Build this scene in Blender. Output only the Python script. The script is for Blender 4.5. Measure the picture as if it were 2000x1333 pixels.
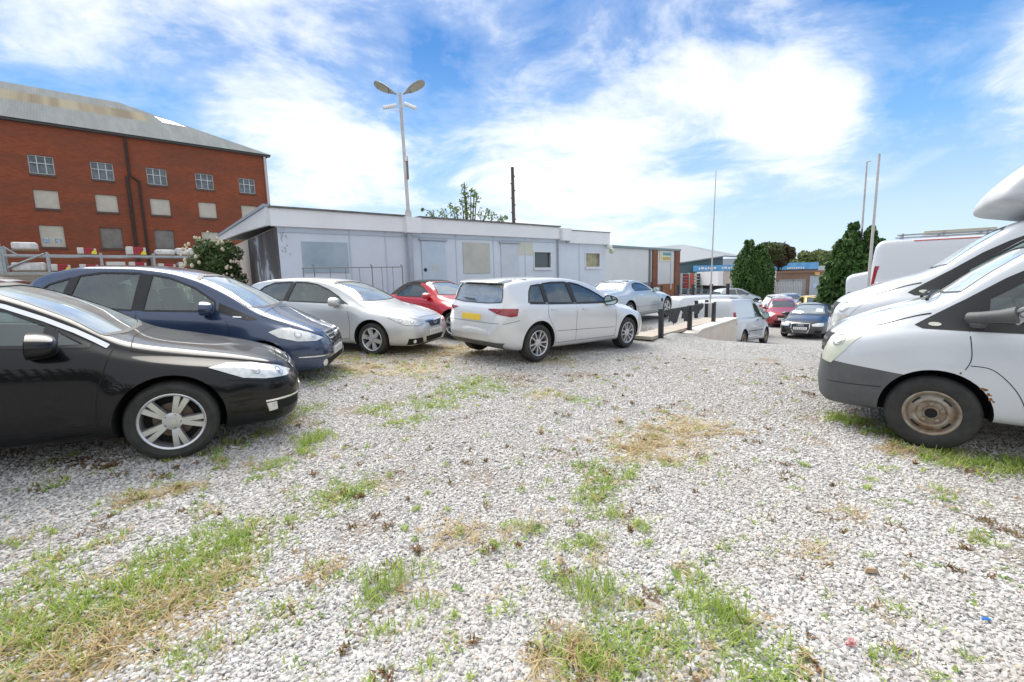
import bpy, bmesh, math, random
import numpy as np
from mathutils import Vector, Matrix
from mathutils.bvhtree import BVHTree
PI = math.pi
R = math.radians
random.seed(5)
rng = np.random.default_rng(5)
for o in list(bpy.data.objects):
    bpy.data.objects.remove(o)
S = bpy.context.scene
COL = S.collection

# ---------------------------------------------------------------- camera
EYE = 1.48
PITCH = math.atan(900 / 6640.)
ROLL = R(1.47)
cam_d = bpy.data.cameras.new('camera')
cam = bpy.data.objects.new('camera', cam_d)
COL.objects.link(cam)
S.camera = cam
cam_d.sensor_width = 36
cam_d.lens = 900 / 2000 * 36
cam_d.clip_start = 0.05
cam_d.clip_end = 3000
_f = Vector((0, math.cos(PITCH), -math.sin(PITCH)))
_r0 = Vector((1, 0, 0))
_u0 = _r0.cross(_f)
_r = _r0 * math.cos(ROLL) - _u0 * math.sin(ROLL)
_u = _u0 * math.cos(ROLL) + _r0 * math.sin(ROLL)
_m = Matrix((_r, _u, -_f)).transposed().to_4x4()
_m.translation = Vector((0, 0, EYE))
cam.matrix_world = _m

# ---------------------------------------------------------------- light
S.view_settings.view_transform = 'Standard'
S.view_settings.look = 'None'
S.view_settings.exposure = 1.8
S.view_settings.gamma = 1
SUN_EL, SUN_AZ = R(52), R(-25)       # azimuth from +Y towards +X
sun_d = bpy.data.lights.new('sun', 'SUN')
sun_d.energy = 1.5
sun_d.angle = R(50)
sun_d.color = (1, .95, .86)
sun = bpy.data.objects.new('sun', sun_d)
COL.objects.link(sun)
_sd = Vector((math.sin(SUN_AZ) * math.cos(SUN_EL), math.cos(SUN_AZ) * math.cos(SUN_EL), math.sin(SUN_EL)))
sun.rotation_euler = (-_sd).to_track_quat('-Z', 'Y').to_euler()
sun.location = _sd * 40
S.cycles.use_adaptive_sampling = True
S.cycles.max_bounces = 8
S.cycles.transparent_max_bounces = 12
S.render.film_transparent = False

# ---------------------------------------------------------------- node helpers
class NT:
    def __init__(self, tree):
        self.t = tree
        self.n = tree.nodes
        self.l = tree.links
    def new(self, typ, **kw):
        nd = self.n.new(typ)
        for k, v in kw.items():
            if k == 'inp':
                for i, val in v.items():
                    s = nd.inputs[i]
                    if hasattr(val, 'is_linked') or isinstance(val, bpy.types.NodeSocket):
                        self.l.new(val, s)
                    else:
                        s.default_value = val
            else:
                setattr(nd, k, v)
        return nd
    def math(self, op, a, b=0, c=None, clamp=False):
        inp = {0: a, 1: b}
        if c is not None:
            inp[2] = c
        return self.new('ShaderNodeMath', operation=op, use_clamp=clamp, inp=inp).outputs[0]
    def vmath(self, op, a, b=(0, 0, 0), out=0):
        return self.new('ShaderNodeVectorMath', operation=op, inp={0: a, 1: b}).outputs[out]
    def ramp(self, fac, stops, interp='LINEAR'):
        nd = self.new('ShaderNodeValToRGB', inp={0: fac})
        cr = nd.color_ramp
        cr.interpolation = interp
        while len(cr.elements) < len(stops):
            cr.elements.new(.5)
        for e, (p, c) in zip(cr.elements, stops):
            e.position = p
            e.color = (c, c, c, 1) if isinstance(c, (int, float)) else (*c, 1)
        return nd.outputs[0]
    def mix(self, fac, a, b, blend='MIX'):
        def c4(v):
            return (*v, 1) if isinstance(v, tuple) and len(v) == 3 else v
        nd = self.new('ShaderNodeMix', data_type='RGBA', blend_type=blend, inp={0: fac, 6: c4(a), 7: c4(b)})
        return nd.outputs[2]
    def noise(self, vec, scale, detail=3, rough=.5, dist=0):
        return self.new('ShaderNodeTexNoise', inp={'Vector': vec, 'Scale': scale, 'Detail': detail, 'Roughness': rough, 'Distortion': dist}).outputs[0]

# ---------------------------------------------------------------- sky
wd = bpy.data.worlds.new('World')
S.world = wd
wd.use_nodes = True
w = NT(wd.node_tree)
w.n.clear()
sky = w.new('ShaderNodeTexSky', sky_type='NISHITA')
sky.sun_disc = False
sky.sun_elevation = SUN_EL
sky.sun_rotation = SUN_AZ
sky.air_density = 1.0
sky.dust_density = .6
sky.ozone_density = 1.5
tc = w.new('ShaderNodeTexCoord').outputs['Generated']
nrm = w.vmath('NORMALIZE', tc)
sep = w.new('ShaderNodeSeparateXYZ', inp={0: nrm})
dz = w.math('MAXIMUM', sep.outputs[2], .0)
# clouds live on a flat layer overhead: direction / (z + c)
den = w.math('ADD', dz, .22)
plane = w.vmath('DIVIDE', nrm, w.new('ShaderNodeCombineXYZ', inp={0: den, 1: den, 2: 1.0}).outputs[0])
n1 = w.noise(plane, 1.3, 9, .62, .55)
n2 = w.noise(w.vmath('ADD', plane, (7.3, 2.1, 0)), 3.4, 6, .6, .5)
dens = w.math('MULTIPLY_ADD', n2, .34, w.math('MULTIPLY', n1, .72))
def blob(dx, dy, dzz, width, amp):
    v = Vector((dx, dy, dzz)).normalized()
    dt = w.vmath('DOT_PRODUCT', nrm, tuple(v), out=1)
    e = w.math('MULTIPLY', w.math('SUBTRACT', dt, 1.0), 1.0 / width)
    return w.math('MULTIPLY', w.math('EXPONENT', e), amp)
BLOBS = [(.08, 1, .23, .018, .30), (-.40, 1, .30, .014, .20), (.56, 1, .36, .008, .30), (.66, 1, .27, .005, .16), (.30, 1, .36, .006, .12), (1.1, 1, .42, .006, .18), (-.85, 1, .62, .02, .12), (1.0, 1, .30, .015, .06), (.32, 1, .12, .010, .09),
         (-.9, 1, .62, .05, .06), (-.25, 1, .62, .03, .04), (.80, 1, .50, .018, -.13), (.06, 1, .55, .012, -.12), (-.17, 1, .43, .006, -.10), (-.6, 1, .40, .012, -.07),
         (.55, 1, .10, .012, -.14), (-.9, 1, .25, .03, -.04), (.95, 1, .12, .02, -.08),
         (0, .05, 1, .22, .34), (0, -1, .25, .55, .42)]  # unseen clouds overhead and behind the camera, added to whiten the ambient light
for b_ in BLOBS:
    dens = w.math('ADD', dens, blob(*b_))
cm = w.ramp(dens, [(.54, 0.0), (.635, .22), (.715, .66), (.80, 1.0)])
# the blue: Nishita pulled to the photograph's clean blue, paler towards the horizon
blue = w.mix(.85, sky.outputs[0], w.ramp(dz, [(0, (3.9, 4.9, 6.0)), (.10, (3.2, 4.3, 5.9)), (.24, (1.2, 2.85, 5.3)), (.42, (.16, 1.35, 3.9))]))
cloud = w.mix(n2, (5.2, 5.6, 6.2), (6.1, 6.2, 6.35))
col = w.mix(cm, blue, cloud)
bg = w.new('ShaderNodeBackground', inp={0: col, 1: .055})
w.new('ShaderNodeOutputWorld', inp={0: bg.outputs[0]})

# ---------------------------------------------------------------- object helpers
def tag(o, label=None, cat=None, group=None, kind=None):
    if label: o['label'] = label
    if cat: o['category'] = cat
    if group: o['group'] = group
    if kind: o['kind'] = kind
    return o

def thing(name, label, cat, loc=(0, 0, 0), rz=0, group=None, mw=None):
    o = bpy.data.objects.new(name, None)
    COL.objects.link(o)
    o.empty_display_size = .2
    if mw is not None:
        o.matrix_world = mw
    else:
        o.location = loc
        o.rotation_euler = (0, 0, rz)
    return tag(o, label, cat, group)

def mesh_obj(name, me, m=None, parent=None, smooth=None):
    if m is not None:
        for x in (m if isinstance(m, (list, tuple)) else [m]):
            me.materials.append(x)
    if smooth is not None:
        me.shade_smooth() if hasattr(me, 'shade_smooth') else me.polygons.foreach_set('use_smooth', [True] * len(me.polygons))
        if smooth < 180:
            me.set_sharp_from_angle(angle=R(smooth))
    o = bpy.data.objects.new(name, me)
    COL.objects.link(o)
    if parent is not None:
        o.parent = parent
    return o

class MB:
    """collects simple shapes into one mesh"""
    def __init__(s):
        s.v = []; s.f = []; s.mi = []
    def add(s, vs, fs, mi=0):
        b = len(s.v)
        s.v.extend([tuple(v) for v in vs])
        s.f.extend([tuple(i + b for i in f) for f in fs])
        s.mi.extend([mi] * len(fs))
        return s
    def box(s, c, d, rz=0, mi=0, M=None):
        hx, hy, hz = d[0] / 2, d[1] / 2, d[2] / 2
        vs = [Vector((x, y, z)) for x in (-hx, hx) for y in (-hy, hy) for z in (-hz, hz)]
        rot = Matrix.Rotation(rz, 3, 'Z') if M is None else M
        vs = [rot @ v + Vector(c) for v in vs]
        return s.add(vs, [(0, 1, 3, 2), (4, 6, 7, 5), (0, 4, 5, 1), (2, 3, 7, 6), (0, 2, 6, 4), (1, 5, 7, 3)], mi)
    def tube(s, pts, r, n=8, mi=0, cap=True):
        pts = [Vector(p) for p in pts]
        rs = r if isinstance(r, (list, tuple)) else [r] * len(pts)
        rings = []
        prev = None
        for i, p in enumerate(pts):
            t = (pts[min(i + 1, len(pts) - 1)] - pts[max(i - 1, 0)]).normalized()
            a = prev if prev is not None else (Vector((0, 0, 1)) if abs(t.z) < .9 else Vector((1, 0, 0)))
            x = (a - t * a.dot(t)).normalized()
            prev = x
            y = t.cross(x)
            rings.append([p + (x * math.cos(2 * PI * k / n) + y * math.sin(2 * PI * k / n)) * rs[i] for k in range(n)])
        vs = [v for g in rings for v in g]
        fs = []
        for i in range(len(pts) - 1):
            for k in range(n):
                fs.append((i * n + k, i * n + (k + 1) % n, (i + 1) * n + (k + 1) % n, (i + 1) * n + k))
        if cap:
            fs.append(tuple(range(n - 1, -1, -1)))
            fs.append(tuple((len(pts) - 1) * n + k for k in range(n)))
        return s.add(vs, fs, mi)
    def lathe(s, prof, n=32, axis='y', c=(0, 0, 0), mi=0, M=None):
        vs = []
        for (r, h) in prof:
            for k in range(n):
                a = 2 * PI * k / n
                if axis == 'y': p = (r * math.cos(a), h, r * math.sin(a))
                elif axis == 'z': p = (r * math.cos(a), r * math.sin(a), h)
                else: p = (h, r * math.cos(a), r * math.sin(a))
                p = Vector(p)
                if M is not None: p = M @ p
                vs.append(p + Vector(c))
        fs = []
        for i in range(len(prof) - 1):
            for k in range(n):
                fs.append((i * n + k, i * n + (k + 1) % n, (i + 1) * n + (k + 1) % n, (i + 1) * n + k))
        return s.add(vs, fs, mi)
    def prism(s, poly, h0, h1, M=None, mi=0):
        """poly (a,b) extruded along third axis; M maps (a,b,h)->xyz"""
        n = len(poly)
        vs = [Vector((a, b, h)) for h in (h0, h1) for a, b in poly]
        if M is not None: vs = [M @ v for v in vs]
        fs = [tuple(range(n - 1, -1, -1)), tuple(range(n, 2 * n))]
        fs += [(i, (i + 1) % n, n + (i + 1) % n, n + i) for i in range(n)]
        return s.add(vs, fs, mi)
    def mesh(s, name, fix=True):
        me = bpy.data.meshes.new(name)
        me.from_pydata(s.v, [], s.f)
        me.polygons.foreach_set('material_index', s.mi)
        if fix:
            bm = bmesh.new(); bm.from_mesh(me)
            bmesh.ops.recalc_face_normals(bm, faces=bm.faces)
            bm.to_mesh(me); bm.free()
        me.update()
        return me
    def build(s, name, m, parent=None, smooth=None, bevel=0, seg=2):
        me = s.mesh(name)
        if bevel:
            bm = bmesh.new(); bm.from_mesh(me)
            es = [e for e in bm.edges if len(e.link_faces) == 2 and e.calc_face_angle(0) > .5]
            bmesh.ops.bevel(bm, geom=es, offset=bevel, segments=seg, affect='EDGES', profile=.6)
            bm.to_mesh(me); bm.free()
            smooth = smooth or 40
        return mesh_obj(name, me, m, parent, smooth)

XY = Matrix.Identity(3)
def frame_m(o, ax, up=(0, 0, 1)):
    """4x4 with local x along ax (horizontal), local y = up, local z = outward normal (ax x up)"""
    ax = Vector(ax).normalized(); up = Vector(up)
    nz = ax.cross(up)
    m = Matrix((ax, up, nz)).transposed().to_4x4()
    m.translation = Vector(o)
    return m

# ---------------------------------------------------------------- materials
MATS = {}
def mat(name, color, rough=.6, metal=0, coat=0, vary=0, vscale=3, bump=0, bscale=40, spec=.5, color2=None, obj=True, stretch=None, trans=0, coatr=.04):
    if name in MATS: return MATS[name]
    m = bpy.data.materials.new(name)
    m.use_nodes = True
    t = NT(m.node_tree)
    t.n.clear()
    b = t.new('ShaderNodeBsdfPrincipled')
    t.new('ShaderNodeOutputMaterial', inp={0: b.outputs[0]})
    b.inputs['Roughness'].default_value = rough
    b.inputs['Metallic'].default_value = metal
    b.inputs['Coat Weight'].default_value = coat
    b.inputs['Coat Roughness'].default_value = coatr
    b.inputs['Specular IOR Level'].default_value = spec
    co = t.new('ShaderNodeTexCoord').outputs['Object']
    if stretch: co = t.vmath('MULTIPLY', co, stretch)
    c2 = color2 or tuple(x * (1 - vary) for x in color)
    if vary or color2:
        f = t.ramp(t.noise(co, vscale, 6, .62), [(.35, 0.0), (.68, 1.0)])
        t.l.new(t.mix(f, color, c2), b.inputs['Base Color'])
        rr = t.math('MULTIPLY_ADD', t.noise(co, vscale * 2.3, 3), .25 * rough + .02, rough * .88)
        t.l.new(rr, b.inputs['Roughness'])
    else:
        b.inputs['Base Color'].default_value = (*color, 1)
    if bump:
        bp = t.new('ShaderNodeBump', inp={'Strength': bump, 'Distance': .02, 'Height': t.noise(co, bscale, 5, .6)})
        t.l.new(bp.outputs[0], b.inputs['Normal'])
    MATS[name] = m
    return m

def paint(name, color, metal=.0, rough=.35, dirt=.12, coat=1, spec=.5):
    """car paint: base, clear coat, a light film of dust that is heavier low down"""
    if name in MATS: return MATS[name]
    m = bpy.data.materials.new(name)
    m.use_nodes = True
    t = NT(m.node_tree); t.n.clear()
    b = t.new('ShaderNodeBsdfPrincipled')
    t.new('ShaderNodeOutputMaterial', inp={0: b.outputs[0]})
    co = t.new('ShaderNodeTexCoord').outputs['Object']
    z = t.new('ShaderNodeSeparateXYZ', inp={0: co}).outputs[2]
    low = t.new('ShaderNodeMapRange', inp={0: z, 1: .62, 2: .18, 3: 0.0, 4: 1.0}).outputs[0]
    nn = t.noise(co, 5, 6, .65)
    film = t.math('MULTIPLY', t.math('MULTIPLY_ADD', low, .6, .12), t.ramp(nn, [(.3, .15), (.75, 1.0)]), clamp=True)
    film = t.math('MULTIPLY', film, dirt * 3)
    t.l.new(t.mix(film, color, (.24, .22, .19)), b.inputs['Base Color'])
    t.l.new(t.math('MULTIPLY_ADD', film, .5, rough), b.inputs['Roughness'])
    b.inputs['Metallic'].default_value = metal
    b.inputs['Coat Weight'].default_value = coat
    b.inputs['Specular IOR Level'].default_value = spec
    t.l.new(t.math('MULTIPLY_ADD', film, .45, .035), b.inputs['Coat Roughness'])
    MATS[name] = m
    return m

def glass(name, tint=(.55, .68, .66), refl=.12, dark=.35, dust_sheen0=.02, dust_sheen1=.10, dcol=(.35, .36, .34)):
    """car glass: tinted see-through sheet with a strong sky reflection"""
    if name in MATS: return MATS[name]
    m = bpy.data.materials.new(name)
    m.use_nodes = True
    t = NT(m.node_tree); t.n.clear()
    tr = t.new('ShaderNodeBsdfTransparent', inp={0: (*[c * dark for c in tint], 1)})
    gl = t.new('ShaderNodeBsdfGlossy', inp={0: (.95, .98, 1, 1), 'Roughness': .03})
    df = t.new('ShaderNodeBsdfDiffuse', inp={0: (*dcol, 1)})
    lw = t.new('ShaderNodeFresnel', inp={0: 1.5}).outputs[0]
    fac = t.math('MULTIPLY_ADD', lw, 1.35, refl, clamp=True)
    mx = t.new('ShaderNodeMixShader', inp={0: fac, 1: tr.outputs[0], 2: gl.outputs[0]})
    co = t.new('ShaderNodeTexCoord').outputs['Object']
    dust = t.ramp(t.noise(co, 4, 5, .6), [(.35, dust_sheen0), (.8, dust_sheen1)])  # dust film; on windscreens it also holds the painted sky sheen
    mx2 = t.new('ShaderNodeMixShader', inp={0: dust, 1: mx.outputs[0], 2: df.outputs[0]})
    t.new('ShaderNodeOutputMaterial', inp={0: mx2.outputs[0]})
    MATS[name] = m
    return m

def window_mat(name, col=(.02, .03, .035), rough=.08):
    return mat(name, col, rough, 0, 1, spec=.8)

M_RUB = mat('tyre_rubber', (.022, .022, .022), .75, vary=.3, vscale=9, color2=(.045, .042, .038))
M_BLK = mat('black_plastic', (.018, .018, .019), .5, vary=.2)
M_GREYPL = mat('grey_plastic', (.075, .08, .084), .55, vary=.25, color2=(.11, .112, .11), bump=.1, bscale=300)
M_DARK = mat('dark_cavity', (.008, .008, .008), .9)
M_CHROME = mat('chrome', (.82, .83, .85), .12, 1)
M_ALLOY = mat('alloy', (.62, .63, .64), .32, .75, .4, vary=.12, vscale=14)
M_STEELW = mat('rusty_steel_wheel', (.40, .37, .31), .6, .2, vary=.3, vscale=9, color2=(.22, .13, .07), bump=.2, bscale=60)
M_LAMP = mat('lamp_lens', (.80, .80, .77), .12, .25, 1, vary=.3, vscale=16, color2=(.55, .56, .55))
M_LAMPY = mat('yellowed_lens', (.66, .68, .58), .3, .05, .8, vary=.3, vscale=5, color2=(.50, .52, .42))
M_RED = mat('red_lens', (.36, .012, .02), .15, 0, 1, vary=.5, vscale=12)
def plate_mat():
    m = bpy.data.materials.new('white_plate'); m.use_nodes = True
    t = NT(m.node_tree); t.n.clear()
    b = t.new('ShaderNodeBsdfPrincipled'); b.inputs['Roughness'].default_value = .4
    t.new('ShaderNodeOutputMaterial', inp={0: b.outputs[0]})
    g = t.new('ShaderNodeSeparateXYZ', inp={0: t.new('ShaderNodeTexCoord').outputs['Generated']})
    n = t.noise(t.new('ShaderNodeTexCoord').outputs['Generated'], 7, 2)
    bars = t.math('GREATER_THAN', t.math('SINE', t.math('MULTIPLY_ADD', g.outputs[1], 44.0, t.math('MULTIPLY', n, 5.0))), -.1)
    mid = t.math('LESS_THAN', t.math('ABSOLUTE', t.math('SUBTRACT', g.outputs[2], .5)), .27)
    edge = t.math('LESS_THAN', t.math('ABSOLUTE', t.math('SUBTRACT', g.outputs[1], .5)), .44)
    k = t.math('MULTIPLY', t.math('MULTIPLY', bars, mid), t.math('MULTIPLY', edge, .55))
    t.l.new(t.mix(k, (.72, .73, .70), (.20, .21, .22)), b.inputs['Base Color'])
    MATS['white_plate'] = m
    return m
M_PLW = plate_mat()
M_PLY = mat('yellow_plate', (.80, .55, .05), .4, vary=.12)
M_SEAT = mat('seat_cloth', (.20, .205, .20), .85, vary=.3)
M_TRIMIN = mat('cabin_trim', (.09, .095, .095), .8)
M_GLASS = glass('clear_car_glass', tint=(.62, .80, .74), refl=.06, dark=1.0, dust_sheen0=.05, dust_sheen1=.13, dcol=(.42, .52, .49))
M_GLASSD = glass('dark_car_glass', refl=.08, dark=.22)
M_SCREEN = glass('windscreen_glass', tint=(.62, .78, .74), refl=.26, dark=.8, dust_sheen0=.22, dust_sheen1=.36, dcol=(.62, .68, .68))  # pale film paints the bright sky reflection into the glass, along with dust
M_MIRR = mat('mirror_face', (.45, .55, .55), .04, 1)
M_GLOSSW = window_mat('far_window')

# ---------------------------------------------------------------- ground height
def sm(a, b, x):
    t = np.clip((x - a) / (b - a), 0, 1)
    return t * t * (3 - 2 * t)
WALL_A = np.array([4.86, 12.1]); WALL_B = np.array([7.10, 14.65])
RAMP_O = np.array([4.94, 9.76]); RAMP_N = np.array([.59, .807])
WD = (WALL_B - WALL_A) / np.linalg.norm(WALL_B - WALL_A)
def plateau(x, y):
    p = -.1 - .037 * np.clip(x, -14, 9) + .012 * np.clip(y, -4, 20)
    k = sm(1.5, 3.5, x) * sm(9.8, 11.6, y + .55 * (x - 3.5))
    return p * (1 - k) + .02 * k
def ground_z(x, y):
    x = np.asarray(x, float); y = np.asarray(y, float)
    p = plateau(x, y)
    s = (x - RAMP_O[0]) * RAMP_N[0] + (y - RAMP_O[1]) * RAMP_N[1]
    drop = -.235 * np.clip(s, 0, None) ** 1.6 / (np.clip(s, 0, None) ** .6 + .5)
    low = -1.12 - .085 * np.clip(y - 15.2, -2, 3.5) - .012 * np.clip(y - 18.7, 0, 25)
    tt = (x - RAMP_O[0]) * RAMP_N[1] - (y - RAMP_O[1]) * RAMP_N[0]
    keep = sm(1.95, 3.3, tt) * (1 - sm(8, 12, s))                     # hard standing for the vans, right of the ramp
    r = np.maximum(p + drop, low) * (1 - keep) + (p - .02) * keep
    # terrace: left of the retaining wall the ground keeps its level up to the far edge
    side = (x - WALL_A[0]) * (-WD[1]) + (y - WALL_A[1]) * WD[0]      # >0 left of the wall
    along = (x - WALL_A[0]) * WD[0] + (y - WALL_A[1]) * WD[1]
    bank = sm(-.9, .1, side) * sm(.2, -1.2, along)                    # short bank before the wall starts
    t = np.where(along > 0, sm(-.12, .0, side), bank)
    far = 1 - sm(-.1, .1, (x - WALL_B[0]) * .89 + (y - WALL_B[1]) * .45)
    t = t * far
    t = np.where(x < 3.4, np.maximum(t, (1 - sm(3.0, 3.4, x)) * far), t)
    return r * (1 - t) + p * t

def place(x, y, th, dz=0, pitch=0):
    """matrix that stands a vehicle on the sloping ground at x, y with heading th"""
    c, s_ = math.cos(th), math.sin(th)
    def gz(a, b): return float(ground_z(a, b))
    L, Wd = 1.3, .75
    zf, zb_ = gz(x + c * L, y + s_ * L), gz(x - c * L, y - s_ * L)
    zl, zr = gz(x - s_ * Wd, y + c * Wd), gz(x + s_ * Wd, y - c * Wd)
    fx = Vector((c * 2 * L, s_ * 2 * L, zf - zb_ + pitch * 2 * L)).normalized()
    ly = Vector((-s_ * 2 * Wd, c * 2 * Wd, zl - zr)).normalized()
    up = fx.cross(ly).normalized()
    ly = up.cross(fx)
    m = Matrix((fx, ly, up)).transposed().to_4x4()
    m.translation = Vector((x, y, (zf + zb_ + zl + zr) / 4 + dz))
    return m

# ---------------------------------------------------------------- vehicle builder
def pch(pts, xs):
    p = sorted(pts)
    X = np.array([q[0] for q in p], float); Y = np.array([q[1] for q in p], float)
    h = np.diff(X); d = np.diff(Y) / h
    m = np.zeros(len(X))
    for i in range(1, len(X) - 1):
        if d[i - 1] * d[i] > 0:
            w1 = 2 * h[i] + h[i - 1]; w2 = h[i] + 2 * h[i - 1]
            m[i] = (w1 + w2) / (w1 / d[i - 1] + w2 / d[i])
    m[0] = d[0]; m[-1] = d[-1]
    xs = np.clip(xs, X[0], X[-1])
    i = np.clip(np.searchsorted(X, xs) - 1, 0, len(h) - 1)
    t = (xs - X[i]) / h[i]
    return ((1 + 2 * t) * (1 - t) ** 2 * Y[i] + t * (1 - t) ** 2 * h[i] * m[i] + t * t * (3 - 2 * t) * Y[i + 1] + t * t * (t - 1) * h[i] * m[i + 1])

def bspline(P, n):
    P = np.array(P, float)
    P = np.vstack([P[0], P[0], P, P[-1], P[-1]])
    k = len(P) - 3
    u = np.linspace(0, k - 1e-6, n)
    i = u.astype(int); t = (u - i)[:, None]
    return ((1 - t) ** 3 * P[i] + (3 * t ** 3 - 6 * t ** 2 + 4) * P[i + 1] + (-3 * t ** 3 + 3 * t ** 2 + 3 * t + 1) * P[i + 2] + t ** 3 * P[i + 3]) / 6

def section(sp, x, n=40):
    zt = float(pch(sp['top'], x)); zb = float(pch(sp['bot'], x)); hw = float(pch(sp['hw'], x))
    zs = float(pch(sp['belt'], x)); rw = float(pch(sp['rw'], x))
    H_ = max(zt - zb, .02)
    zs = min(zs, zb + .82 * H_)
    rw = min(rw, hw * .93)
    hu = max(zt - zs, .005)
    e = min(1, (zs - zb) / .5)
    er = sp.get('edge', .09)
    P = [(0, zb), (hw * .8, zb), (hw - .05 * e, zb + .03 * e), (hw - .018 * e, zb + .12 * e),
         (hw, zb + .5 * (zs - zb)), (hw - .006, zs - .15 * e), (hw - .022, zs - .05 * e),
         (hw - .035 - .02 * e, zs - .005), (hw - .06 - .01 * e, zs + .012 * min(1, hu / .1)),
         ((hw - .07) * .55 + rw * .45 + .012, zs + .48 * (hu - min(er, .5 * hu)) + .0),
         (rw + .012, zt - min(er, .5 * hu)), (rw - .012, zt - min(er * .45, .28 * hu)), (rw - .09, zt - min(.022, .12 * hu)),
         (rw * .5, zt - .004), (0, zt)]
    return bspline(P, n)

def body_mesh(sp, res=1.0):
    xr, xf = sp['x']
    L = xf - xr
    a = 1 - np.cos(np.linspace(0, PI / 2, int(12 * res)))
    st = np.concatenate([xr + a * .32, np.arange(xr + .40, xf - .36, .075 / res), (xf - a * .32)[::-1]])
    st = np.unique(np.round(st, 4))
    n = int(38 * res)
    V = []; 
    for x in st:
        h = section(sp, x, n)
        ring = [(x, -y, z) for y, z in h] + [(x, y, z) for y, z in h[-2:0:-1]]
        V.append(ring)
    V = np.array(V)
    k = V.shape[1]
    # flared wheel arches
    for wx in sp['axles']:
        fr = sp.get('arch', sp['wr'] + .045)
        d = np.hypot(V[..., 0] - wx, V[..., 2] - sp['wr'])
        side = np.abs(V[..., 1])
        fl = sp.get('flare', .018) * np.exp(-((d - fr) / .10) ** 2) * (side > .55) * (V[..., 2] < np.array([pch(sp['belt'], V[..., 0].ravel())]).reshape(d.shape) + .02)
        V[..., 1] += np.sign(V[..., 1]) * fl
    f = []
    ns = len(st)
    for i in range(ns - 1):
        for j in range(k):
            f.append((i * k + j, i * k + (j + 1) % k, (i + 1) * k + (j + 1) % k, (i + 1) * k + j))
    f.append(tuple(range(k - 1, -1, -1)))
    f.append(tuple((ns - 1) * k + j for j in range(k)))
    me = bpy.data.meshes.new('body')
    me.from_pydata(V.reshape(-1, 3).tolist(), [], f)
    bm = bmesh.new(); bm.from_mesh(me)
    bmesh.ops.recalc_face_normals(bm, faces=bm.faces)
    bm.to_mesh(me); bm.free()
    return me

def boolean(me, cutters):
    """exact difference of a list of (mesh) from me"""
    o = bpy.data.objects.new('tmp', me); COL.objects.link(o)
    tmp = []
    for c in cutters:
        co = bpy.data.objects.new('tmpc', c); COL.objects.link(co); tmp.append(co)
        md = o.modifiers.new('b', 'BOOLEAN')
        md.operation = 'DIFFERENCE'; md.object = co; md.solver = 'EXACT'
        md.material_mode = 'TRANSFER'
    dg = bpy.context.evaluated_depsgraph_get()
    dg.update()
    out = bpy.data.meshes.new_from_object(o.evaluated_get(dg))
    for t_ in tmp: bpy.data.objects.remove(t_)
    bpy.data.objects.remove(o)
    return out

def clip_grid(poly, step):
    """2-D polygon filled with a grid of cells -> verts, faces"""
    bm = bmesh.new()
    vs = [bm.verts.new((a, b, 0)) for a, b in poly]
    bm.faces.new(vs)
    xs = [p[0] for p in poly]; ys = [p[1] for p in poly]
    for ax, (lo, hi) in ((0, (min(xs), max(xs))), (1, (min(ys), max(ys)))):
        n = max(1, int(math.ceil((hi - lo) / step)))
        for i in range(1, n):
            c = lo + (hi - lo) * i / n
            no = Vector((1, 0, 0)) if ax == 0 else Vector((0, 1, 0))
            co = no * c
            bmesh.ops.bisect_plane(bm, geom=bm.verts[:] + bm.edges[:] + bm.faces[:], plane_co=co, plane_no=no)
    bmesh.ops.remove_doubles(bm, verts=bm.verts, dist=1e-5)
    V = [tuple(v.co)[:2] for v in bm.verts]
    bm.verts.index_update()
    F = [tuple(v.index for v in f.verts) for f in bm.faces]
    bm.free()
    return V, F

def smooth_poly(pts, n=4, closed=True):
    """round a polygon's corners a little with Catmull-Rom sampling"""
    P = [Vector(p) for p in pts]
    out = []
    N = len(P)
    for i in range(N if closed else N - 1):
        p0, p1, p2, p3 = P[(i - 1) % N] if closed or i else P[0], P[i], P[(i + 1) % N], P[(i + 2) % N] if closed or i < N - 2 else P[-1]
        for k in range(n):
            t = k / n
            out.append(.5 * ((2 * p1) + (-p0 + p2) * t + (2 * p0 - 5 * p1 + 4 * p2 - p3) * t * t + (-p0 + 3 * p1 - 3 * p2 + p3) * t ** 3))
    if not closed: out.append(P[-1])
    return out

def chamfer(pts, r):
    P = [Vector(p) for p in pts]; out = []
    N = len(P)
    for i in range(N):
        a, b, c = P[i - 1], P[i], P[(i + 1) % N]
        ra = min(r, (a - b).length * .4); rc = min(r, (c - b).length * .4)
        p, q = b + (a - b).normalized() * ra, b + (c - b).normalized() * rc
        for t in (0, .33, .67, 1):
            out.append((1 - t) ** 2 * p + 2 * t * (1 - t) * b + t * t * q)
    return out

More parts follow.
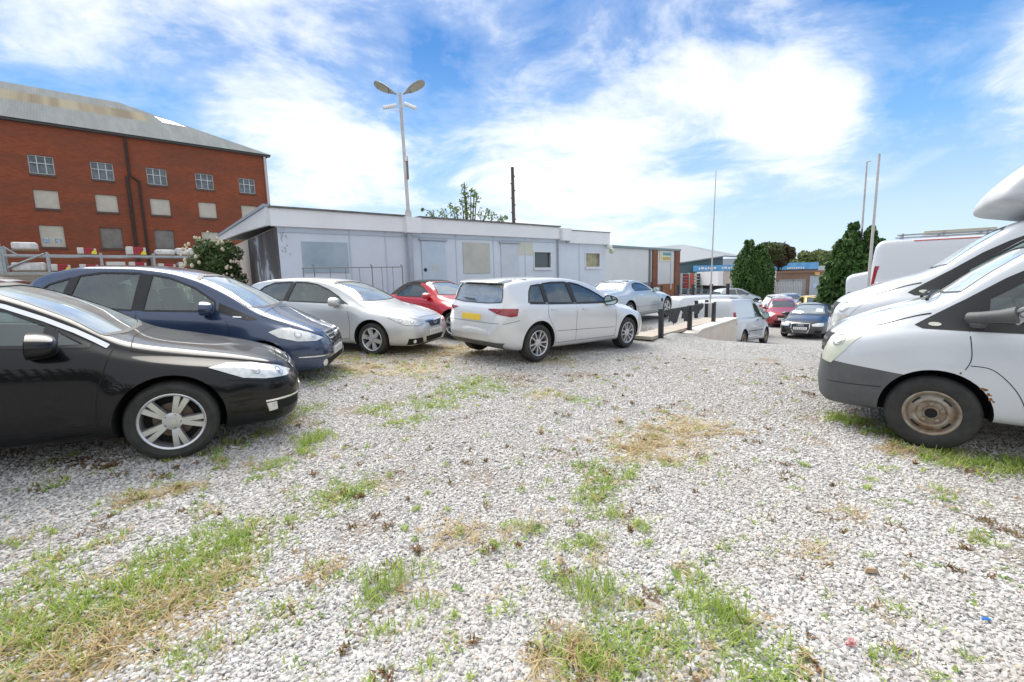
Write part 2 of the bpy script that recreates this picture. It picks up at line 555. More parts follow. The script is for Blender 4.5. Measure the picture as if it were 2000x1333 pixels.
class Surf:
    def __init__(s, me):
        bm = bmesh.new(); bm.from_mesh(me)
        bm.normal_update()
        s.bvh = BVHTree.FromBMesh(bm)
        bm.free()
    def hit(s, p, d, off):
        d = Vector(d).normalized()
        o = p - d * 4
        loc, nor, idx, dist = s.bvh.ray_cast(o, d)
        if loc is None or (loc - o).length > 6.5:
            loc, nor, idx, dist = s.bvh.find_nearest(p)
        if nor.dot(d) > 0: nor = -nor
        return loc + nor * off
    def patch(s, pts, d, off=.003, step=.05, mirror=False, thick=0):
        """project the outline pts (3-D, approximate) along d onto the body"""
        d = Vector(d).normalized()
        up = Vector((0, 0, 1)) if abs(d.z) < .9 else Vector((1, 0, 0))
        e1 = up.cross(-d).normalized(); e2 = (-d).cross(e1)
        P = [Vector(p) for p in pts]
        c = sum(P, Vector()) / len(P)
        poly = [((p - c).dot(e1), (p - c).dot(e2)) for p in P]
        V, F = clip_grid(poly, step)
        W_ = [s.hit(c + e1 * a + e2 * b, d, off) for a, b in V]
        if thick:
            n = len(W_)
            inner = [w_ + d * thick for w_ in W_]
            # rim faces along boundary
            from collections import Counter
            ec = Counter()
            for f in F:
                for i in range(len(f)):
                    ec[frozenset((f[i], f[(i + 1) % len(f)]))] += 1
            rim = []
            for f in F:
                for i in range(len(f)):
                    a, b = f[i], f[(i + 1) % len(f)]
                    if ec[frozenset((a, b))] == 1: rim.append((b, a, a + n, b + n))
            W_ = W_ + inner
            F = list(F) + rim
        if mirror:
            W_ = [Vector((v.x, -v.y, v.z)) for v in W_]
            F = [tuple(reversed(f)) for f in F]
        return W_, F
    def ribbon(s, pts, d, w=.006, off=.0015, mirror=False, step=.035):
        d = Vector(d).normalized()
        P = [Vector(p) for p in pts]
        Q = []
        for a, b in zip(P, P[1:]):
            n = max(1, int((b - a).length / step))
            Q += [a.lerp(b, i / n) for i in range(n)]
        Q.append(P[-1])
        V = []; F = []
        for i, q in enumerate(Q):
            t = (Q[min(i + 1, len(Q) - 1)] - Q[max(i - 1, 0)]).normalized()
            sd = t.cross(d).normalized() * w / 2
            V += [s.hit(q - sd, d, off), s.hit(q + sd, d, off)]
        for i in range(len(Q) - 1):
            F.append((2 * i, 2 * i + 1, 2 * i + 3, 2 * i + 2))
        if mirror:
            V = [Vector((v.x, -v.y, v.z)) for v in V]
            F = [tuple(reversed(f)) for f in F]
        return V, F

def wheel_geo(r, rr, w, kind, n=40):
    """returns tyre MB and rim MB, axle along +y (outer face +y)"""
    t = MB()
    h = w / 2
    t.lathe([(rr - .01, -h + .01), (rr + .012, -h), (r - .05, -h - .004), (r - .02, -h + .006), (r - .004, -h + .03), (r, -h + .05), (r, h - .05), (r - .004, h - .03), (r - .02, h - .006), (r - .05, h + .006), (rr + .05, h + .003), (rr + .012, h - .004), (rr - .004, h - .018)], n)
    for q in (-.045, 0, .045):          # tread grooves
        t.lathe([(r + .001, q - .004), (r + .0015, q), (r + .001, q + .004)], n)
    m = MB()
    if kind == 'steel':
        m.lathe([(rr + .004, h - .008), (rr - .006, h - .004), (rr - .018, h - .016), (rr - .022, h - .045), (rr - .032, h - .055), (rr - .045, h - .040),
                 (rr * .62, h - .022), (rr * .56, h - .028), (rr * .50, h - .050), (rr * .30, h - .050), (rr * .28, h - .03), (rr * .22, h - .018), (0.001, h - .016)], n)
        for k in range(4):              # long cooling slots
            a0 = k * PI / 2 + .5
            pts = []
            for j in range(7):
                a = a0 + j * .085
                pts.append(((rr * .73) * math.cos(a), (rr * .73) * math.sin(a)))
            for j in range(6, -1, -1):
                a = a0 + j * .085
                pts.append(((rr * .80) * math.cos(a), (rr * .80) * math.sin(a)))
            m.add([(a, h - .0265, b) for a, b in pts], [tuple(range(14))], 1)
        for k in range(5):
            a = k * 2 * PI / 5 + .3
            m.lathe([(.017, h - .049), (.017, h - .028), (.001, h - .026)], 8, c=(rr * .40 * math.cos(a), 0, rr * .40 * math.sin(a)), mi=2)
        m.lathe([(rr * .235, h - .030), (rr * .22, h - .012), (.001, h - .010)], 20, mi=1)
        return t, m
    # barrel and dark back
    m.lathe([(rr + .004, h - .008), (rr - .003, h - .003), (rr - .016, h - .012), (rr - .022, h - .04), (rr - .03, -h + .02)], n)
    m.lathe([(rr - .03, h - .11), (.001, h - .11)], 24, mi=1)
    m.lathe([(rr * .62, h - .098), (rr * .62, h - .092), (.001, h - .092)], 24, mi=3)      # brake disc
    def spoke(a, w0, w1, r0=.04, tw=0.0, y0=-.030, y1=-.014):
        ca, sa = math.cos(a), math.sin(a)
        vs = []
        rows = 5
        for i in range(rows):
            f_ = i / (rows - 1)
            rad = r0 + (rr - .012 - r0) * f_
            wd = (w0 + (w1 - w0) * f_) / 2
            off = tw * f_
            yy = h + y0 + (y1 - y0) * f_ + .008 * math.sin(PI * f_)
            for sx, dy in ((-1, -.030), (-.72, 0), (.72, 0), (1, -.030)):
                lx = sx * wd + off
                vs.append((rad * ca - lx * sa, yy + dy, rad * sa + lx * ca))
        fs = []
        for i in range(rows - 1):
            for j in range(3):
                b = i * 4 + j
                fs.append((b, b + 1, b + 5, b + 4))
        m.add(vs, fs)
    if kind == 'double5':
        for k in range(5):
            a = PI / 2 + .35 + k * 2 * PI / 5
            for s_ in (-1, 1):
                spoke(a + s_ * .135, .046, .060, r0=.05, tw=s_ * .006)
    elif kind == 'six':
        for k in range(6):
            spoke(PI / 2 + k * PI / 3, .075, .105, r0=.04)
    elif kind == 'ten':
        for k in range(10):
            spoke(.2 + k * PI / 5, .026, .030, r0=.05, tw=(.012 if k % 2 else -.012))
    elif kind == 'five':
        for k in range(5):
            spoke(PI / 2 + k * 2 * PI / 5, .06, .085)
    else:
        for k in range(7):
            spoke(.3 + k * 2 * PI / 7, .045, .06)
    m.lathe([(.075, h - .05), (.072, h - .026), (.05, h - .020), (.032, h - .018), (.030, h - .012), (.001, h - .010)], 20)
    for k in range(5):
        a = PI / 2 + k * 2 * PI / 5 + .35
        m.lathe([(.012, h - .03), (.011, h - .0215), (.001, h - .0225)], 8, c=(.052 * math.cos(a), 0, .052 * math.sin(a)), mi=1)
    return t, m

_wcache = {}
def add_wheels(root, sp, kind, mats=None, steer=0):
    r, rr, w = sp['wr'], sp['rim'], sp.get('ww', .205)
    key = (r, rr, w, kind)
    if key not in _wcache:
        t, m = wheel_geo(r, rr, w, kind)
        tm, rm = t.mesh('tyre'), m.mesh('rim')
        for x in (tm, rm):
            x.shade_smooth(); x.set_sharp_from_angle(angle=R(32))
        tm.materials.append(M_RUB)
        for x in ((M_STEELW if kind == 'steel' else M_ALLOY), M_DARK, M_STEELW, mats or mat('brake_disc', (.16, .12, .10), .5, .5)): rm.materials.append(x)
        _wcache[key] = (tm, rm)
    tm, rm = _wcache[key]
    for i, ax in enumerate(sp['axles']):
        for s_ in (-1, 1):
            e = bpy.data.objects.new('wheel', None); COL.objects.link(e)
            e.parent = root
            hwv = float(pch(sp['hw'], ax))
            e.location = (ax, s_ * (hwv - w / 2 - .012), r)
            st = steer if ax > 0 else 0
            e.rotation_euler = (0, rng.uniform(0, 0.01) if kind in ('double5', 'steel') else rng.uniform(0, 6), (0 if s_ > 0 else PI) + st)
            for nm, me in (('tyre', tm), ('rim', rm)):
                q = bpy.data.objects.new(nm, me); COL.objects.link(q); q.parent = e

def seat_mesh():
    m = MB()
    m.box((0, 0, .0), (.50, .50, .16))
    M = Matrix.Rotation(R(-14), 3, 'Y')
    m.box((-.27, 0, .34), (.13, .50, .62), M=M)
    m.box((-.36, 0, .74), (.09, .26, .18), M=M)
    return m

def mirror_part(root, x, y, z, col, s_, size=(.11, .22, .14), glass_m=None, arm=M_BLK, lift=0):
    """door mirror housing (rounded), arm and glass; s_ = side"""
    m = MB()
    a, b, c = size[0], size[1] / 2, size[2] / 2
    prof = []
    n = 12; k = 16
    vs = []; fs = []
    for i in range(n + 1):
        th = PI / 2 * i / n * 1.0
        xx = a * math.sin(th); rad = math.cos(th) ** .55 if i < n else 0.02
        for j in range(k):
            ph = 2 * PI * j / k
            cy, cz = math.cos(ph), math.sin(ph)
            py = b * rad * math.copysign(abs(cy) ** .75, cy); pz = c * rad * math.copysign(abs(cz) ** .75, cz)
            pz *= (1 - .22 * (py / b))
            vs.append((xx, py * 1, pz))
    for i in range(n):
        for j in range(k):
            fs.append((i * k + j, i * k + (j + 1) % k, (i + 1) * k + (j + 1) % k, (i + 1) * k + j))
    m.add(vs, fs)
    m.add([vs[j] for j in range(k)], [tuple(range(k))], 1)
    m2 = [Vector(v) for v in m.v]
    rot = Matrix.Rotation(-s_ * R(12), 3, 'Z')
    m.v = [tuple(rot @ Vector((v.x, v.y * s_, v.z)) + Vector((x, y * s_, z))) for v in m2]
    m.tube([(x + .03, (y - b * .7) * s_, z - c * .75), (x + .05, (y - b - .06) * s_, z - c * 1.0)], .028, 8, 1)
    o = m.build('door_mirror', [col, arm], root, smooth=50)
    g = MB()
    q = 14
    gv = []
    for j in range(q):
        ph = 2 * PI * j / q
        cy, cz = math.cos(ph), math.sin(ph)
        py = b * .84 * math.copysign(abs(cy) ** .75, cy); pz = c * .84 * math.copysign(abs(cz) ** .75, cz) * (1 - .22 * (py / b))
        gv.append(tuple(rot @ Vector((-.006, py * s_, pz)) + Vector((x, y * s_, z))))
    g.add(gv, [tuple(range(q))])
    g.build('mirror_glass', M_MIRR, o)
    return o

def vehicle(name, label, cat, sp, pm, mw, group=None, interior=True, wheel='seven', res=1.0, steer=0, glass_side=None, glass_rear=None, mir=None, low=None):
    root = thing(name, label, cat, mw=mw, group=group)
    me0 = body_mesh(sp, res)
    surf = Surf(me0)
    me0.materials.append(pm); me0.materials.append(M_DARK); me0.materials.append(M_TRIMIN)
    if 'bisect' in sp:
        bmx = bmesh.new(); bmx.from_mesh(me0)
        for pc, pn in sp['bisect']:
            bmesh.ops.bisect_plane(bmx, geom=bmx.verts[:] + bmx.edges[:] + bmx.faces[:], plane_co=pc, plane_no=pn)
        bmx.to_mesh(me0); bmx.free()
    if low is not None:                       # unpainted plastic low on the body: bumper faces
        me0.materials.append(low[0])
        for p in me0.polygons:
            if low[1](*p.center): p.material_index = 3
    cut = []
    ar = sp.get('arch', sp['wr'] + .045)
    for ax in sp['axles']:
        hwv = float(pch(sp['hw'], ax))
        for s_ in (-1, 1):
            c = MB()
            y0, y1 = sorted((s_ * (hwv - .30), s_ * (hwv + .2)))
            c.lathe([(.001, y0), (ar, y0), (ar, y1), (.001, y1)], 44, c=(ax, 0, sp['wr'] + .01))
            c.box((ax, (y0 + y1) / 2, .05), (ar * 1.75, y1 - y0 - .004, .42))
            mm = c.mesh('c'); 
            # one solid per cutter
            mm2 = MB().lathe([(.001, y0), (ar, y0), (ar, y1), (.001, y1)], 44, c=(ax, 0, sp['wr'] + .01)).mesh('c')
            bmx = bmesh.new(); bmx.from_mesh(mm2); bmesh.ops.remove_doubles(bmx, verts=bmx.verts, dist=.002); bmesh.ops.recalc_face_normals(bmx, faces=bmx.faces); bmx.to_mesh(mm2); bmx.free()
            mm2.materials.append(M_DARK)
            cut.append(mm2)
    G = M_GLASS if glass_side is None else glass_side
    def pmesh(nm, VF, m, parent=root, mirror_too=False, smooth=180):
        me = bpy.data.meshes.new(nm)
        me.from_pydata([tuple(v) for v in VF[0]], [], VF[1])
        bmx = bmesh.new(); bmx.from_mesh(me); bmesh.ops.recalc_face_normals(bmx, faces=bmx.faces)
        bmx.to_mesh(me); bmx.free()
        return mesh_obj(nm, me, m, parent, smooth)
    if interior:
        xr_, xf_ = sp['cabin']
        st = np.linspace(xr_, xf_, 22)
        V = []
        for x in st:
            zt = float(pch(sp['top'], x)); hw = float(pch(sp['hw'], x)); zs = float(pch(sp['belt'], x)); rw = float(pch(sp['rw'], x))
            zf = sp.get('floor', .58)
            z1 = max(zt - .06, zf + .1); zsm = min(zs, z1 - .02)
            h = [(0, zf), (hw - .13, zf), (hw - .12, zsm - .03), (hw - .14, zsm), (max(.2, min(rw - .05, hw - .2)), z1 - .035), (max(.15, rw - .11), z1 - .008), (0, z1)]
            V.append([(x, -y, z) for y, z in h] + [(x, y, z) for y, z in h[-2:0:-1]])
        k = len(V[0])
        m = MB()
        m.add([v for r_ in V for v in r_], [(i * k + j, i * k + (j + 1) % k, (i + 1) * k + (j + 1) % k, (i + 1) * k + j) for i in range(len(st) - 1) for j in range(k)] + [tuple(range(k - 1, -1, -1)), tuple((len(st) - 1) * k + j for j in range(k))])
        cm_ = m.mesh('c'); cm_.materials.append(M_TRIMIN)
        cut.append(cm_)
        for poly in sp.get('side', []):
            m = MB()
            n = len(poly)
            m.add([(a, yy, b) for yy in (-1.3, 1.3) for a, b in poly], [tuple(range(n - 1, -1, -1)), tuple(range(n, 2 * n))] + [(i, (i + 1) % n, n + (i + 1) % n, n + i) for i in range(n)])
            mm = m.mesh('c'); mm.materials.append(M_BLK); cut.append(mm)
        for key, x0, x1 in (('front', sp['mid'], sp['x'][1] + .3), ('rear', sp['x'][0] - .3, sp['mid'])):
            if key in sp:
                poly = sp[key]; n = len(poly)
                m = MB()
                m.add([(xx, a, b) for xx in (x0, x1) for a, b in poly], [tuple(range(n - 1, -1, -1)), tuple(range(n, 2 * n))] + [(i, (i + 1) % n, n + (i + 1) % n, n + i) for i in range(n)])
                mm = m.mesh('c'); mm.materials.append(M_BLK); cut.append(mm)
    body = boolean(me0, cut)
    bmx = bmesh.new(); bmx.from_mesh(body)
    bmesh.ops.remove_doubles(bmx, verts=bmx.verts, dist=.0004)
    bmx.to_mesh(body); bmx.free()
    if low is not None:
        mi = [i for i, mm_ in enumerate(body.materials) if mm_ == low[0]]
        part_me = body.copy()
        for me_, keep_ in ((body, False), (part_me, True)):
            bmx = bmesh.new(); bmx.from_mesh(me_)
            bmesh.ops.delete(bmx, geom=[f for f in bmx.faces if (f.material_index in mi) != keep_], context='FACES')
            bmx.to_mesh(me_); bmx.free()
        part_me.shade_smooth(); part_me.set_sharp_from_angle(angle=R(38))
        po = bpy.data.objects.new(low[2], part_me); COL.objects.link(po); po.parent = root
    body.name = 'body'
    body.shade_smooth(); body.set_sharp_from_angle(angle=R(38))
    bo = bpy.data.objects.new('body', body); COL.objects.link(bo); bo.parent = root
    goff = -.006 if interior else .003
    gm = (lambda m_: m_) if interior else (lambda m_: M_GLOSSW)
    for poly in sp.get('side', []):
        for s_ in (-1, 1):
            VF = surf.patch([(a, s_ * .8, b) for a, b in poly], (0, -s_, 0), goff, .06)
            pmesh('side_window', VF, gm(G))
    if 'front' in sp:
        pmesh('windscreen', surf.patch([(sp['mid'] + .5, a, b) for a, b in sp['front']], (-1, 0, 0), goff, .08), M_SCREEN if interior else M_GLOSSW)
    if 'rear' in sp:
        pmesh('rear_window', surf.patch([(sp['mid'] - .5, a, b) for a, b in sp['rear']], (1, 0, 0), goff, .08), gm(glass_rear or M_SCREEN))
    # black frames round the glass
    for nm, key, d in (('side', 'side', 1), ('front', 'front', 0), ('rear', 'rear', 2)):
        pass
    fr = MB()
    def ring(pts3, d, w=.022, off=.0022, mir_=False):
        p = list(pts3) + [pts3[0]]
        V, F = surf.ribbon(p, d, w, off, mir_)
        fr.add(V, F)
    for poly in sp.get('side', []):
        for s_ in (-1, 1):
            ring([(a, s_ * .8, b) for a, b in poly], (0, -s_, 0))
    if 'front' in sp: ring([(sp['mid'] + .5, a, b) for a, b in sp['front']], (-1, 0, 0), .016)
    if 'rear' in sp: ring([(sp['mid'] - .5, a, b) for a, b in sp['rear']], (1, 0, 0), .016)
    for poly in sp.get('pillar', []):
        for s_ in (-1, 1):
            V, F = surf.patch([(a, s_ * .8, b) for a, b in poly], (0, -s_, 0), .0028, .06)
            fr.add(V, F)
    if fr.v: fr.build('window_frame', M_BLK, root, smooth=180)
    # door, bonnet and bumper seams
    gap = MB()
    for pts in sp.get('seam', []):
        if len(pts) > 2: pts = [tuple(q) for q in smooth_poly(pts, 5, False)]
        for s_ in (-1, 1):
            gap.add(*surf.ribbon([(a, s_ * .9, b) for a, b in pts], (0, -s_, 0), .007, .0012))
    for pts in sp.get('seamtop', []):
        for s_ in (False, True):
            gap.add(*surf.ribbon([(a, b, 1.0) for a, b in pts], (0, 0, -1), .007, .0012, s_))
    if gap.v:                                  # the seams are grooves in the body, so they stay in its mesh
        gme_ = gap.mesh('g'); gme_.polygons.foreach_set('material_index', [1] * len(gme_.polygons))
        bmx = bmesh.new(); bmx.from_mesh(body); bmx.from_mesh(gme_); bmx.to_mesh(body); bmx.free()
    # generic surface parts: (name, material, points3d, direction, mirrored, offset[, thick])
    for prt in sp.get('parts', []):
        nm, m_, pts, d, mir_ = prt[:5]
        off = prt[5] if len(prt) > 5 else .004
        th = prt[6] if len(prt) > 6 else .012
        par = root
        for q in ((False, True) if mir_ else (False,)):
            VF = surf.patch(pts, d, off, .025, q, th)
            pmesh(nm, VF, m_, par, smooth=40)
    for prt in sp.get('strips', []):
        nm, m_, pts, d, mir_, w_ = prt[:6]
        off = prt[6] if len(prt) > 6 else .004
        for q in ((False, True) if mir_ else (False,)):
            mb_ = MB()
            mb_.add(*surf.ribbon(pts, d, w_, off, q))
            mb_.build(nm, m_, root, smooth=180)
    add_wheels(root, sp, wheel, steer=steer)
    # underside tray, keeps light from showing below the body
    ml = sp.get('mirror')
    if ml:
        for s_ in (-1, 1):
            mc = pm if mir is None else mir
            sz = ml[3] if len(ml) > 3 else (.11, .22, .14)
            if sp.get('skip_mirror') == s_: continue
            mirror_part(root, ml[0], ml[1] + .03, ml[2], mc[0 if s_ < 0 else 1] if isinstance(mc, (list, tuple)) else mc, s_, tuple(q * 1.25 for q in sz))
    if interior and sp.get('seats'):
        for (sx, sz, nrow) in sp['seats']:
            for sy in ((-.36, .36) if nrow == 2 else (-.42, 0, .42)):
                sm_ = seat_mesh()
                sm_.v = [(v[0] + sx, v[1] * (.9 if nrow == 2 else .8) + sy, v[2] + sz) for v in sm_.v]
                sm_.build('seat', M_SEAT, root, bevel=.035)
        sx = sp['seats'][0][0]
        wv = MB()
        pts = []
        cen = Vector((sx + .62, -.36, sp['seats'][0][1] + .33))
        M = Matrix.Rotation(R(-65), 3, 'Y')
        for k in range(17):
            a = 2 * PI * k / 16
            pts.append(cen + M @ Vector((.18 * math.cos(a), .18 * math.sin(a), 0)))
        wv.tube(pts, .014, 6, cap=False)
        wv.tube([pts[4], cen, pts[12]], .012, 6)
        wv.build('steering_wheel', M_BLK, root, smooth=60)
    return root, surf

# ---------------------------------------------------------------- vehicle shapes (x from mid wheelbase, + forward)
def spec(**k): return k
SP_SALOON = spec(x=(-2.40, 2.40), axles=(1.409, -1.409), wr=.333, rim=.235, ww=.215, arch=.385, edge=.085, cabin=(-1.75, .92), mid=-.3, floor=.55,
    top=[(2.40, .47), (2.385, .60), (2.33, .70), (2.2, .765), (1.9, .845), (1.5, .915), (1.12, .985), (.7, 1.205), (.3, 1.36), (-.1, 1.435), (-.5, 1.456), (-1.0, 1.43), (-1.5, 1.30), (-1.85, 1.13), (-2.25, 1.07), (-2.36, .95), (-2.40, .6)],
    bot=[(2.40, .42), (2.36, .27), (2.2, .20), (1.9, .19), (0, .19), (-1.9, .22), (-2.3, .3), (-2.40, .52)],
    hw=[(2.40, .40), (2.37, .56), (2.28, .70), (2.1, .81), (1.8, .875), (1.4, .905), (0, .915), (-1.4, .91), (-1.9, .87), (-2.2, .8), (-2.36, .66), (-2.40, .5)],
    belt=[(2.40, .47), (2.2, .70), (1.8, .81), (1.4, .865), (1.0, .91), (0, .945), (-1.4, .99), (-2.3, 1.0), (-2.4, .6)],
    rw=[(2.4, .35), (2.1, .60), (1.6, .70), (1.1, .735), (.5, .635), (-.2, .58), (-1.0, .575), (-1.6, .61), (-2.3, .62), (-2.4, .4)],
    side=[[(.90, .965), (.70, .965), (.70, 1.085)], [(.64, .965), (.64, 1.115), (.42, 1.215), (.15, 1.295), (-.15, 1.345), (-.34, 1.355), (-.36, .98)],
          [(-.45, .985), (-.44, 1.355), (-.8, 1.345), (-1.1, 1.28), (-1.25, 1.19), (-1.15, 1.0)]],
    pillar=[[(.69, .965), (.69, 1.09), (.65, 1.11), (.65, .965)], [(-.37, .98), (-.36, 1.355), (-.43, 1.355), (-.44, .98)]],
    front=[(-.66, 1.035), (-.3, 1.02), (.3, 1.02), (.66, 1.035), (.50, 1.355), (.25, 1.385), (-.25, 1.385), (-.50, 1.355)],
    rear=[(-.58, 1.13), (.58, 1.13), (.46, 1.34), (-.46, 1.34)],
    mirror=(.60, .93, .985, (.13, .26, .15)), seats=[(-.1, .52, 2), (-.95, .55, 3)])

def front_kit(sp, hl, grille=None, gm=M_BLK, plate=None, bars=(), fogs=None, plate_x=None, lens=None):
    xf = sp['x'][1]
    p = sp.setdefault('parts', []) if False else []
    s_ = []
    if hl: p.append(('headlight', lens or M_LAMP, hl[0], hl[1], True, .009, .02))
    if grille: p.append(('grille', gm, [(xf, a, b) for a, b in grille], (-1, 0, 0), False, .003))
    for (y0, y1, z) in bars:
        s_.append(('grille_bar', M_CHROME, [(xf, y0, z), (xf, y1, z)], (-1, 0, 0), False, .016, .008))
    if plate:
        z0, z1, m_ = plate
        p.append(('number_plate', m_, [(xf, -.26, z0), (xf, .26, z0), (xf, .26, z1), (xf, -.26, z1)], (-1, 0, 0), False, .018, .015))
    return p, s_

def bars_edge(pts, m_, d=(-1, 0, 0), w_=.014, off=.008, nm='grille_surround'):
    return (nm, m_, list(pts) + [pts[0]], d, False, w_, off)

def lamp_inside(sp, centers, d):
    for (c, r_) in centers:
        r_ *= .8
        c = Vector(c); dv = Vector(d).normalized(); e1 = Vector((0, 0, 1)).cross(dv).normalized(); e2 = dv.cross(e1)
        circ = [tuple(c + e1 * r_ * math.cos(a) + e2 * r_ * math.sin(a)) for a in np.linspace(0, 2 * PI, 17)]
        sp['strips'].append(('lamp_ring', M_LRING, circ, d, True, r_ * .20, .012))
        sp['parts'].append(('reflector', M_CHROME, [tuple(c + (Vector(p) - c) * .55) for p in circ[:-1]], d, True, .013, .002))
M_LRING = mat('lamp_bezel', (.34, .35, .36), .25, .5)
# --- black saloon, right front towards the camera
sp = dict(SP_SALOON)
gr = [(-.36, .70), (.36, .70), (.33, .52), (.22, .49), (-.22, .49), (-.33, .52)]
p_, s_ = front_kit(sp, ([(1.70, -.9, .760), (1.85, -.86, .778), (2.05, -.8, .765), (2.22, -.62, .715), (2.31, -.46, .655), (2.24, -.62, .635), (2.08, -.76, .64), (1.93, -.86, .665)], (-.45, .89, 0)),
                   gr, M_BLK, (.38, .47, M_PLW), [(-.34, .34, .655), (-.33, .33, .61), (-.31, .31, .565), (-.28, .28, .525)])
p_ += [('fog_lamp_recess', M_DARK, [(2.08, -.78, .425), (2.33, -.5, .44), (2.33, -.5, .36), (2.12, -.74, .325)], (-.6, .8, 0), True, .003),
       ('fog_lamp', M_LAMP, [(2.08, -.78, .415), (2.15, -.73, .42), (2.16, -.72, .345), (2.10, -.76, .335)], (-.6, .8, 0), True, .008),
       ('air_intake', M_DARK, [(2.4, -.42, .37), (2.4, .42, .37), (2.4, .38, .29), (2.4, -.38, .29)], (-1, 0, 0), False, .003)]
s_ += [bars_edge([(2.4, a, b) for a, b in gr], M_CHROME),
       ('window_chrome', M_CHROME, [(1.0, .8, .952), (.93, .8, .995), (.80, .8, 1.07), (.62, .8, 1.155), (.40, .8, 1.245), (.12, .8, 1.325), (-.18, .8, 1.372), (-.5, .8, 1.385), (-.9, .8, 1.365), (-1.25, .8, 1.24)], (0, -1, 0), True, .030, .005),
       ('fog_lamp_chrome', M_CHROME, [(2.07, -.78, .435), (2.34, -.5, .452)], (-.6, .8, 0), True, .018, .008)]
sp['parts'] = p_; sp['strips'] = s_
lamp_inside(sp, [((2.02, -.78, .715), .040), ((2.18, -.62, .680), .034)], (-.45, .89, 0))
sp['seam'] = [[(1.03, .93), (1.00, .80), (.95, .6), (.93, .32)], [(-.40, .95), (-.42, .6), (-.42, .32)], [(.93, .32), (-.42, .32), (-1.0, .32)], [(1.0, .30), (.5, .245), (-1.0, .245)], [(2.3, .60), (2.05, .62), (1.80, .66)]]
sp['seamtop'] = [[(2.2, .56), (1.9, .66), (1.4, .735), (1.14, .75)], [(2.2, 0), (2.2, .56)], [(1.14, .75), (1.10, .4), (1.10, 0)]]
CAR_BLACK = vehicle('saloon_car', 'black saloon at the left edge, nearest car, with twin-spoke alloy wheels', 'car', sp,
    paint('black_paint', (.004, .004, .005), .0, .35, .003, .62, .12), place(-4.50, 3.78, R(29), dz=.06, pitch=-.045), wheel='double5', res=1.5, group='parked cars for sale', steer=R(-2))

# --- dark blue tall hatchback
sp = spec(x=(-1.755, 2.085), axles=(1.285, -1.285), wr=.305, rim=.205, arch=.355, edge=.10, cabin=(-1.45, 1.0), mid=-.3, floor=.6,
    top=[(2.085, .46), (2.07, .60), (2.02, .70), (1.92, .77), (1.7, .86), (1.35, .985), (1.2, 1.05), (.75, 1.31), (.35, 1.48), (0, 1.56), (-.4, 1.59), (-.9, 1.575), (-1.3, 1.49), (-1.55, 1.36), (-1.68, 1.12), (-1.74, .85), (-1.755, .5)],
    bot=[(2.085, .40), (2.04, .25), (1.85, .20), (0, .2), (-1.5, .22), (-1.72, .3), (-1.755, .45)],
    hw=[(2.085, .42), (2.05, .58), (1.95, .71), (1.75, .81), (1.4, .865), (0, .885), (-1.1, .88), (-1.5, .82), (-1.7, .7), (-1.755, .55)],
    belt=[(2.085, .46), (1.95, .68), (1.7, .79), (1.3, .90), (.9, .97), (0, 1.0), (-1.2, 1.06), (-1.7, 1.05), (-1.755, .5)],
    rw=[(2.085, .36), (1.9, .58), (1.5, .68), (1.2, .715), (.6, .64), (0, .585), (-.8, .575), (-1.4, .58), (-1.72, .58)],
    side=[[(.70, 1.03), (.68, 1.15), (.42, 1.32), (.10, 1.44), (-.12, 1.475), (-.14, 1.02)], [(-.26, 1.02), (-.25, 1.49), (-.7, 1.48), (-.95, 1.43), (-1.0, 1.05)], [(-1.08, 1.09), (-1.04, 1.40), (-1.28, 1.31), (-1.42, 1.17)]],
    pillar=[[(.74, 1.02), (.73, 1.14), (1.16, .965), (1.22, .93), (1.1, .925)], [(-.15, 1.02), (-.13, 1.478), (-.24, 1.49), (-.25, 1.02)], [(-1.01, 1.05), (-.96, 1.43), (-1.04, 1.40), (-1.07, 1.07)]],
    front=[(-.66, 1.09), (-.3, 1.075), (.3, 1.075), (.66, 1.09), (.53, 1.44), (.25, 1.485), (-.25, 1.485), (-.53, 1.44)],
    rear=[(-.56, 1.10), (.56, 1.10), (.5, 1.40), (-.5, 1.40)], mirror=(.60, .90, 1.075, (.11, .22, .15)), seats=[(-.05, .62, 2), (-.85, .64, 3)])
gr = [(-.40, .735), (.40, .735), (.36, .60), (.24, .53), (-.24, .53), (-.36, .60)]
p_, s_ = front_kit(sp, ([(1.38, -.86, .775), (1.5, -.85, .82), (1.66, -.8, .825), (1.85, -.7, .765), (1.99, -.52, .67), (1.9, -.62, .635), (1.70, -.76, .645), (1.5, -.84, .70)], (-.5, .86, -.1)),
                   gr, M_BLK, (.40, .50, M_PLW), [(-.38, .38, .69), (-.36, .36, .64), (-.31, .31, .59), (-.26, .26, .55)])
p_ += [('air_intake', M_DARK, [(2.08, -.62, .375), (2.08, .62, .375), (2.08, .55, .27), (2.08, -.55, .27)], (-1, 0, 0), False, .003),
       ('fog_lamp', M_LAMP, [(2.0, -.57 + .05 * math.cos(a), .325 + .05 * math.sin(a)) for a in np.linspace(0, 2 * PI, 12)[:-1]], (-.85, .5, 0), True, .01)]
s_ += [bars_edge([(2.08, a, b) for a, b in gr], M_CHROME, w_=.02), ('bumper_strip', M_CHROME, [(1.75, -.82, .43), (1.95, -.66, .43), (2.04, -.5, .43), (2.07, -.3, .43)], (-.7, .7, 0), True, .014, .006),
       ('grille_emblem', M_CHROME, [(2.08, .085 * math.cos(a), .635 + .085 * math.sin(a)) for a in np.linspace(0, 2 * PI, 17)], (-1, 0, 0), False, .016, .022)]
for k in range(3):
    a = PI / 2 + k * 2 * PI / 3
    s_.append(('grille_emblem', M_CHROME, [(2.08, 0, .635), (2.08, .083 * math.cos(a), .635 + .083 * math.sin(a))], (-1, 0, 0), False, .014, .023))
sp['parts'] = p_ + [('wing_badge', M_CHROME, [(.93, -.8, .975), (1.03, -.8, .970), (1.03, -.8, .955), (.93, -.8, .96)], (0, 1, 0), True, .005)]
sp['strips'] = s_
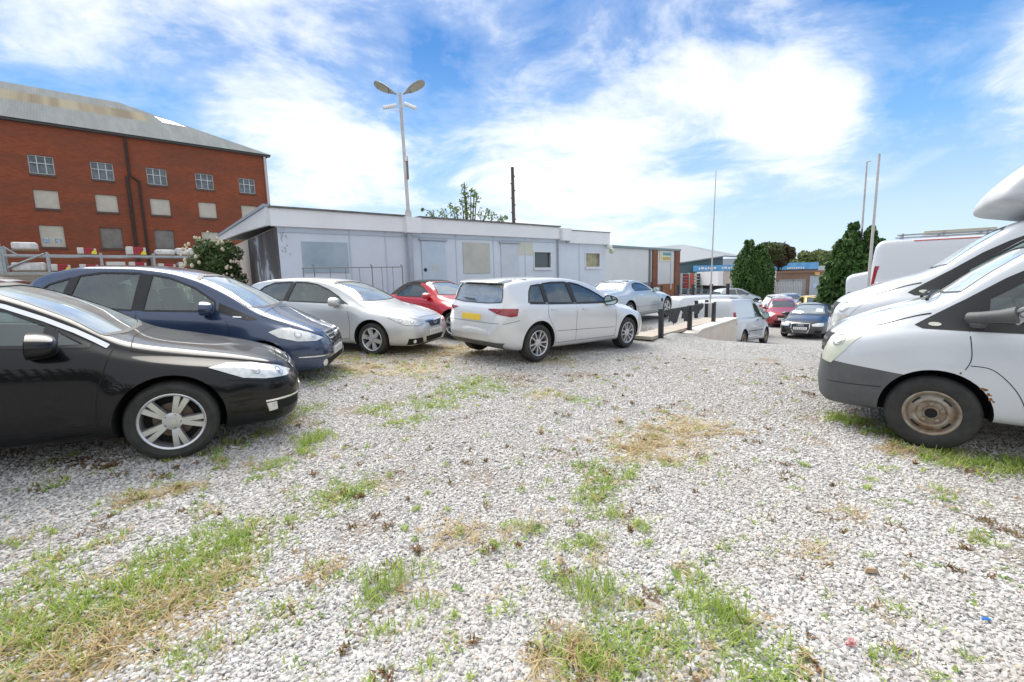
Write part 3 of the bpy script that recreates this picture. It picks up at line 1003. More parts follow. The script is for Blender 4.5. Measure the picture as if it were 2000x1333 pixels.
lamp_inside(sp, [((1.72, -.76, .735), .055), ((1.88, -.62, .70), .038)], (-.5, .86, -.1))
sp['seam'] = [[(.86, .95), (.92, .6), (.92, .3)], [(-.20, 1.0), (-.20, .3)], [(.92, .3), (-1.0, .3)]]
sp['seamtop'] = [[(1.95, .50), (1.7, .62), (1.25, .71)], [(1.97, 0), (1.95, .5)], [(1.25, .71), (1.2, 0)]]
CAR_BLUE = vehicle('hatchback_car', 'dark blue tall hatchback with oval headlights behind the black saloon', 'car', sp,
    paint('blue_paint', (.026, .048, .108), .25, .26, .03), place(-4.80, 6.78, R(9), pitch=-.03, dz=.02), wheel='seven', res=1.5, group='parked cars for sale', glass_side=None)

# --- silver three-door hatchback
sp = spec(x=(-2.025, 2.225), axles=(1.325, -1.325), wr=.315, rim=.218, arch=.37, edge=.09, cabin=(-1.6, .85), mid=-.3, floor=.55,
    top=[(2.225, .47), (2.21, .60), (2.15, .69), (2.0, .77), (1.6, .885), (1.1, .975), (.7, 1.185), (.3, 1.345), (-.1, 1.425), (-.5, 1.45), (-1.1, 1.43), (-1.55, 1.37), (-1.72, 1.32), (-1.85, 1.10), (-1.95, .95), (-2.0, .8), (-2.025, .5)],
    bot=[(2.225, .40), (2.18, .24), (2.0, .18), (0, .18), (-1.7, .2), (-1.98, .3), (-2.025, .45)],
    hw=[(2.225, .42), (2.19, .60), (2.08, .74), (1.85, .84), (1.5, .885), (0, .89), (-1.3, .89), (-1.7, .84), (-1.95, .72), (-2.025, .55)],
    belt=[(2.225, .47), (2.05, .68), (1.7, .79), (1.3, .86), (.9, .92), (0, .96), (-1.2, 1.02), (-1.9, 1.0), (-2.025, .5)],
    rw=[(2.225, .36), (2.0, .58), (1.5, .70), (1.1, .73), (.5, .63), (-.1, .575), (-1.0, .56), (-1.6, .56), (-1.95, .6), (-2.02, .45)],
    side=[[(.70, .97), (.52, 1.09), (.25, 1.22), (-.05, 1.315), (-.3, 1.35), (-.58, 1.355), (-.60, .985)], [(-.69, .99), (-.67, 1.355), (-1.1, 1.33), (-1.32, 1.25), (-1.50, 1.06)]],
    pillar=[[(-.61, .985), (-.59, 1.355), (-.66, 1.355), (-.68, .985)], [(.71, .965), (.56, 1.065), (.80, .955)]],
    front=[(-.66, 1.03), (-.3, 1.01), (.3, 1.01), (.66, 1.03), (.50, 1.335), (.25, 1.375), (-.25, 1.375), (-.50, 1.335)],
    rear=[(-.54, 1.02), (.54, 1.02), (.46, 1.28), (-.46, 1.28)], mirror=(.50, .90, 1.0, (.12, .22, .14)), seats=[(-.1, .52, 2), (-.9, .55, 3)])
gr = [(-.34, .655), (.34, .655), (.22, .535), (-.22, .535)]
p_, s_ = front_kit(sp, ([(1.68, -.86, .735), (1.78, -.84, .765), (1.92, -.78, .735), (2.08, -.62, .69), (2.17, -.40, .62), (2.12, -.55, .575), (1.95, -.74, .60), (1.85, -.82, .66)], (-.6, .8, -.1)),
                   gr, M_BLK, (.385, .485, M_PLW), [])
p_ += [('fog_lamp_recess', M_DARK, [(2.0, -.72, .345), (2.16, -.48, .36), (2.18, -.44, .25), (1.98, -.74, .225)], (-.8, .6, 0), True, .003),
       ('fog_lamp', M_LAMP, [(2.05, -.62 + .035 * math.cos(a), .295 + .035 * math.sin(a)) for a in np.linspace(0, 2 * PI, 10)[:-1]], (-.8, .6, 0), True, .012),
       ('air_intake', M_DARK, [(2.2, -.38, .36), (2.2, .38, .36), (2.2, .32, .25), (2.2, -.32, .25)], (-1, 0, 0), False, .003),
       ('front_splitter', M_BLK, [(2.2, -.5, .20), (2.2, .5, .20), (2.2, .5, .165), (2.2, -.5, .165)], (-1, 0, 0), False, .006)]
s_ += [bars_edge([(2.2, a, b) for a, b in gr], M_CHROME, w_=.016),
       ('headlight_surround', M_DARK, [(1.68, -.86, .735), (1.78, -.84, .765), (1.92, -.78, .735), (2.08, -.62, .69), (2.17, -.40, .62), (2.12, -.55, .575), (1.95, -.74, .60), (1.85, -.82, .66), (1.68, -.86, .735)], (-.6, .8, -.1), True, .01, .006),
       ('grille_emblem', M_CHROME, [(2.2, .065 * math.cos(a), .615 + .03 * math.sin(a)) for a in np.linspace(0, 2 * PI, 15)], (-1, 0, 0), False, .010, .018)]
sp['parts'] = p_; sp['strips'] = s_
lamp_inside(sp, [((1.88, -.77, .68), .042), ((2.03, -.62, .64), .034)], (-.6, .8, -.1))
sp['seam'] = [[(.80, .93), (.86, .6), (.84, .30)], [(-.68, .97), (-.72, .6), (-.62, .32)], [(.84, .30), (-.62, .30)]]
sp['seamtop'] = [[(2.08, .42), (1.7, .64), (1.12, .72)], [(2.1, 0), (2.08, .42)], [(1.12, .72), (1.08, 0)]]
M_SILVER = paint('silver_paint', (.56, .57, .575), .35, .32, .05)
M_SILVER2 = paint('bright_silver_paint', (.66, .67, .68), .25, .32, .035)
CAR_SILVER = vehicle('hatchback_car', 'silver three-door hatchback facing right with a slim dark grille', 'car', sp,
    M_SILVER, place(-3.68, 9.85, R(-16.5), dz=-.01), wheel='six', res=1.3, group='parked cars for sale', steer=R(-3))

# --- red roadster with a black soft top
sp = spec(x=(-1.955, 2.085), axles=(1.215, -1.215), wr=.315, rim=.22, ww=.22, arch=.37, edge=.10, cabin=(-.85, .55), mid=-.2, floor=.5, flare=.04,
    top=[(2.085, .45), (2.07, .56), (1.98, .66), (1.8, .75), (1.4, .85), (.9, .925), (.68, .965), (.42, 1.15), (.15, 1.285), (-.05, 1.34), (-.3, 1.345), (-.65, 1.27), (-.95, 1.09), (-1.12, .965), (-1.5, .91), (-1.8, .82), (-1.93, .65), (-1.955, .5)],
    bot=[(2.085, .36), (2.03, .22), (1.85, .17), (0, .17), (-1.7, .2), (-1.92, .3), (-1.955, .42)],
    hw=[(2.085, .42), (2.04, .6), (1.92, .74), (1.65, .84), (1.2, .875), (0, .86), (-1.2, .88), (-1.6, .84), (-1.85, .7), (-1.955, .5)],
    belt=[(2.085, .45), (1.95, .60), (1.6, .73), (1.2, .80), (.7, .87), (0, .89), (-1.0, .9), (-1.6, .84), (-1.9, .6), (-1.955, .5)],
    rw=[(2.085, .33), (1.8, .56), (1.3, .68), (.7, .73), (.3, .62), (-.1, .545), (-.6, .55), (-1.1, .65), (-1.8, .62), (-1.95, .4)],
    side=[[(.42, .925), (.28, 1.05), (.08, 1.165), (-.15, 1.225), (-.48, 1.20), (-.66, 1.06), (-.70, .93)]],
    front=[(-.62, .995), (-.3, .985), (.3, .985), (.62, .995), (.47, 1.24), (.22, 1.285), (-.22, 1.285), (-.47, 1.24)],
    mirror=(.38, .86, .965, (.11, .20, .12)), seats=[(-.25, .45, 2)])
sp['seam'] = [[(.62, .88), (.70, .6), (.68, .3)], [(-.66, .9), (-.74, .6), (-.70, .3)], [(.68, .3), (-.7, .3)]]
sp['parts'] = [('headlight', M_LAMP, [(1.6, -.8, .66), (1.8, -.74, .68), (1.98, -.5, .60), (1.9, -.6, .52), (1.68, -.78, .55)], (-.7, .7, -.1), True, .004),
               ('grille', M_BLK, [(2.08, -.4, .42), (2.08, .4, .42), (2.08, .36, .3), (2.08, -.36, .3)], (-1, 0, 0), False, .003)]
M_SOFT = mat('soft_top_fabric', (.025, .026, .028), .9, vary=.2)
M_REDP = paint('red_paint', (.50, .010, .022), .1, .28, .04)
CAR_RED = vehicle('roadster_car', 'red roadster with black fabric hood behind the silver three-door hatchback', 'car', sp, M_REDP,
    place(-1.95, 12.15, R(-33), dz=.04), wheel='seven', group='parked cars for sale',
    low=(M_SOFT, lambda x, y, z: (x < .06 - .0 * z and z > .93 and x > -1.12 and (x < -.02 or z > 1.26 or abs(y) < .2) and not (z < .96 and abs(y) > .7)) and x < .0 + .06, 'soft_top'))

# --- silver five-door estate hatch seen from the rear right
sp = spec(x=(-2.11, 2.20), axles=(1.318, -1.318), wr=.318, rim=.215, ww=.225, arch=.372, edge=.085, cabin=(-1.72, .85), mid=-.3, floor=.55,
    top=[(2.20, .47), (2.18, .62), (2.10, .72), (1.9, .80), (1.5, .895), (1.08, .965), (.65, 1.19), (.25, 1.345), (-.15, 1.41), (-.5, 1.425), (-1.1, 1.405), (-1.6, 1.355), (-1.83, 1.315), (-1.88, 1.28), (-1.93, 1.10), (-2.0, .96), (-2.06, .86), (-2.09, .70), (-2.11, .5)],
    bot=[(2.20, .40), (2.15, .24), (1.95, .18), (0, .18), (-1.7, .2), (-1.95, .27), (-2.08, .36), (-2.11, .46)],
    hw=[(2.20, .40), (2.15, .60), (2.02, .75), (1.75, .85), (1.4, .885), (0, .89), (-1.3, .89), (-1.7, .865), (-1.9, .80), (-2.02, .70), (-2.08, .60), (-2.11, .50)],
    belt=[(2.20, .47), (2.0, .70), (1.6, .80), (1.2, .87), (.9, .905), (0, .94), (-1.2, .965), (-1.8, .97), (-2.0, .93), (-2.11, .5)],
    rw=[(2.2, .34), (1.9, .60), (1.4, .70), (1.05, .725), (.5, .635), (-.1, .58), (-1.0, .59), (-1.6, .61), (-1.86, .63), (-2.0, .66), (-2.1, .45)],
    side=[[(.72, .965), (.50, 1.09), (.22, 1.21), (-.05, 1.295), (-.29, 1.33), (-.31, .97)], [(-.41, .97), (-.40, 1.335), (-.75, 1.33), (-1.02, 1.305), (-1.06, .985)], [(-1.13, .99), (-1.10, 1.295), (-1.32, 1.265), (-1.42, 1.17), (-1.52, 1.0)]],
    pillar=[[(-.32, .97), (-.30, 1.33), (-.39, 1.335), (-.40, .97)], [(-1.07, .985), (-1.03, 1.305), (-1.09, 1.297), (-1.12, .988)], [(.73, .962), (.55, 1.065), (.86, .955)]],
    front=[(-.66, 1.02), (-.3, 1.0), (.3, 1.0), (.66, 1.02), (.50, 1.31), (.25, 1.35), (-.25, 1.35), (-.50, 1.31)],
    rear=[(-.63, 1.00), (-.3, .975), (.3, .975), (.63, 1.00), (.60, 1.15), (.565, 1.285), (-.565, 1.285), (-.60, 1.15)], mirror=(.56, .91, 1.0, (.10, .23, .15)), seats=[(-.1, .52, 2), (-.95, .55, 3)])
sp['parts'] = [('tail_light', M_RED, [(-1.80, -.86, .905), (-1.95, -.76, .905), (-2.07, -.50, .895), (-2.07, -.42, .885), (-2.05, -.52, .845), (-2.0, -.64, .80), (-1.90, -.80, .775), (-1.82, -.86, .79)], (.72, .69, 0), True, .006, .015),
    ('number_plate', M_PLY, [(-2.1, -.25, .79), (-2.1, .25, .79), (-2.1, .25, .69), (-2.1, -.25, .69)], (1, 0, 0), False, .006, .008),
    ('rear_bumper_lower', M_GREYPL, [(-2.1, -.72, .35), (-2.1, .72, .35), (-2.1, .60, .24), (-2.1, -.60, .24)], (1, 0, 0), False, .01, .02),
    ('fuel_flap', M_SILVER2, [(-1.36, -.9, .93), (-1.24, -.9, .93), (-1.24, -.9, .80), (-1.36, -.9, .80)], (0, 1, 0), False, .002, .004),
    ('headlight', M_LAMP, [(1.75, -.84, .72), (1.95, -.76, .74), (2.13, -.5, .68), (2.08, -.55, .60), (1.85, -.8, .63)], (-.7, .7, 0), True, .004),
    ('door_handle', M_SILVER2, [(-.02, -.9, .865), (-.20, -.9, .87), (-.20, -.9, .845), (-.02, -.9, .84)], (0, 1, 0), True, .025, .028),
    ('door_handle', M_SILVER2, [(-.86, -.9, .885), (-1.04, -.9, .89), (-1.04, -.9, .865), (-.86, -.9, .86)], (0, 1, 0), True, .025, .028)]
sp['strips'] = [('tail_crease', M_SILVER2, [(-2.1, -.5, .60), (-2.1, .5, .60)], (1, 0, 0), False, .02, .004),
                ('rear_wiper', M_BLK, [(-2, .02, 1.015), (-2, .33, 1.03)], (1, 0, 0), False, .022, .02),
                ('window_trim', M_BLK, [(.80, -.8, .95), (0, -.8, .95), (-1.0, -.8, .965), (-1.5, -.8, .98)], (0, 1, 0), True, .016, .003)]
sp['seam'] = [[(.82, .92), (.86, .6), (.84, .29)], [(-.35, .94), (-.37, .6), (-.36, .29)], [(-1.08, .95), (-1.12, .8), (-1.03, .62), (-.93, .45), (-.92, .29)], [(.84, .29), (-.92, .29)], [(.80, .47), (-.3, .49), (-.9, .50)], [(-1.75, .72), (-2.0, .66)]]
sp['seamtop'] = []
sp['parts'] += [('bumper_seam', M_DARK, [(-2.1, -.66, .668), (-2.1, .66, .668), (-2.1, .66, .662), (-2.1, -.66, .662)], (1, 0, 0), False, .001, .001)]
CAR_ESTATE, _s = vehicle('estate_car', 'silver estate car showing its rear with yellow number plate and red tail lights', 'car', sp,
    M_SILVER2, place(.86, 9.60, R(42.5), pitch=-.01, dz=.02) @ Matrix.Scale(1.045, 4), wheel='ten', res=1.4, group='parked cars for sale', mir=[M_REDP, M_REDP])

sb = MB()
sb.prism([(-1.60, 1.372), (-1.78, 1.352), (-1.96, 1.318), (-1.955, 1.304), (-1.85, 1.302), (-1.62, 1.33)], -.49, .49, M=Matrix(((1, 0, 0), (0, 0, 1), (0, 1, 0))))
sb.build('tailgate_spoiler', M_SILVER2, CAR_ESTATE, bevel=.008)
# --- pale silver two-seat coupe
sp = spec(x=(-2.33, 2.20), axles=(1.28, -1.28), wr=.33, rim=.235, ww=.235, arch=.38, edge=.10, cabin=(-1.1, .55), mid=-.2, floor=.5,
    top=[(2.20, .45), (2.17, .57), (2.05, .68), (1.8, .77), (1.3, .87), (.8, .945), (.62, .98), (.25, 1.165), (-.05, 1.265), (-.35, 1.297), (-.7, 1.26), (-1.1, 1.10), (-1.4, 1.0), (-1.9, .97), (-2.2, .92), (-2.3, .75), (-2.33, .5)],
    bot=[(2.20, .38), (2.15, .24), (1.95, .17), (0, .17), (-1.9, .2), (-2.25, .3), (-2.33, .45)],
    hw=[(2.20, .38), (2.14, .58), (2.0, .73), (1.7, .84), (1.3, .895), (0, .89), (-1.3, .91), (-1.8, .87), (-2.15, .75), (-2.33, .5)],
    belt=[(2.20, .45), (2.0, .65), (1.6, .76), (1.2, .83), (.7, .88), (0, .91), (-1.0, .94), (-1.9, .93), (-2.25, .85), (-2.33, .5)],
    rw=[(2.2, .32), (1.9, .58), (1.4, .70), (.65, .73), (.2, .62), (-.2, .555), (-.7, .56), (-1.3, .68), (-2.1, .66), (-2.3, .45)],
    side=[[(.36, .96), (.15, 1.08), (-.08, 1.165), (-.35, 1.195), (-.62, 1.16), (-.78, 1.06), (-.84, .97)]],
    front=[(-.62, 1.0), (.62, 1.0), (.47, 1.2), (.22, 1.24), (-.22, 1.24), (-.47, 1.2)], rear=[(-.56, 1.03), (.56, 1.03), (.45, 1.2), (.2, 1.235), (-.2, 1.235), (-.45, 1.2)],
    mirror=(.34, .90, .97, (.11, .20, .12)), seats=[(-.25, .45, 2)])
sp['seam'] = [[(.52, .92), (.62, .6), (.60, .3)], [(-.86, .94), (-.90, .7), (-.72, .3)], [(.60, .3), (-.72, .3)], [(.80, .48), (-.85, .48)]]
sp['parts'] = [('side_vent', M_BLK, [(.78, -.9, .66), (.92, -.9, .66), (.90, -.9, .55), (.78, -.9, .55)], (0, 1, 0), True, .004),
    ('door_handle', M_CHROME, [(-.52, -.9, .845), (-.70, -.9, .85), (-.70, -.9, .825), (-.52, -.9, .82)], (0, 1, 0), True, .025, .028),
    ('headlight', M_LAMP, [(1.7, -.8, .70), (1.9, -.72, .72), (2.1, -.5, .62), (1.9, -.7, .56)], (-.7, .7, 0), True, .004),
    ('tail_light', M_RED, [(-2.15, -.75, .84), (-2.3, -.45, .84), (-2.3, -.5, .70), (-2.15, -.75, .70)], (.8, .6, 0), True, .005)]
M_PALE = paint('pale_blue_silver_paint', (.46, .51, .54), .45, .28, .05)
CAR_COUPE = vehicle('coupe_car', 'pale silver two-seat coupe on the terrace behind the estate hatch', 'car', sp, M_PALE, place(3.72, 15.1, R(47), dz=.04), wheel='five', group='parked cars for sale')

# --- the near van
def van_spec(high=0.0):
    s = spec(x=(-2.46, 2.40), axles=(1.467, -1.467), wr=.345, rim=.205, ww=.215, arch=.40, edge=.14, cabin=(-.35, 1.32), mid=.5, floor=.9, flare=.012,
        top=[(2.40, .60), (2.395, .85), (2.36, .98), (2.28, 1.07), (2.05, 1.19), (1.75, 1.31), (1.50, 1.40), (1.15, 1.70), (.85, 1.915 + .0), (.6, 2.0 + high * .6), (.2, 2.06 + high), (-1, 2.07 + high), (-2.2, 2.05 + high), (-2.36, 1.96 + high), (-2.44, 1.5), (-2.46, .7)],
        bot=[(2.40, .50), (2.36, .33), (2.25, .27), (1.9, .27), (1.0, .30), (0, .30), (-2.2, .34), (-2.46, .5)],
        hw=[(2.40, .55), (2.37, .70), (2.27, .84), (2.05, .93), (1.7, .965), (1.3, .98), (0, .985), (-2.2, .98), (-2.40, .94), (-2.46, .88)],
        belt=[(2.40, .60), (2.3, .92), (2.0, 1.02), (1.6, 1.12), (1.3, 1.16), (0, 1.18), (-2.3, 1.18), (-2.46, .7)],
        rw=[(2.40, .45), (2.2, .66), (1.9, .76), (1.5, .83), (1.1, .80), (.6, .76), (0, .76), (-2.2, .76), (-2.46, .7)],
        side=[[(1.19, 1.20), (1.19, 1.41), (1.06, 1.51), (.82, 1.69), (.60, 1.79), (.22, 1.82), (.20, 1.20)]],
        front=[(-.76, 1.46), (-.3, 1.44), (.3, 1.44), (.76, 1.46), (.66, 1.82), (.35, 1.88), (-.35, 1.88), (-.66, 1.82)],
        mirror=(1.02, 1.06, 1.30, (.12, .24, .30)), seats=[(.15, .88, 2)])
    return s
M_GLASSV = glass('van_side_glass', tint=(.5, .68, .64), refl=.05, dark=.55, dust_sheen0=.02, dust_sheen1=.08)
M_VAN = paint('white_van_paint', (.60, .62, .645), 0, .32, .05)
def van_parts(sp):
    sp['pillar'] = [[(1.60, 1.12), (1.66, 1.15), (1.55, 1.235), (1.33, 1.40), (1.10, 1.585), (.92, 1.70), (.74, 1.79), (.5, 1.855), (.5, 1.83), (.62, 1.80), (.83, 1.705), (1.195, 1.415), (1.195, 1.19), (1.20, 1.12)], [(1.20, 1.12), (1.19, 1.195), (.18, 1.195), (.16, 1.13)]]
    g = [(-.62, 1.0), (.62, 1.0), (.58, .80), (-.58, .80)]
    sp['parts'] = [('headlight', M_LAMPY, [(2.05, .90, 1.13), (2.16, .86, 1.12), (2.30, .72, 1.0), (2.38, .62, .84), (2.36, .66, .73), (2.26, .82, .71), (2.17, .88, .85), (2.10, .92, 1.0)], (-.72, -.69, -.05), True, .005),
        ('grille', M_BLK, [(2.4, a, b) for a, b in g], (-1, 0, 0), False, .004),
        ('indicator_lamp', M_LAMPY, [(1.52 + .045 * math.cos(a), .9, 1.163 + .018 * math.sin(a)) for a in np.linspace(0, 2 * PI, 14)[:-1]], (0, -1, 0), True, .01)]
    sp['strips'] = [('grille_bar', M_GREYPL, [(2.4, -.6, .93), (2.4, .6, .93)], (-1, 0, 0), False, .03, .012),
                    ('grille_bar', M_GREYPL, [(2.4, -.6, .86), (2.4, .6, .86)], (-1, 0, 0), False, .03, .012)]
    lamp_inside(sp, [((2.21, .80, .95), .070)], (-.72, -.69, -.05))
    sp['seam'] = [[(1.30, 1.16), (1.26, .90), (1.29, .78)], [(1.26, .82), (1.12, .80), (.98, .66), (.90, .5), (.88, .34)], [(.15, 1.9), (.12, 1.2), (.12, .34)], [(2.34, .52), (2.0, .53), (1.85, .54)]]
    sp['seamtop'] = [[(2.22, .70), (1.9, .80), (1.55, .84)]]
    return sp
def bumper_low(x, y, z): return x > 1.47 and z < .66 + .10 * (x - 1.47)
BIS = [((1.47, 0, 0), (1, 0, 0)), ((1.47, 0, .66), (-.10, 0, 1))]
sp = van_parts(van_spec()); sp['bisect'] = BIS; sp['skip_mirror'] = 1
VAN1, surf1 = vehicle('panel_van', 'white van with grey bumper and rusty wheel, nearest at the right edge', 'van', sp, M_VAN,
    place(5.59, 3.95, R(141.5), dz=.03, pitch=-.015), wheel='steel', res=1.5, group='parked white vans', low=(M_GREYPL, bumper_low, 'bumper'), glass_side=M_GLASSV, mir=M_GREYPL, steer=R(-3))
# wipers lying on the near van's scuttle
for ya, yb in ((.55, -.12), (-.08, -.62)):
    w_ = MB()
    a_ = surf1.hit(Vector((1.6, ya, 1.42)), (-.5, 0, -1), .02); b_ = surf1.hit(Vector((1.5, yb, 1.52)), (-.6, 0, -.8), .025)
    m_ = surf1.hit(Vector((1.55, (ya * .6 + yb * .4), 1.46)), (-.6, 0, -.9), .05)
    w_.tube([a_, m_, b_], [.016, .011, .006], 6)
    w_.build('windscreen_wiper', M_BLK, VAN1, smooth=60)
# rust along the front arch
rr0 = random.Random(8)
for k in range(9):
    a_ = rr0.uniform(.35, 1.25); rad_ = .402 + rr0.uniform(.0, .02)
    cx_, cz_ = 1.467 - rad_ * math.cos(a_), .355 + rad_ * math.sin(a_)
    q_ = rr0.uniform(.006, .016)
    V_, F_ = surf1.patch([(cx_ + q_ * rr0.uniform(.5, 1.3) * math.cos(t_), 1.0, cz_ + q_ * rr0.uniform(.5, 1.3) * math.sin(t_)) for t_ in np.linspace(0, 2 * PI, 8)[:-1]], (0, -1, 0), .0025, .05)
    rm_ = MB(); rm_.add(V_, F_); rm_.build('rust_spot', mat('rust', (.28, .12, .04), .9, vary=.4, vscale=30), VAN1)
# the near-side mirror: only its arm and the broken mounting are left
am = MB(); am.tube([(1.30, .95, 1.235), (1.24, 1.02, 1.25), (1.14, 1.09, 1.27), (1.05, 1.13, 1.29)], [.055, .05, .055, .07], 12)
am.tube([(1.27, .97, 1.20), (1.22, 1.03, 1.19)], [.05, .03], 10)
ao = am.build('mirror_arm', M_GREYPL, VAN1, smooth=60)
rb_ = random.Random(4); br = MB()
for k in range(11):
    br.box((1.03 - .015 * k * rb_.random(), 1.13 + rb_.uniform(-.03, .03), 1.29 + rb_.uniform(-.085, .06)), (.07, .02, .022), M=Matrix.Rotation(rb_.uniform(-1, 1), 3, 'Y'))
br.build('broken_mount', mat('broken_plastic', (.55, .57, .55), .5, vary=.3), ao, bevel=.004)
# second van behind it, with a roof fairing
sp = van_parts(van_spec())
sp['parts'][0] = ('headlight', M_LAMP) + sp['parts'][0][2:]
VAN2, surf2 = vehicle('panel_van', 'white van with a moulded roof fairing, just behind the nearest van', 'van', sp, M_VAN,
    place(7.52, 5.84, R(141.5), dz=.02) @ Matrix.Scale(1.2, 4), wheel='steel', res=1.0, group='parked white vans', mir=M_VAN)
f_ = MB()
prof = [(1.04, 2.06), (1.12, 2.12), (1.04, 2.30), (.84, 2.52), (.55, 2.72), (.1, 2.84), (-.6, 2.86), (-.6, 1.95), (.45, 1.95), (.74, 2.02)]
for i_, (ys, sc) in enumerate(((-.88, .55), (-.82, .85), (-.6, 1.0), (0, 1.04), (.6, 1.0), (.82, .85), (.88, .55))):
    cx = sum(p[0] for p in prof) / len(prof); cz = 2.16
    f_.v += [(cx + (p[0] - cx) * (sc * .6 + .4), ys, cz + (p[1] - cz) * (sc * .8 + .2)) for p in prof]
n_ = len(prof)
for i_ in range(6):
    for j_ in range(n_):
        f_.f.append((i_ * n_ + j_, i_ * n_ + (j_ + 1) % n_, (i_ + 1) * n_ + (j_ + 1) % n_, (i_ + 1) * n_ + j_)); f_.mi.append(0)
f_.f.append(tuple(range(n_))); f_.mi.append(0); f_.f.append(tuple(6 * n_ + j for j in range(n_))); f_.mi.append(0)
fo = f_.build('roof_fairing', mat('grp_fairing', (.52, .53, .54), .45, vary=.15), VAN2, smooth=180)
sd_ = fo.modifiers.new('s', 'SUBSURF'); sd_.levels = 2; sd_.render_levels = 2

# third van, tail towards the gate
def box_van_parts(red=True):
    s = [('tail_light', M_RED, [(-2.44, -.92, 1.55), (-2.44, -.84, 1.55), (-2.46, -.84, 1.0), (-2.46, -.92, 1.0)], (.9, .45, 0), True, .006)]
    return s
for (x_, y_, hd, hi, lab) in ((11.04, 10.25, -38, .12, 'white van with a roof rack and red tail light beside the flagpole'),):
    sp = van_spec(hi); sp['side'] = []; sp['parts'] = box_van_parts()
    sp['strips'] = [('roof_stripe', mat('red_strip', (.42, .06, .05), .5), [(-1.7, -.9, 1.98 + hi), (.1, -.9, 1.98 + hi)], (0, 1, 0), True, .022, .006)]
    v_, sf_ = vehicle('panel_van', lab, 'van', sp, M_VAN, place(x_, y_, R(hd)), wheel='steel', group='parked white vans', interior=False)
    rk = MB()
    for yy in (-.6, .6):
        rk.tube([(-2.0, yy, 2.13 + hi), (.2, yy, 2.13 + hi)], .02, 6)
    for xx in (-1.9, -1.2, -.5, .1):
        rk.tube([(xx, -.66, 2.145 + hi), (xx, .66, 2.145 + hi)], .022, 6)
        for yy in (-.6, .6): rk.tube([(xx, yy, 2.03 + hi), (xx, yy, 2.14 + hi)], .02, 6)
    rk.box((-.9, .1, 2.18 + hi), (1.2, .5, .07), mi=1)
    rk.build('roof_rack', [mat('galv_tube', (.35, .36, .37), .4, .6), mat('timber_board', (.50, .44, .28), .8, vary=.2)], v_, smooth=50)

def small_van_spec():
    return spec(x=(-2.08, 2.20), axles=(1.33, -1.33), wr=.32, rim=.20, ww=.2, arch=.375, edge=.12, cabin=(-.1, 1.15), mid=.4, floor=.8, flare=.03,
        top=[(2.20, .55), (2.18, .72), (2.10, .84), (1.9, .94), (1.6, 1.05), (1.36, 1.13), (1.05, 1.42), (.75, 1.65), (.5, 1.765), (.1, 1.82), (-.8, 1.83), (-1.8, 1.81), (-1.98, 1.74), (-2.05, 1.4), (-2.08, .6)],
        bot=[(2.20, .45), (2.15, .28), (1.95, .2), (0, .22), (-1.9, .26), (-2.08, .42)],
        hw=[(2.20, .48), (2.16, .64), (2.02, .78), (1.75, .86), (1.3, .89), (0, .90), (-1.8, .89), (-2.02, .85), (-2.08, .78)],
        belt=[(2.20, .55), (2.0, .84), (1.6, .96), (1.2, 1.06), (.8, 1.09), (0, 1.1), (-1.9, 1.1), (-2.08, .7)],
        rw=[(2.2, .38), (1.9, .62), (1.4, .74), (.9, .70), (.4, .69), (-1.8, .69), (-2.05, .66)],
        side=[[(1.06, 1.10), (.98, 1.27), (.72, 1.50), (.48, 1.61), (.12, 1.62), (.10, 1.12)]],
        front=[(-.68, 1.19), (.68, 1.19), (.60, 1.60), (.3, 1.66), (-.3, 1.66), (-.60, 1.60)],
        mirror=(.86, .97, 1.14, (.10, .20, .24)), seats=[(.05, .75, 2)],
        seam=[[(1.02, 1.08), (1.0, .8), (.86, .55), (.84, .3)], [(.02, 1.7), (0, 1.1), (0, .3)], [(.84, .3), (0, .3)]],
        parts=[('headlight', M_LAMP, [(1.85, -.8, .92), (2.05, -.72, .88), (2.15, -.5, .72), (1.98, -.72, .66)], (-.7, .7, 0), True, .004),
               ('tail_light', M_RED, [(-2.0, -.86, 1.3), (-2.07, -.78, 1.3), (-2.08, -.78, .85), (-2.0, -.88, .85)], (.8, .6, 0), True, .004),
               ('door_handle', M_BLK, [(.16, -.9, 1.0), (.30, -.9, 1.0), (.30, -.9, .965), (.16, -.9, .965)], (0, 1, 0), True, .02, .02)],
        strips=[('side_moulding', M_GREYPL, [(.86, -.9, .62), (0, -.9, .60), (-.85, -.9, .60)], (0, 1, 0), True, .035, .012),
                ('side_moulding', M_GREYPL, [(.80, -.9, .38), (0, -.9, .36), (-.85, -.9, .36)], (0, 1, 0), True, .012, .004)])
sp = small_van_spec()
vehicle('small_van', 'small white van standing past the end of the pale retaining wall', 'van', sp, M_VAN, place(8.62, 17.9, R(46)), wheel='steel', group='parked white vans', mir=M_BLK)
sp = small_van_spec(); sp['side'] = []
vehicle('small_van', 'low white van half hidden behind the flagpole and the high-roof van', 'van', sp, M_VAN, place(12.17, 12.93, R(-38)), wheel='steel', group='parked white vans', interior=False)
sp = van_spec(-.1)
sp['pillar'] = []; sp['parts'] = [('headlight', M_LAMP, [(2.05, -.90, 1.10), (2.30, -.72, 1.0), (2.36, -.66, .73), (2.17, -.88, .85)], (-.72, .69, -.05), True, .005)]
vehicle('panel_van', 'long white van parked across the lower yard behind the small white van', 'van', sp, M_VAN, place(9.35, 21.3, R(18)), wheel='steel', group='parked white vans', interior=True)

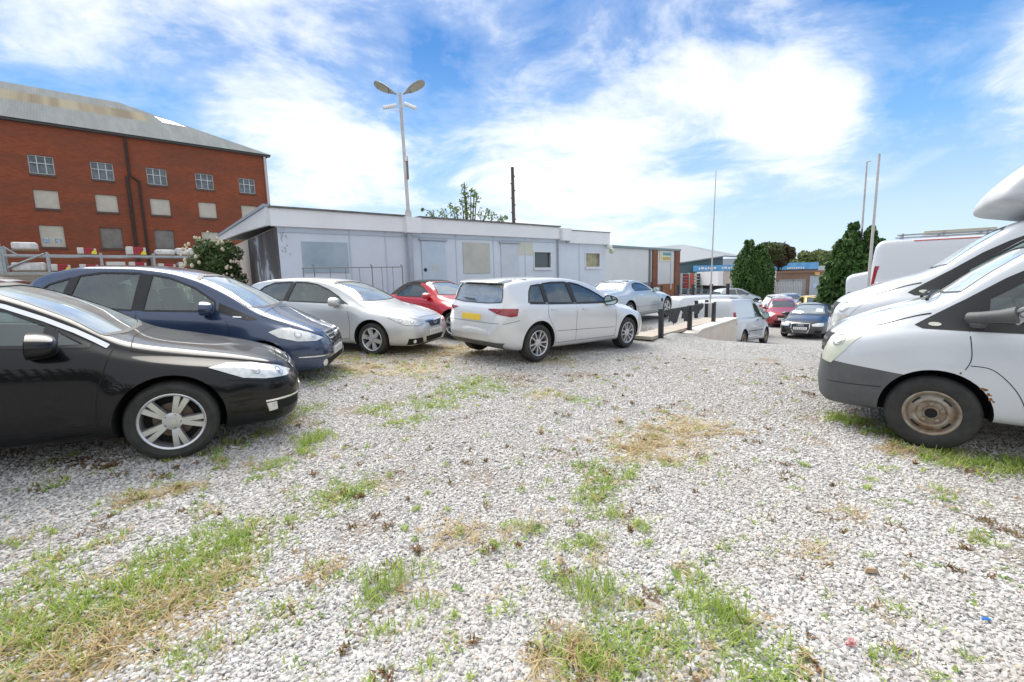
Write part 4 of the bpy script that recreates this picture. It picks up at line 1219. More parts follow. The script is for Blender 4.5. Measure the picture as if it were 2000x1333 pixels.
# --- black cabriolet in the lower yard, facing the camera
sp = dict(SP_SALOON)
gr = [(-.34, .68), (.34, .68), (.34, .46), (.24, .25), (-.24, .25), (-.34, .46)]
sp['parts'] = [('headlight', M_LAMP, [(2.02, -.80, .70), (2.2, -.62, .70), (2.34, -.42, .66), (2.34, -.42, .57), (2.2, -.62, .56), (2.05, -.78, .58)], (-.8, .6, 0), True, .004),
    ('grille', M_BLK, [(2.4, a, b) for a, b in gr], (-1, 0, 0), False, .003), ('number_plate', M_PLW, [(2.4, -.26, .42), (2.4, .26, .42), (2.4, .26, .53), (2.4, -.26, .53)], (-1, 0, 0), False, .018, .014),
    ('fog_lamp_recess', M_DARK, [(2.3, -.48, .40), (2.15, -.7, .40), (2.15, -.7, .28), (2.3, -.48, .28)], (-.8, .6, 0), True, .003),
    ('windscreen_sticker', mat('pale_sticker', (.62, .74, .72), .5), [(.7, .28, 1.22), (.7, .50, 1.22), (.7, .54, 1.10), (.7, .28, 1.10)], (-1, 0, 0), False, .006)]
sp['strips'] = [bars_edge([(2.4, a, b) for a, b in gr], M_CHROME, w_=.022)]
for k in range(4):
    sp['strips'].append(('grille_emblem', M_CHROME, [(2.4, (k - 1.5) * .062 + .04 * math.cos(a), .61 + .04 * math.sin(a)) for a in np.linspace(0, 2 * PI, 13)], (-1, 0, 0), False, .008, .02))
sp['strips'] += [('grille_bar', M_CHROME, [(2.4, -.31, z_), (2.4, .31, z_)], (-1, 0, 0), False, .008, .008) for z_ in (.39, .34, .30)]
vehicle('cabriolet_car', 'black cabriolet facing the camera on the pale lower yard', 'car', sp, paint('black_paint2', (.014, .015, .017), .2, .28, .10), place(14.02, 21.4, R(-133)), wheel='seven', group='cars in the lower yard')

# --- the other cars of the lower yard
def small_hatch(**k):
    s = spec(x=(-1.85, 1.95), axles=(1.22, -1.22), wr=.30, rim=.20, arch=.35, edge=.09, cabin=(-1.4, .8), mid=-.3, floor=.55,
        top=[(1.95, .47), (1.93, .62), (1.85, .72), (1.6, .84), (1.2, .95), (1.0, 1.0), (.55, 1.25), (.2, 1.41), (-.2, 1.48), (-.8, 1.48), (-1.4, 1.42), (-1.6, 1.32), (-1.75, 1.0), (-1.83, .8), (-1.85, .5)],
        bot=[(1.95, .40), (1.9, .24), (1.7, .18), (0, .18), (-1.6, .22), (-1.85, .42)],
        hw=[(1.95, .42), (1.9, .6), (1.75, .74), (1.5, .82), (0, .84), (-1.4, .82), (-1.7, .72), (-1.85, .55)],
        belt=[(1.95, .47), (1.8, .68), (1.4, .80), (1.0, .88), (0, .93), (-1.3, .97), (-1.85, .5)],
        rw=[(1.95, .34), (1.6, .6), (1.0, .69), (.5, .6), (0, .55), (-1.3, .53), (-1.7, .56), (-1.85, .4)],
        side=[[(.62, .96), (.4, 1.12), (.1, 1.28), (-.2, 1.36), (-.36, 1.37), (-.38, .97)], [(-.46, .97), (-.45, 1.37), (-.9, 1.36), (-1.2, 1.25), (-1.3, 1.02)]],
        front=[(-.6, 1.05), (.6, 1.05), (.47, 1.36), (.2, 1.41), (-.2, 1.41), (-.47, 1.36)], rear=[(-.5, 1.05), (.5, 1.05), (.43, 1.34), (-.43, 1.34)],
        mirror=(.42, .86, 1.0, (.10, .20, .13)), parts=[('headlight', M_LAMP, [(1.5, -.78, .78), (1.7, -.7, .80), (1.86, -.45, .70), (1.8, -.5, .58), (1.6, -.74, .62)], (-.7, .7, 0), True, .004),
        ('grille', M_BLK, [(1.95, -.3, .66), (1.95, .3, .66), (1.95, .26, .54), (1.95, -.26, .54)], (-1, 0, 0), False, .004), ('air_intake', M_DARK, [(1.95, -.45, .38), (1.95, .45, .38), (1.95, .4, .25), (1.95, -.4, .25)], (-1, 0, 0), False, .004),
        ('number_plate', M_PLW, [(1.95, -.24, .42), (1.95, .24, .42), (1.95, .24, .52), (1.95, -.24, .52)], (-1, 0, 0), False, .018, .012),
        ('tail_light', M_RED, [(-1.65, -.72, 1.0), (-1.8, -.58, 1.0), (-1.84, -.55, .78), (-1.7, -.74, .78)], (.8, .6, 0), True, .004)])
    s.update(k); return s
M_WHP = paint('white_car_paint', (.74, .75, .75), 0, .3, .04)
M_YEL = paint('yellow_paint', (.78, .50, .06), .05, .3, .04)
M_RED2 = paint('deep_red_paint', (.34, .012, .02), .2, .3, .05)
M_NAVY = paint('dark_navy_paint', (.02, .025, .04), .2, .3, .06)
YARD = 'cars in the lower yard'
def far_saloon():
    s = dict(SP_SALOON); s['parts'] = [('headlight', M_LAMP, [(2.02, -.80, .70), (2.2, -.62, .70), (2.34, -.42, .66), (2.2, -.62, .56), (2.05, -.78, .58)], (-.8, .6, 0), True, .004),
        ('grille', M_BLK, [(2.4, -.35, .66), (2.4, .35, .66), (2.4, .3, .52), (2.4, -.3, .52)], (-1, 0, 0), False, .003),
        ('tail_light', M_RED, [(-2.1, -.85, .95), (-2.34, -.6, .95), (-2.36, -.6, .80), (-2.1, -.88, .80)], (.8, .6, 0), True, .005)]
    return s
LOW = [
    ('hatchback_car', 'small deep red hatchback facing the camera right of the white vans', small_hatch, M_RED2, 15.3, 26.0, -118),
    ('hatchback_car', 'white hatchback with a bright windscreen just right of the deep red hatchback', small_hatch, M_WHP, 18.7, 32.6, -128),
    ('hatchback_car', 'silver hatchback between the deep red hatchback and the yellow car', small_hatch, M_SILVER, 16.8, 28.6, -120),
    ('hatchback_car', 'yellow car with a pale windscreen in the lower yard in front of the tall conifer', small_hatch, M_YEL, 19.1, 29.0, -112),
    ('saloon_car', 'pale silver saloon roof showing left of the yellow car', far_saloon, M_PALE, 21.4, 35.5, -110),
    ('saloon_car', 'dark saloon with a light windscreen right of the yellow car, below the conifer', far_saloon, M_NAVY, 18.8, 26.0, -130),
    ('saloon_car', 'silver saloon with red tail lights to the right of the black cabriolet', far_saloon, M_SILVER, 17.2, 23.4, 62),
    ('saloon_car', 'silver saloon with long roof seen over the hanging black sheets', far_saloon, M_SILVER, 10.6, 26.5, 172),
    ('saloon_car', 'white saloon with its bonnet right of the pale coupe', far_saloon, M_WHP, 9.2, 22.9, 160),
    ('saloon_car', 'silver saloon farther along the row behind the black posts', far_saloon, M_SILVER, 14.0, 30.6, 175),
    ('estate_car', 'pale silver tall estate with a dark window just under the rounded conifer', small_hatch, M_PALE, 18.0, 37.0, 10),
]
for nm, lab, fn, pm_, x_, y_, hd in LOW:
    sp = fn()
    vehicle(nm, lab, 'car', sp, pm_, place(x_, y_, R(hd), dz=(.45 if nm == 'estate_car' else 0)), wheel='seven', group=YARD, interior=False, res=.7)
# silver car roof behind the black saloon, far left
sp = far_saloon()
vehicle('saloon_car', 'pale silver saloon roof just showing between the black saloon and the blue hatchback', 'car', sp, M_PALE, place(-9.3, 8.2, R(20)), wheel='seven', group='parked cars for sale', interior=False, res=.8)
# pale boat-shaped panel leaning by the shed: bonnet lid

# ================================================================ the ground
PATCH = [(-2.07,1.76,.35,'g',500), (-2.04,1.94,.25,'g',320), (-1.89,2.05,.22,'g',260), (-1.86,2.28,.3,'g',520), (-1.67,2.37,.28,'g',520), (-1.65,2.52,.2,'g',300), (-1.59,2.12,.15,'g',120), (-2.24,1.85,.25,'g',300), (-1.76,1.64,.3,'s',420), (-1.73,1.80,.3,'s',420), (-1.64,1.88,.22,'s',320), (-1.57,2.01,.22,'s',300), (-1.51,2.16,.18,'s',200), (-1.90,1.60,.3,'s',300), (-2.38,2.00,.2,'g',120), (-2.61,3.06,.2,'y',160), (-3.35,3.20,.10,'g',80), (-1.28,3.05,.22,'g',220), (-1.14,3.17,.12,'g',90), (-2.03,3.60,.15,'g',120), (-1.90,4.18,.14,'b',260), (-1.82,3.87,.12,'g',140), (-2.39,3.64,.1,'y',60), (-2.02,3.36,.12,'g',60), (-1.98,2.86,.12,'y',60), (-2.49,3.14,.1,'s',60), (-2.38,2.48,.1,'y',80), (-2.57,2.34,.12,'g',70), (-2.47,2.11,.12,'g',60), (-2.91,2.50,.12,'g',60), (-1.56,5.18,.22,'g',260), (-0.95,5.41,.3,'g',420), (-0.70,6.03,.35,'g',480), (-0.47,6.63,.3,'g',380), (-1.02,4.82,.15,'g',120), (-1.15,4.68,.15,'g',120), (-0.16,6.19,.25,'g',200), (-0.01,6.82,.4,'r',260), (-2.41,8.92,.9,'s',900), (-1.42,8.98,.9,'s',1100), (-2.53,7.44,.6,'s',500), (-1.62,7.49,.6,'y',400), (0.74,8.30,.5,'y',260), (1.02,7.04,.3,'r',120), (0.39,5.94,.25,'y',120), (0.83,5.71,.2,'g',90), (0.64,3.56,.16,'g',180), (0.67,3.29,.16,'g',180), (0.90,3.47,.12,'g',140), (0.59,3.09,.14,'g',140), (0.64,2.84,.1,'g',90), (0.75,2.72,.1,'g',80), (1.26,3.67,.07,'g',60), (1.63,3.73,.07,'g',60), (0.03,2.71,.12,'y',110), (0.39,2.54,.14,'g',170), (-0.34,2.59,.1,'s',80), (-0.66,2.17,.1,'b',160), (-0.72,2.02,.12,'g',90), (-0.43,2.04,.09,'g',60), (0.38,2.11,.1,'b',190), (0.24,2.22,.1,'g',70), (0.93,2.19,.14,'g',150), (0.82,2.02,.14,'g',130), (0.93,1.93,.12,'b',180), (0.36,1.76,.2,'y',240), (0.52,1.80,.25,'g',260), (0.41,1.65,.26,'g',360), (1.01,1.68,.25,'g',300), (0.96,1.71,.2,'g',160), (-1.01,2.27,.1,'y',90), (-1.04,2.21,.1,'s',60), (-1.08,1.95,.1,'g',60), (-1.15,1.83,.1,'y',80), (-0.06,2.00,.08,'g',50), (-0.31,1.73,.1,'g',50), (0.24,1.68,.15,'s',90), (-1.43,1.69,.12,'g',90), (-1.30,1.64,.1,'g',60), (-0.12,2.42,.08,'g',50), (-0.61,1.81,.1,'g',50), (1.39,4.20,.45,'s',380), (1.86,4.66,.4,'s',280), (1.09,4.01,.3,'s',160), (2.17,3.40,.08,'r',40), (2.03,2.81,.1,'r',50), (3.15,3.21,.08,'g',70), (2.87,2.64,.1,'g',90), (3.16,2.70,.1,'r',50), (1.56,1.79,.06,'g',40), (1.76,1.98,.06,'g',40), (1.71,2.47,.1,'s',50), (2.18,2.87,.1,'s',60), (3.67,5.01,.18,'g',260), (3.76,4.84,.2,'g',420), (3.77,4.56,.18,'g',300), (3.80,4.23,.16,'g',220), (3.87,3.93,.2,'g',360), (4.05,3.76,.22,'g',480), (4.34,3.80,.22,'g',480), (3.57,4.07,.2,'s',120), (-3.58,3.61,.2,'r',130), (-3.79,3.66,.12,'g',80), (-3.32,3.55,.15,'r',90), (-3.44,4.01,.03,'T',30), (-2.88,3.77,.12,'y',60), (-2.61,3.85,.12,'g',90), (-2.57,4.16,.15,'g',110), (-2.44,4.38,.15,'y',90), (-2.82,6.53,.3,'g',240), (-3.01,8.33,.35,'y',300), (-2.72,7.04,.3,'g',200), (-2.37,5.15,.2,'g',90), (-2.39,4.69,.2,'y',90), (-2.53,8.47,.2,'g',100), (3.64,3.84,.1,'g',90)]

def axis(segs):
    out = []
    for a, b, st in segs: out += list(np.arange(a, b, st))
    return np.unique(np.round(np.array(out + [segs[-1][1]]), 4))
gx = axis([(-1500, -200, 260), (-200, -40, 20), (-40, -8, 1.5), (-8, -4, .3), (-4, 9, .14), (9, 16, .3), (16, 60, 2), (60, 200, 20), (200, 1500, 260)])
gy = axis([(-1500, -100, 350), (-100, -6, 12), (-6, 1, 1), (1, 19, .14), (19, 40, 1), (40, 200, 10), (200, 1500, 130)])
GX, GY = np.meshgrid(gx, gy)
GZ = ground_z(GX, GY)
# small undulation of the loose stone
GZ = GZ + .012 * np.sin(GX * 1.7 + .6 * GY) * np.cos(GY * 1.3 - .4 * GX) * (np.hypot(GX, GY) < 14)
nx, ny = len(gx), len(gy)
gme = bpy.data.meshes.new('gravel_ground')
idx = (np.arange(ny - 1)[:, None] * nx + np.arange(nx - 1)[None, :]).ravel()
quads = np.stack([idx, idx + 1, idx + nx + 1, idx + nx], 1)
def fast_mesh(me, V, F, nper):
    V = np.asarray(V, np.float32); F = np.asarray(F, np.int32)
    me.vertices.add(len(V)); me.vertices.foreach_set('co', V.ravel())
    me.loops.add(F.size); me.loops.foreach_set('vertex_index', F.ravel())
    me.polygons.add(len(F))
    me.polygons.foreach_set('loop_start', np.arange(0, F.size, nper, dtype=np.int32))
    me.polygons.foreach_set('loop_total', np.full(len(F), nper, np.int32))
    me.update(calc_edges=True)
    me.validate()
fast_mesh(gme, np.stack([GX, GY, GZ], -1).reshape(-1, 3), quads, 4)
# where moss, straw and bare earth lie
cov = np.zeros((ny * nx, 4), np.float32); cov[:, 3] = 1
FX, FY = GX.ravel(), GY.ravel()
for (px, py, r_, k_, n_) in PATCH:
    g_ = np.exp(-((FX - px) ** 2 + (FY - py) ** 2) / (r_ * 1.35) ** 2)
    ch = {'g': 0, 'b': 0, 'y': 1, 's': 1, 'r': 2, 'T': 2}[k_]
    cov[:, ch] = np.maximum(cov[:, ch], g_ * (.95 if r_ > .12 else .6))
    if ch == 1: cov[:, 2] = np.maximum(cov[:, 2], .35 * g_)
ca = gme.color_attributes.new('cover', 'FLOAT_COLOR', 'POINT')
ca.data.foreach_set('color', cov.ravel())

BARE = [(random.uniform(-5, 5), random.uniform(1.6, 9), random.uniform(.12, .45)) for _ in range(46)]
for (px, py, r_) in BARE:
    g_ = np.exp(-((FX - px) ** 2 + (FY - py) ** 2) / r_ ** 2)
    cov[:, 2] = np.maximum(cov[:, 2], g_ * .75)
ca.data.foreach_set('color', cov.ravel())
def gravel_mat():
    m = bpy.data.materials.new('gravel'); m.use_nodes = True
    t = NT(m.node_tree); t.n.clear()
    b = t.new('ShaderNodeBsdfPrincipled'); b.inputs['Roughness'].default_value = .85
    b.inputs['Specular IOR Level'].default_value = .25
    t.new('ShaderNodeOutputMaterial', inp={0: b.outputs[0]})
    co = t.new('ShaderNodeTexCoord').outputs['Object']
    warp = t.vmath('ADD', co, t.vmath('SCALE', t.new('ShaderNodeTexNoise', inp={'Vector': co, 'Scale': 30.0}).outputs[1], (0, 0, 0)))
    v = t.new('ShaderNodeTexVoronoi', inp={'Vector': co, 'Scale': 42.0, 'Randomness': 1.0})
    v2 = t.new('ShaderNodeTexVoronoi', inp={'Vector': co, 'Scale': 27.0, 'Randomness': 1.0})
    sep_ = t.new('ShaderNodeSeparateColor', inp={0: v.outputs['Color']})
    sepb = t.new('ShaderNodeSeparateColor', inp={0: v2.outputs['Color']})
    tone = t.ramp(sep_.outputs[0], [(0, (.16, .155, .15)), (.25, (.36, .35, .34)), (.65, (.50, .49, .475)), (1, (.66, .65, .635))])
    tone2 = t.ramp(sepb.outputs[1], [(0, (.24, .23, .22)), (.5, (.47, .46, .44)), (1, (.62, .61, .60))])
    tone = t.mix(.45, tone, tone2)
    gap = t.ramp(v.outputs['Distance'], [(.30, 1.0), (.65, .6)])
    tone = t.mix(1.0, tone, gap, 'MULTIPLY')
    big = t.noise(co, .55, 5, .6, .6)
    tone = t.mix(t.ramp(big, [(.45, 0.0), (.75, .38)]), tone, (.30, .27, .235))
    fine = t.noise(co, 7, 4, .65)
    tone = t.mix(t.ramp(fine, [(.58, 0.0), (.80, .35)]), tone, (.30, .24, .18))
    at = t.new('ShaderNodeVertexColor', layer_name='cover')
    cs = t.new('ShaderNodeSeparateColor', inp={0: at.outputs[0]})
    n1_ = t.noise(co, 6, 6, .7, .4); n2_ = t.noise(t.vmath('ADD', co, (3, 8, 1)), 8, 6, .7, .4)
    sh = t.noise(co, 60, 3, .7)
    def mask(ch, nn, lo=.31, hi=.52):
        x = t.math('MULTIPLY_ADD', cs.outputs[ch], .55, t.math('MULTIPLY', nn, .62))
        return t.new('ShaderNodeMapRange', inp={0: x, 1: lo + .22, 2: hi + .14, 3: 0.0, 4: 1.0}).outputs[0]
    def gate(ch, f): return t.math('MULTIPLY', f, t.math('MULTIPLY', cs.outputs[ch], 3.0, clamp=True), clamp=True)
    bare = gate(2, mask(2, n2_))
    tone = t.mix(t.math('MULTIPLY', bare, .75), tone, t.mix(sh, (.20, .13, .085), (.36, .29, .21)))
    straw = gate(1, mask(1, n1_))
    tone = t.mix(t.math('MULTIPLY', straw, .78), tone, t.mix(sh, (.30, .24, .12), (.58, .47, .27)))
    grs = gate(0, mask(0, n2_))
    tone = t.mix(t.math('MULTIPLY', grs, .8), tone, t.mix(sh, (.10, .15, .035), (.26, .34, .11)))
    t.l.new(tone, b.inputs['Base Color'])
    hgt = t.math('MULTIPLY', v.outputs['Distance'], -1.0)
    bp = t.new('ShaderNodeBump', inp={'Strength': .75, 'Distance': .022, 'Height': hgt})
    t.l.new(bp.outputs[0], b.inputs['Normal'])
    return m
M_GRAVEL = gravel_mat()
go = mesh_obj('gravel_ground', gme, M_GRAVEL, None, 180)
tag(go, kind='structure')

# loose stones near the camera: one heap nobody could count
def stones():
    NN = 275000
    r0, r1 = 1.35, 9.5
    u = rng.random(NN)
    rad = r0 + (r1 - r0) * u ** 1.25
    ang = R(90) + (rng.random(NN) - .5) * R(104)
    x = rad * np.cos(ang); y = rad * np.sin(ang)
    # thin out where plants and straw cover the stone
    c = np.zeros(NN)
    for (px, py, r_, k_, n_) in PATCH:
        if r_ >= .14: c = np.maximum(c, np.exp(-((x - px) ** 2 + (y - py) ** 2) / (r_ * .8) ** 2) * (.75 if k_ in 'sy' else .6))
    for (px, py, r_) in BARE:
        c = np.maximum(c, .6 * np.exp(-((x - px) ** 2 + (y - py) ** 2) / (r_ * .8) ** 2))
    keep_ = rng.random(NN) > c
    x, y = x[keep_], y[keep_]; n = len(x)
    z = ground_z(x, y) + .012 * np.sin(x * 1.7 + .6 * y) * np.cos(y * 1.3 - .4 * x)
    ph = (1 + 5 ** .5) / 2
    ico = np.array([(-1, ph, 0), (1, ph, 0), (-1, -ph, 0), (1, -ph, 0), (0, -1, ph), (0, 1, ph), (0, -1, -ph), (0, 1, -ph), (ph, 0, -1), (ph, 0, 1), (-ph, 0, -1), (-ph, 0, 1)]) / 1.902
    tri = np.array([(0, 11, 5), (0, 5, 1), (0, 1, 7), (0, 7, 10), (0, 10, 11), (1, 5, 9), (5, 11, 4), (11, 10, 2), (10, 7, 6), (7, 1, 8), (3, 9, 4), (3, 4, 2), (3, 2, 6), (3, 6, 8), (3, 8, 9), (4, 9, 5), (2, 4, 11), (6, 2, 10), (8, 6, 7), (9, 8, 1)])
    s = .0060 * np.exp(np.minimum(rng.normal(0, .38, n), .75)) * (1 + .05 * np.hypot(x, y))
    v = ico[None] * (1 + rng.uniform(-.36, .36, (n, 12, 1)))
    sc = np.stack([s * rng.uniform(.9, 1.6, n), s * rng.uniform(.8, 1.2, n), s * rng.uniform(.5, .85, n)], 1)
    v = v * sc[:, None, :]
    a = rng.uniform(0, 2 * PI, n); b_ = rng.normal(0, .45, n)
    ca_, sa_, cb, sb_ = np.cos(a), np.sin(a), np.cos(b_), np.sin(b_)
    vx = v[..., 0] * cb[:, None] - v[..., 2] * sb_[:, None]; vz = v[..., 0] * sb_[:, None] + v[..., 2] * cb[:, None]; vy = v[..., 1]
    X = vx * ca_[:, None] - vy * sa_[:, None] + x[:, None]; Y = vx * sa_[:, None] + vy * ca_[:, None] + y[:, None]
    Z = vz + z[:, None] + s[:, None] * .25
    F = (tri[None] + 12 * np.arange(n)[:, None, None]).reshape(-1, 3)
    me = bpy.data.meshes.new('loose_stones')
    fast_mesh(me, np.stack([X, Y, Z], -1).reshape(-1, 3), F, 3)
    m = bpy.data.materials.new('stone'); m.use_nodes = True
    t = NT(m.node_tree); t.n.clear()
    bs = t.new('ShaderNodeBsdfPrincipled'); bs.inputs['Roughness'].default_value = .8; bs.inputs['Specular IOR Level'].default_value = .3
    t.new('ShaderNodeOutputMaterial', inp={0: bs.outputs[0]})
    rd = t.new('ShaderNodeNewGeometry').outputs['Random Per Island']
    co_ = t.new('ShaderNodeTexCoord').outputs['Object']
    earth = t.math('MULTIPLY', t.ramp(t.noise(co_, .9, 5, .7, .5), [(.45, 0.0), (.75, 1.0)]), .42)
    t.l.new(t.mix(earth, t.ramp(rd, [(0, (.31, .30, .285)), (.10, (.42, .385, .365)), (.4, (.51, .495, .475)), (.85, (.60, .59, .57)), (.93, (.48, .41, .34)), (1, (.72, .71, .69))]), (.40, .34, .27)), bs.inputs['Base Color'])
    me.polygons.foreach_set('use_smooth', [False] * len(me.polygons))
    o = mesh_obj('loose_stones', me, m)
    tag(o, 'loose pale grey limestone chippings covering the yard in the foreground', 'gravel', kind='stuff')
stones()

# weeds, grass and straw
def blades(specs, name, label, col, col2, cat, wid=.0032):
    P = []
    for (px, py, r_, n_, L0, L1, lean) in specs:
        # a patch is made of small tufts
        nt = max(1, int(n_ / 14))
        tx = px + rng.normal(0, r_ * .62, nt); ty = py + rng.normal(0, r_ * .62, nt)
        k = rng.integers(0, nt, n_)
        spread = min(.028, r_ * .4)
        bx = tx[k] + rng.normal(0, spread, n_); by = ty[k] + rng.normal(0, spread, n_)
        L = rng.uniform(L0, L1, n_)
        az = rng.uniform(0, 2 * PI, n_)
        ln = np.clip(rng.normal(lean, .25, n_), .02, 1.45)
        P.append(np.stack([bx, by, L, az, ln], 1))
    P = np.concatenate(P); n = len(P)
    bx, by, L, az, ln = P.T
    bz = ground_z(bx, by)
    dx, dy = np.cos(az), np.sin(az)
    sx, sy = -dy, dx
    wv = wid * rng.uniform(.6, 1.3, n) * (1 + .12 * np.hypot(bx, by))
    def pt(t_, w_, sgn):
        # droops with length
        h = L * (np.cos(ln) * t_ - .35 * np.sin(ln) * t_ * t_ * .5)
        d = L * np.sin(ln) * (t_ * .6 + .4 * t_ * t_)
        return np.stack([bx + dx * d + sx * w_ * sgn, by + dy * d + sy * w_ * sgn, bz + np.maximum(h, .004) * 1.0 + .004], 1)
    V = np.stack([pt(0, wv, -1), pt(0, wv, 1), pt(.5, wv * .8, 1), pt(.5, wv * .8, -1), pt(.85, wv * .45, 1), pt(.85, wv * .45, -1), pt(1.0, wv * .05, 1), pt(1.0, wv * .05, -1)], 1).reshape(-1, 3)
    q = np.array([(0, 1, 2, 3), (3, 2, 4, 5), (5, 4, 6, 7)])
    F = (q[None] + 8 * np.arange(n)[:, None, None]).reshape(-1, 4)
    me = bpy.data.meshes.new(name)
    fast_mesh(me, V, F, 4)
    m = bpy.data.materials.new(name); m.use_nodes = True
    t = NT(m.node_tree); t.n.clear()
    bs = t.new('ShaderNodeBsdfPrincipled'); bs.inputs['Roughness'].default_value = .6
    tr = t.new('ShaderNodeBsdfTranslucent')
    rd = t.new('ShaderNodeNewGeometry').outputs['Random Per Island']
    c = t.mix(rd, col, col2)
    t.l.new(c, bs.inputs['Base Color']); t.l.new(c, tr.inputs[0])
    mx = t.new('ShaderNodeMixShader', inp={0: .35, 1: bs.outputs[0], 2: tr.outputs[0]})
    t.new('ShaderNodeOutputMaterial', inp={0: mx.outputs[0]})
    o = mesh_obj(name, me, m)
    tag(o, label, cat, kind='stuff')
G_, S_, R_ = [], [], []
for (px, py, r_, k_, n_) in PATCH:
    f_ = .8 if py > 6 else 1.2
    n_ = int(n_ * f_ * (.72 if k_ in 'gb' else 1.5))
    if k_ == 'g' and px < -.7 and py < 3.2: n_ = int(n_ * 1.5)
    if k_ == 'g': G_.append((px, py, r_, n_, .025, .085, .7)); S_.append((px, py, r_ * 1.1, n_ // 5, .03, .09, 1.2))
    if k_ == 'b': G_.append((px, py, r_, int(n_ * 1.3), .04, .10, .5))
    if k_ == 'y': G_.append((px, py, r_, n_ // 2, .02, .07, .8)); S_.append((px, py, r_, n_ // 2, .02, .08, 1.0))
    if k_ == 's': S_.append((px, py, r_, n_, .04, .14, 1.3)); G_.append((px, py, r_, n_ // 8, .02, .06, .7))
    if k_ in 'rT': R_.append((px, py, r_, n_, .012, .04 if k_ == 'r' else .20, .9 if k_ == 'r' else .2))
NS = 800
for _ in range(NS):
    rr_ = 1.6 + 8 * random.random() ** 1.1; aa = R(90 + random.uniform(-50, 50))
    px, py = rr_ * math.cos(aa), rr_ * math.sin(aa)
    k_ = random.choice('grrsyg')
    n_ = random.randint(6, 34); r_ = random.uniform(.015, .08)
    (G_ if k_ in 'gy' else S_ if k_ == 's' else R_).append((px, py, r_, n_, .012, .045 if k_ != 'g' else .06, .8))
blades(G_, 'grass', 'green weeds and grass tufts growing through the gravel', (.20, .34, .045), (.50, .56, .15), 'grass', .0025)
blades(S_, 'dry_grass', 'dry straw-coloured grass lying flat on the gravel', (.62, .50, .27), (.38, .27, .13), 'dry grass', .0026)
blades(R_, 'low_weeds', 'rusty brown low weeds scattered over the gravel', (.25, .11, .05), (.16, .15, .05), 'weeds', .0045)

BL = []
for (px, py, r_, k_, n_) in PATCH:
    if py < 4.5 and k_ in 'gyr' and random.random() < .55: BL.append((px + random.uniform(-.1, .1), py + random.uniform(-.1, .1), r_ * .8, int(n_ * .22), .015, .042, 1.15))
for _ in range(120):
    rr_ = 1.6 + 5 * random.random(); aa = R(90 + random.uniform(-50, 50))
    BL.append((rr_ * math.cos(aa), rr_ * math.sin(aa), random.uniform(.01, .05), random.randint(4, 12), .012, .035, 1.1))
blades(BL, 'broadleaf_weeds', 'small broad-leaved green weeds rooted between the stones', (.13, .24, .05), (.34, .42, .12), 'weeds', .0062)

# bits of litter
def bit(name, lab, cat, x, y, size, m, seed, flat=.3):
    rr_ = random.Random(seed); b = MB()
    n = 7
    vs = []
    for k in range(n):
        a = 2 * PI * k / n
        vs.append((size * math.cos(a) * rr_.uniform(.6, 1.2), size * .6 * math.sin(a) * rr_.uniform(.6, 1.2), rr_.uniform(0, size * flat)))
    top = [(v[0] * .7, v[1] * .7, v[2] + size * flat) for v in vs]
    b.add(vs + top, [tuple(range(n - 1, -1, -1)), tuple(range(n, 2 * n))] + [(i, (i + 1) % n, n + (i + 1) % n, n + i) for i in range(n)])
    o = b.build(name, m, smooth=30)
    o.location = (x, y, float(ground_z(x, y)) + .012)
    tag(o, lab, cat)
bit('blue_scrap', 'flat scrap of blue plastic lying on the gravel at the lower right', 'litter', 2.17, 1.94, .028, mat('blue_plastic', (.02, .14, .42), .4), 1, .15)
bit('crumpled_wrapper', 'crumpled red and white wrapper on the gravel', 'litter', 1.42, 1.78, .024, mat('wrapper', (.50, .02, .03), .35, color2=(.75, .6, .6), vscale=60), 2, .8)
bit('brick_fragment', 'tan broken piece of brick half sunk in the gravel', 'rubble', 1.89, 2.27, .045, mat('tan_brick', (.42, .30, .19), .9, vary=.3, vscale=30), 3, .45)
bit('dark_plastic_scrap', 'small dark plastic scrap beside the straw at the lower left', 'litter', -1.50, 1.72, .022, M_BLK, 4, .5)
bit('white_scrap', 'small white scrap in the grass tuft at the bottom left', 'litter', -1.34, 1.66, .016, mat('white_scrap', (.75, .75, .73), .6), 6, .5)

# ================================================================ materials of the buildings
def brick_mat(name, base, base2, mortar, scale=1.0, stain=(.10, .06, .045)):
    m = bpy.data.materials.new(name); m.use_nodes = True
    t = NT(m.node_tree); t.n.clear()
    b = t.new('ShaderNodeBsdfPrincipled'); b.inputs['Roughness'].default_value = .9; b.inputs['Specular IOR Level'].default_value = .2
    t.new('ShaderNodeOutputMaterial', inp={0: b.outputs[0]})
    co = t.new('ShaderNodeTexCoord').outputs['Object']
    br = t.new('ShaderNodeTexBrick', inp={'Vector': co, 'Color1': (*base, 1), 'Color2': (*base2, 1), 'Mortar': (*mortar, 1), 'Scale': 1.0, 'Mortar Size': .009, 'Brick Width': .225 * scale, 'Row Height': .075 * scale, 'Bias': -.1})
    big = t.noise(t.vmath('MULTIPLY', co, (.35, 1.2, 1)), .8, 6, .65, .5)
    c = t.mix(t.ramp(big, [(.40, 0.0), (.72, .62)]), br.outputs[0], stain)
    med = t.noise(t.vmath('MULTIPLY', co, (1, 3, 1)), 2.2, 5, .7)
    c = t.mix(t.ramp(med, [(.5, 0.0), (.8, .3)]), c, tuple(min(1, x * 1.5) for x in base))
    t.l.new(c, b.inputs['Base Color'])
    bp = t.new('ShaderNodeBump', inp={'Strength': .3, 'Distance': .01, 'Height': br.outputs[1]}); bp.invert = True
    t.l.new(bp.outputs[0], b.inputs['Normal'])
    return m
M_BRICK = brick_mat('red_brick', (.275, .072, .034), (.215, .052, .026), (.21, .095, .06))
M_BRICK2 = brick_mat('brown_brick', (.26, .095, .06), (.21, .075, .05), (.24, .16, .12))
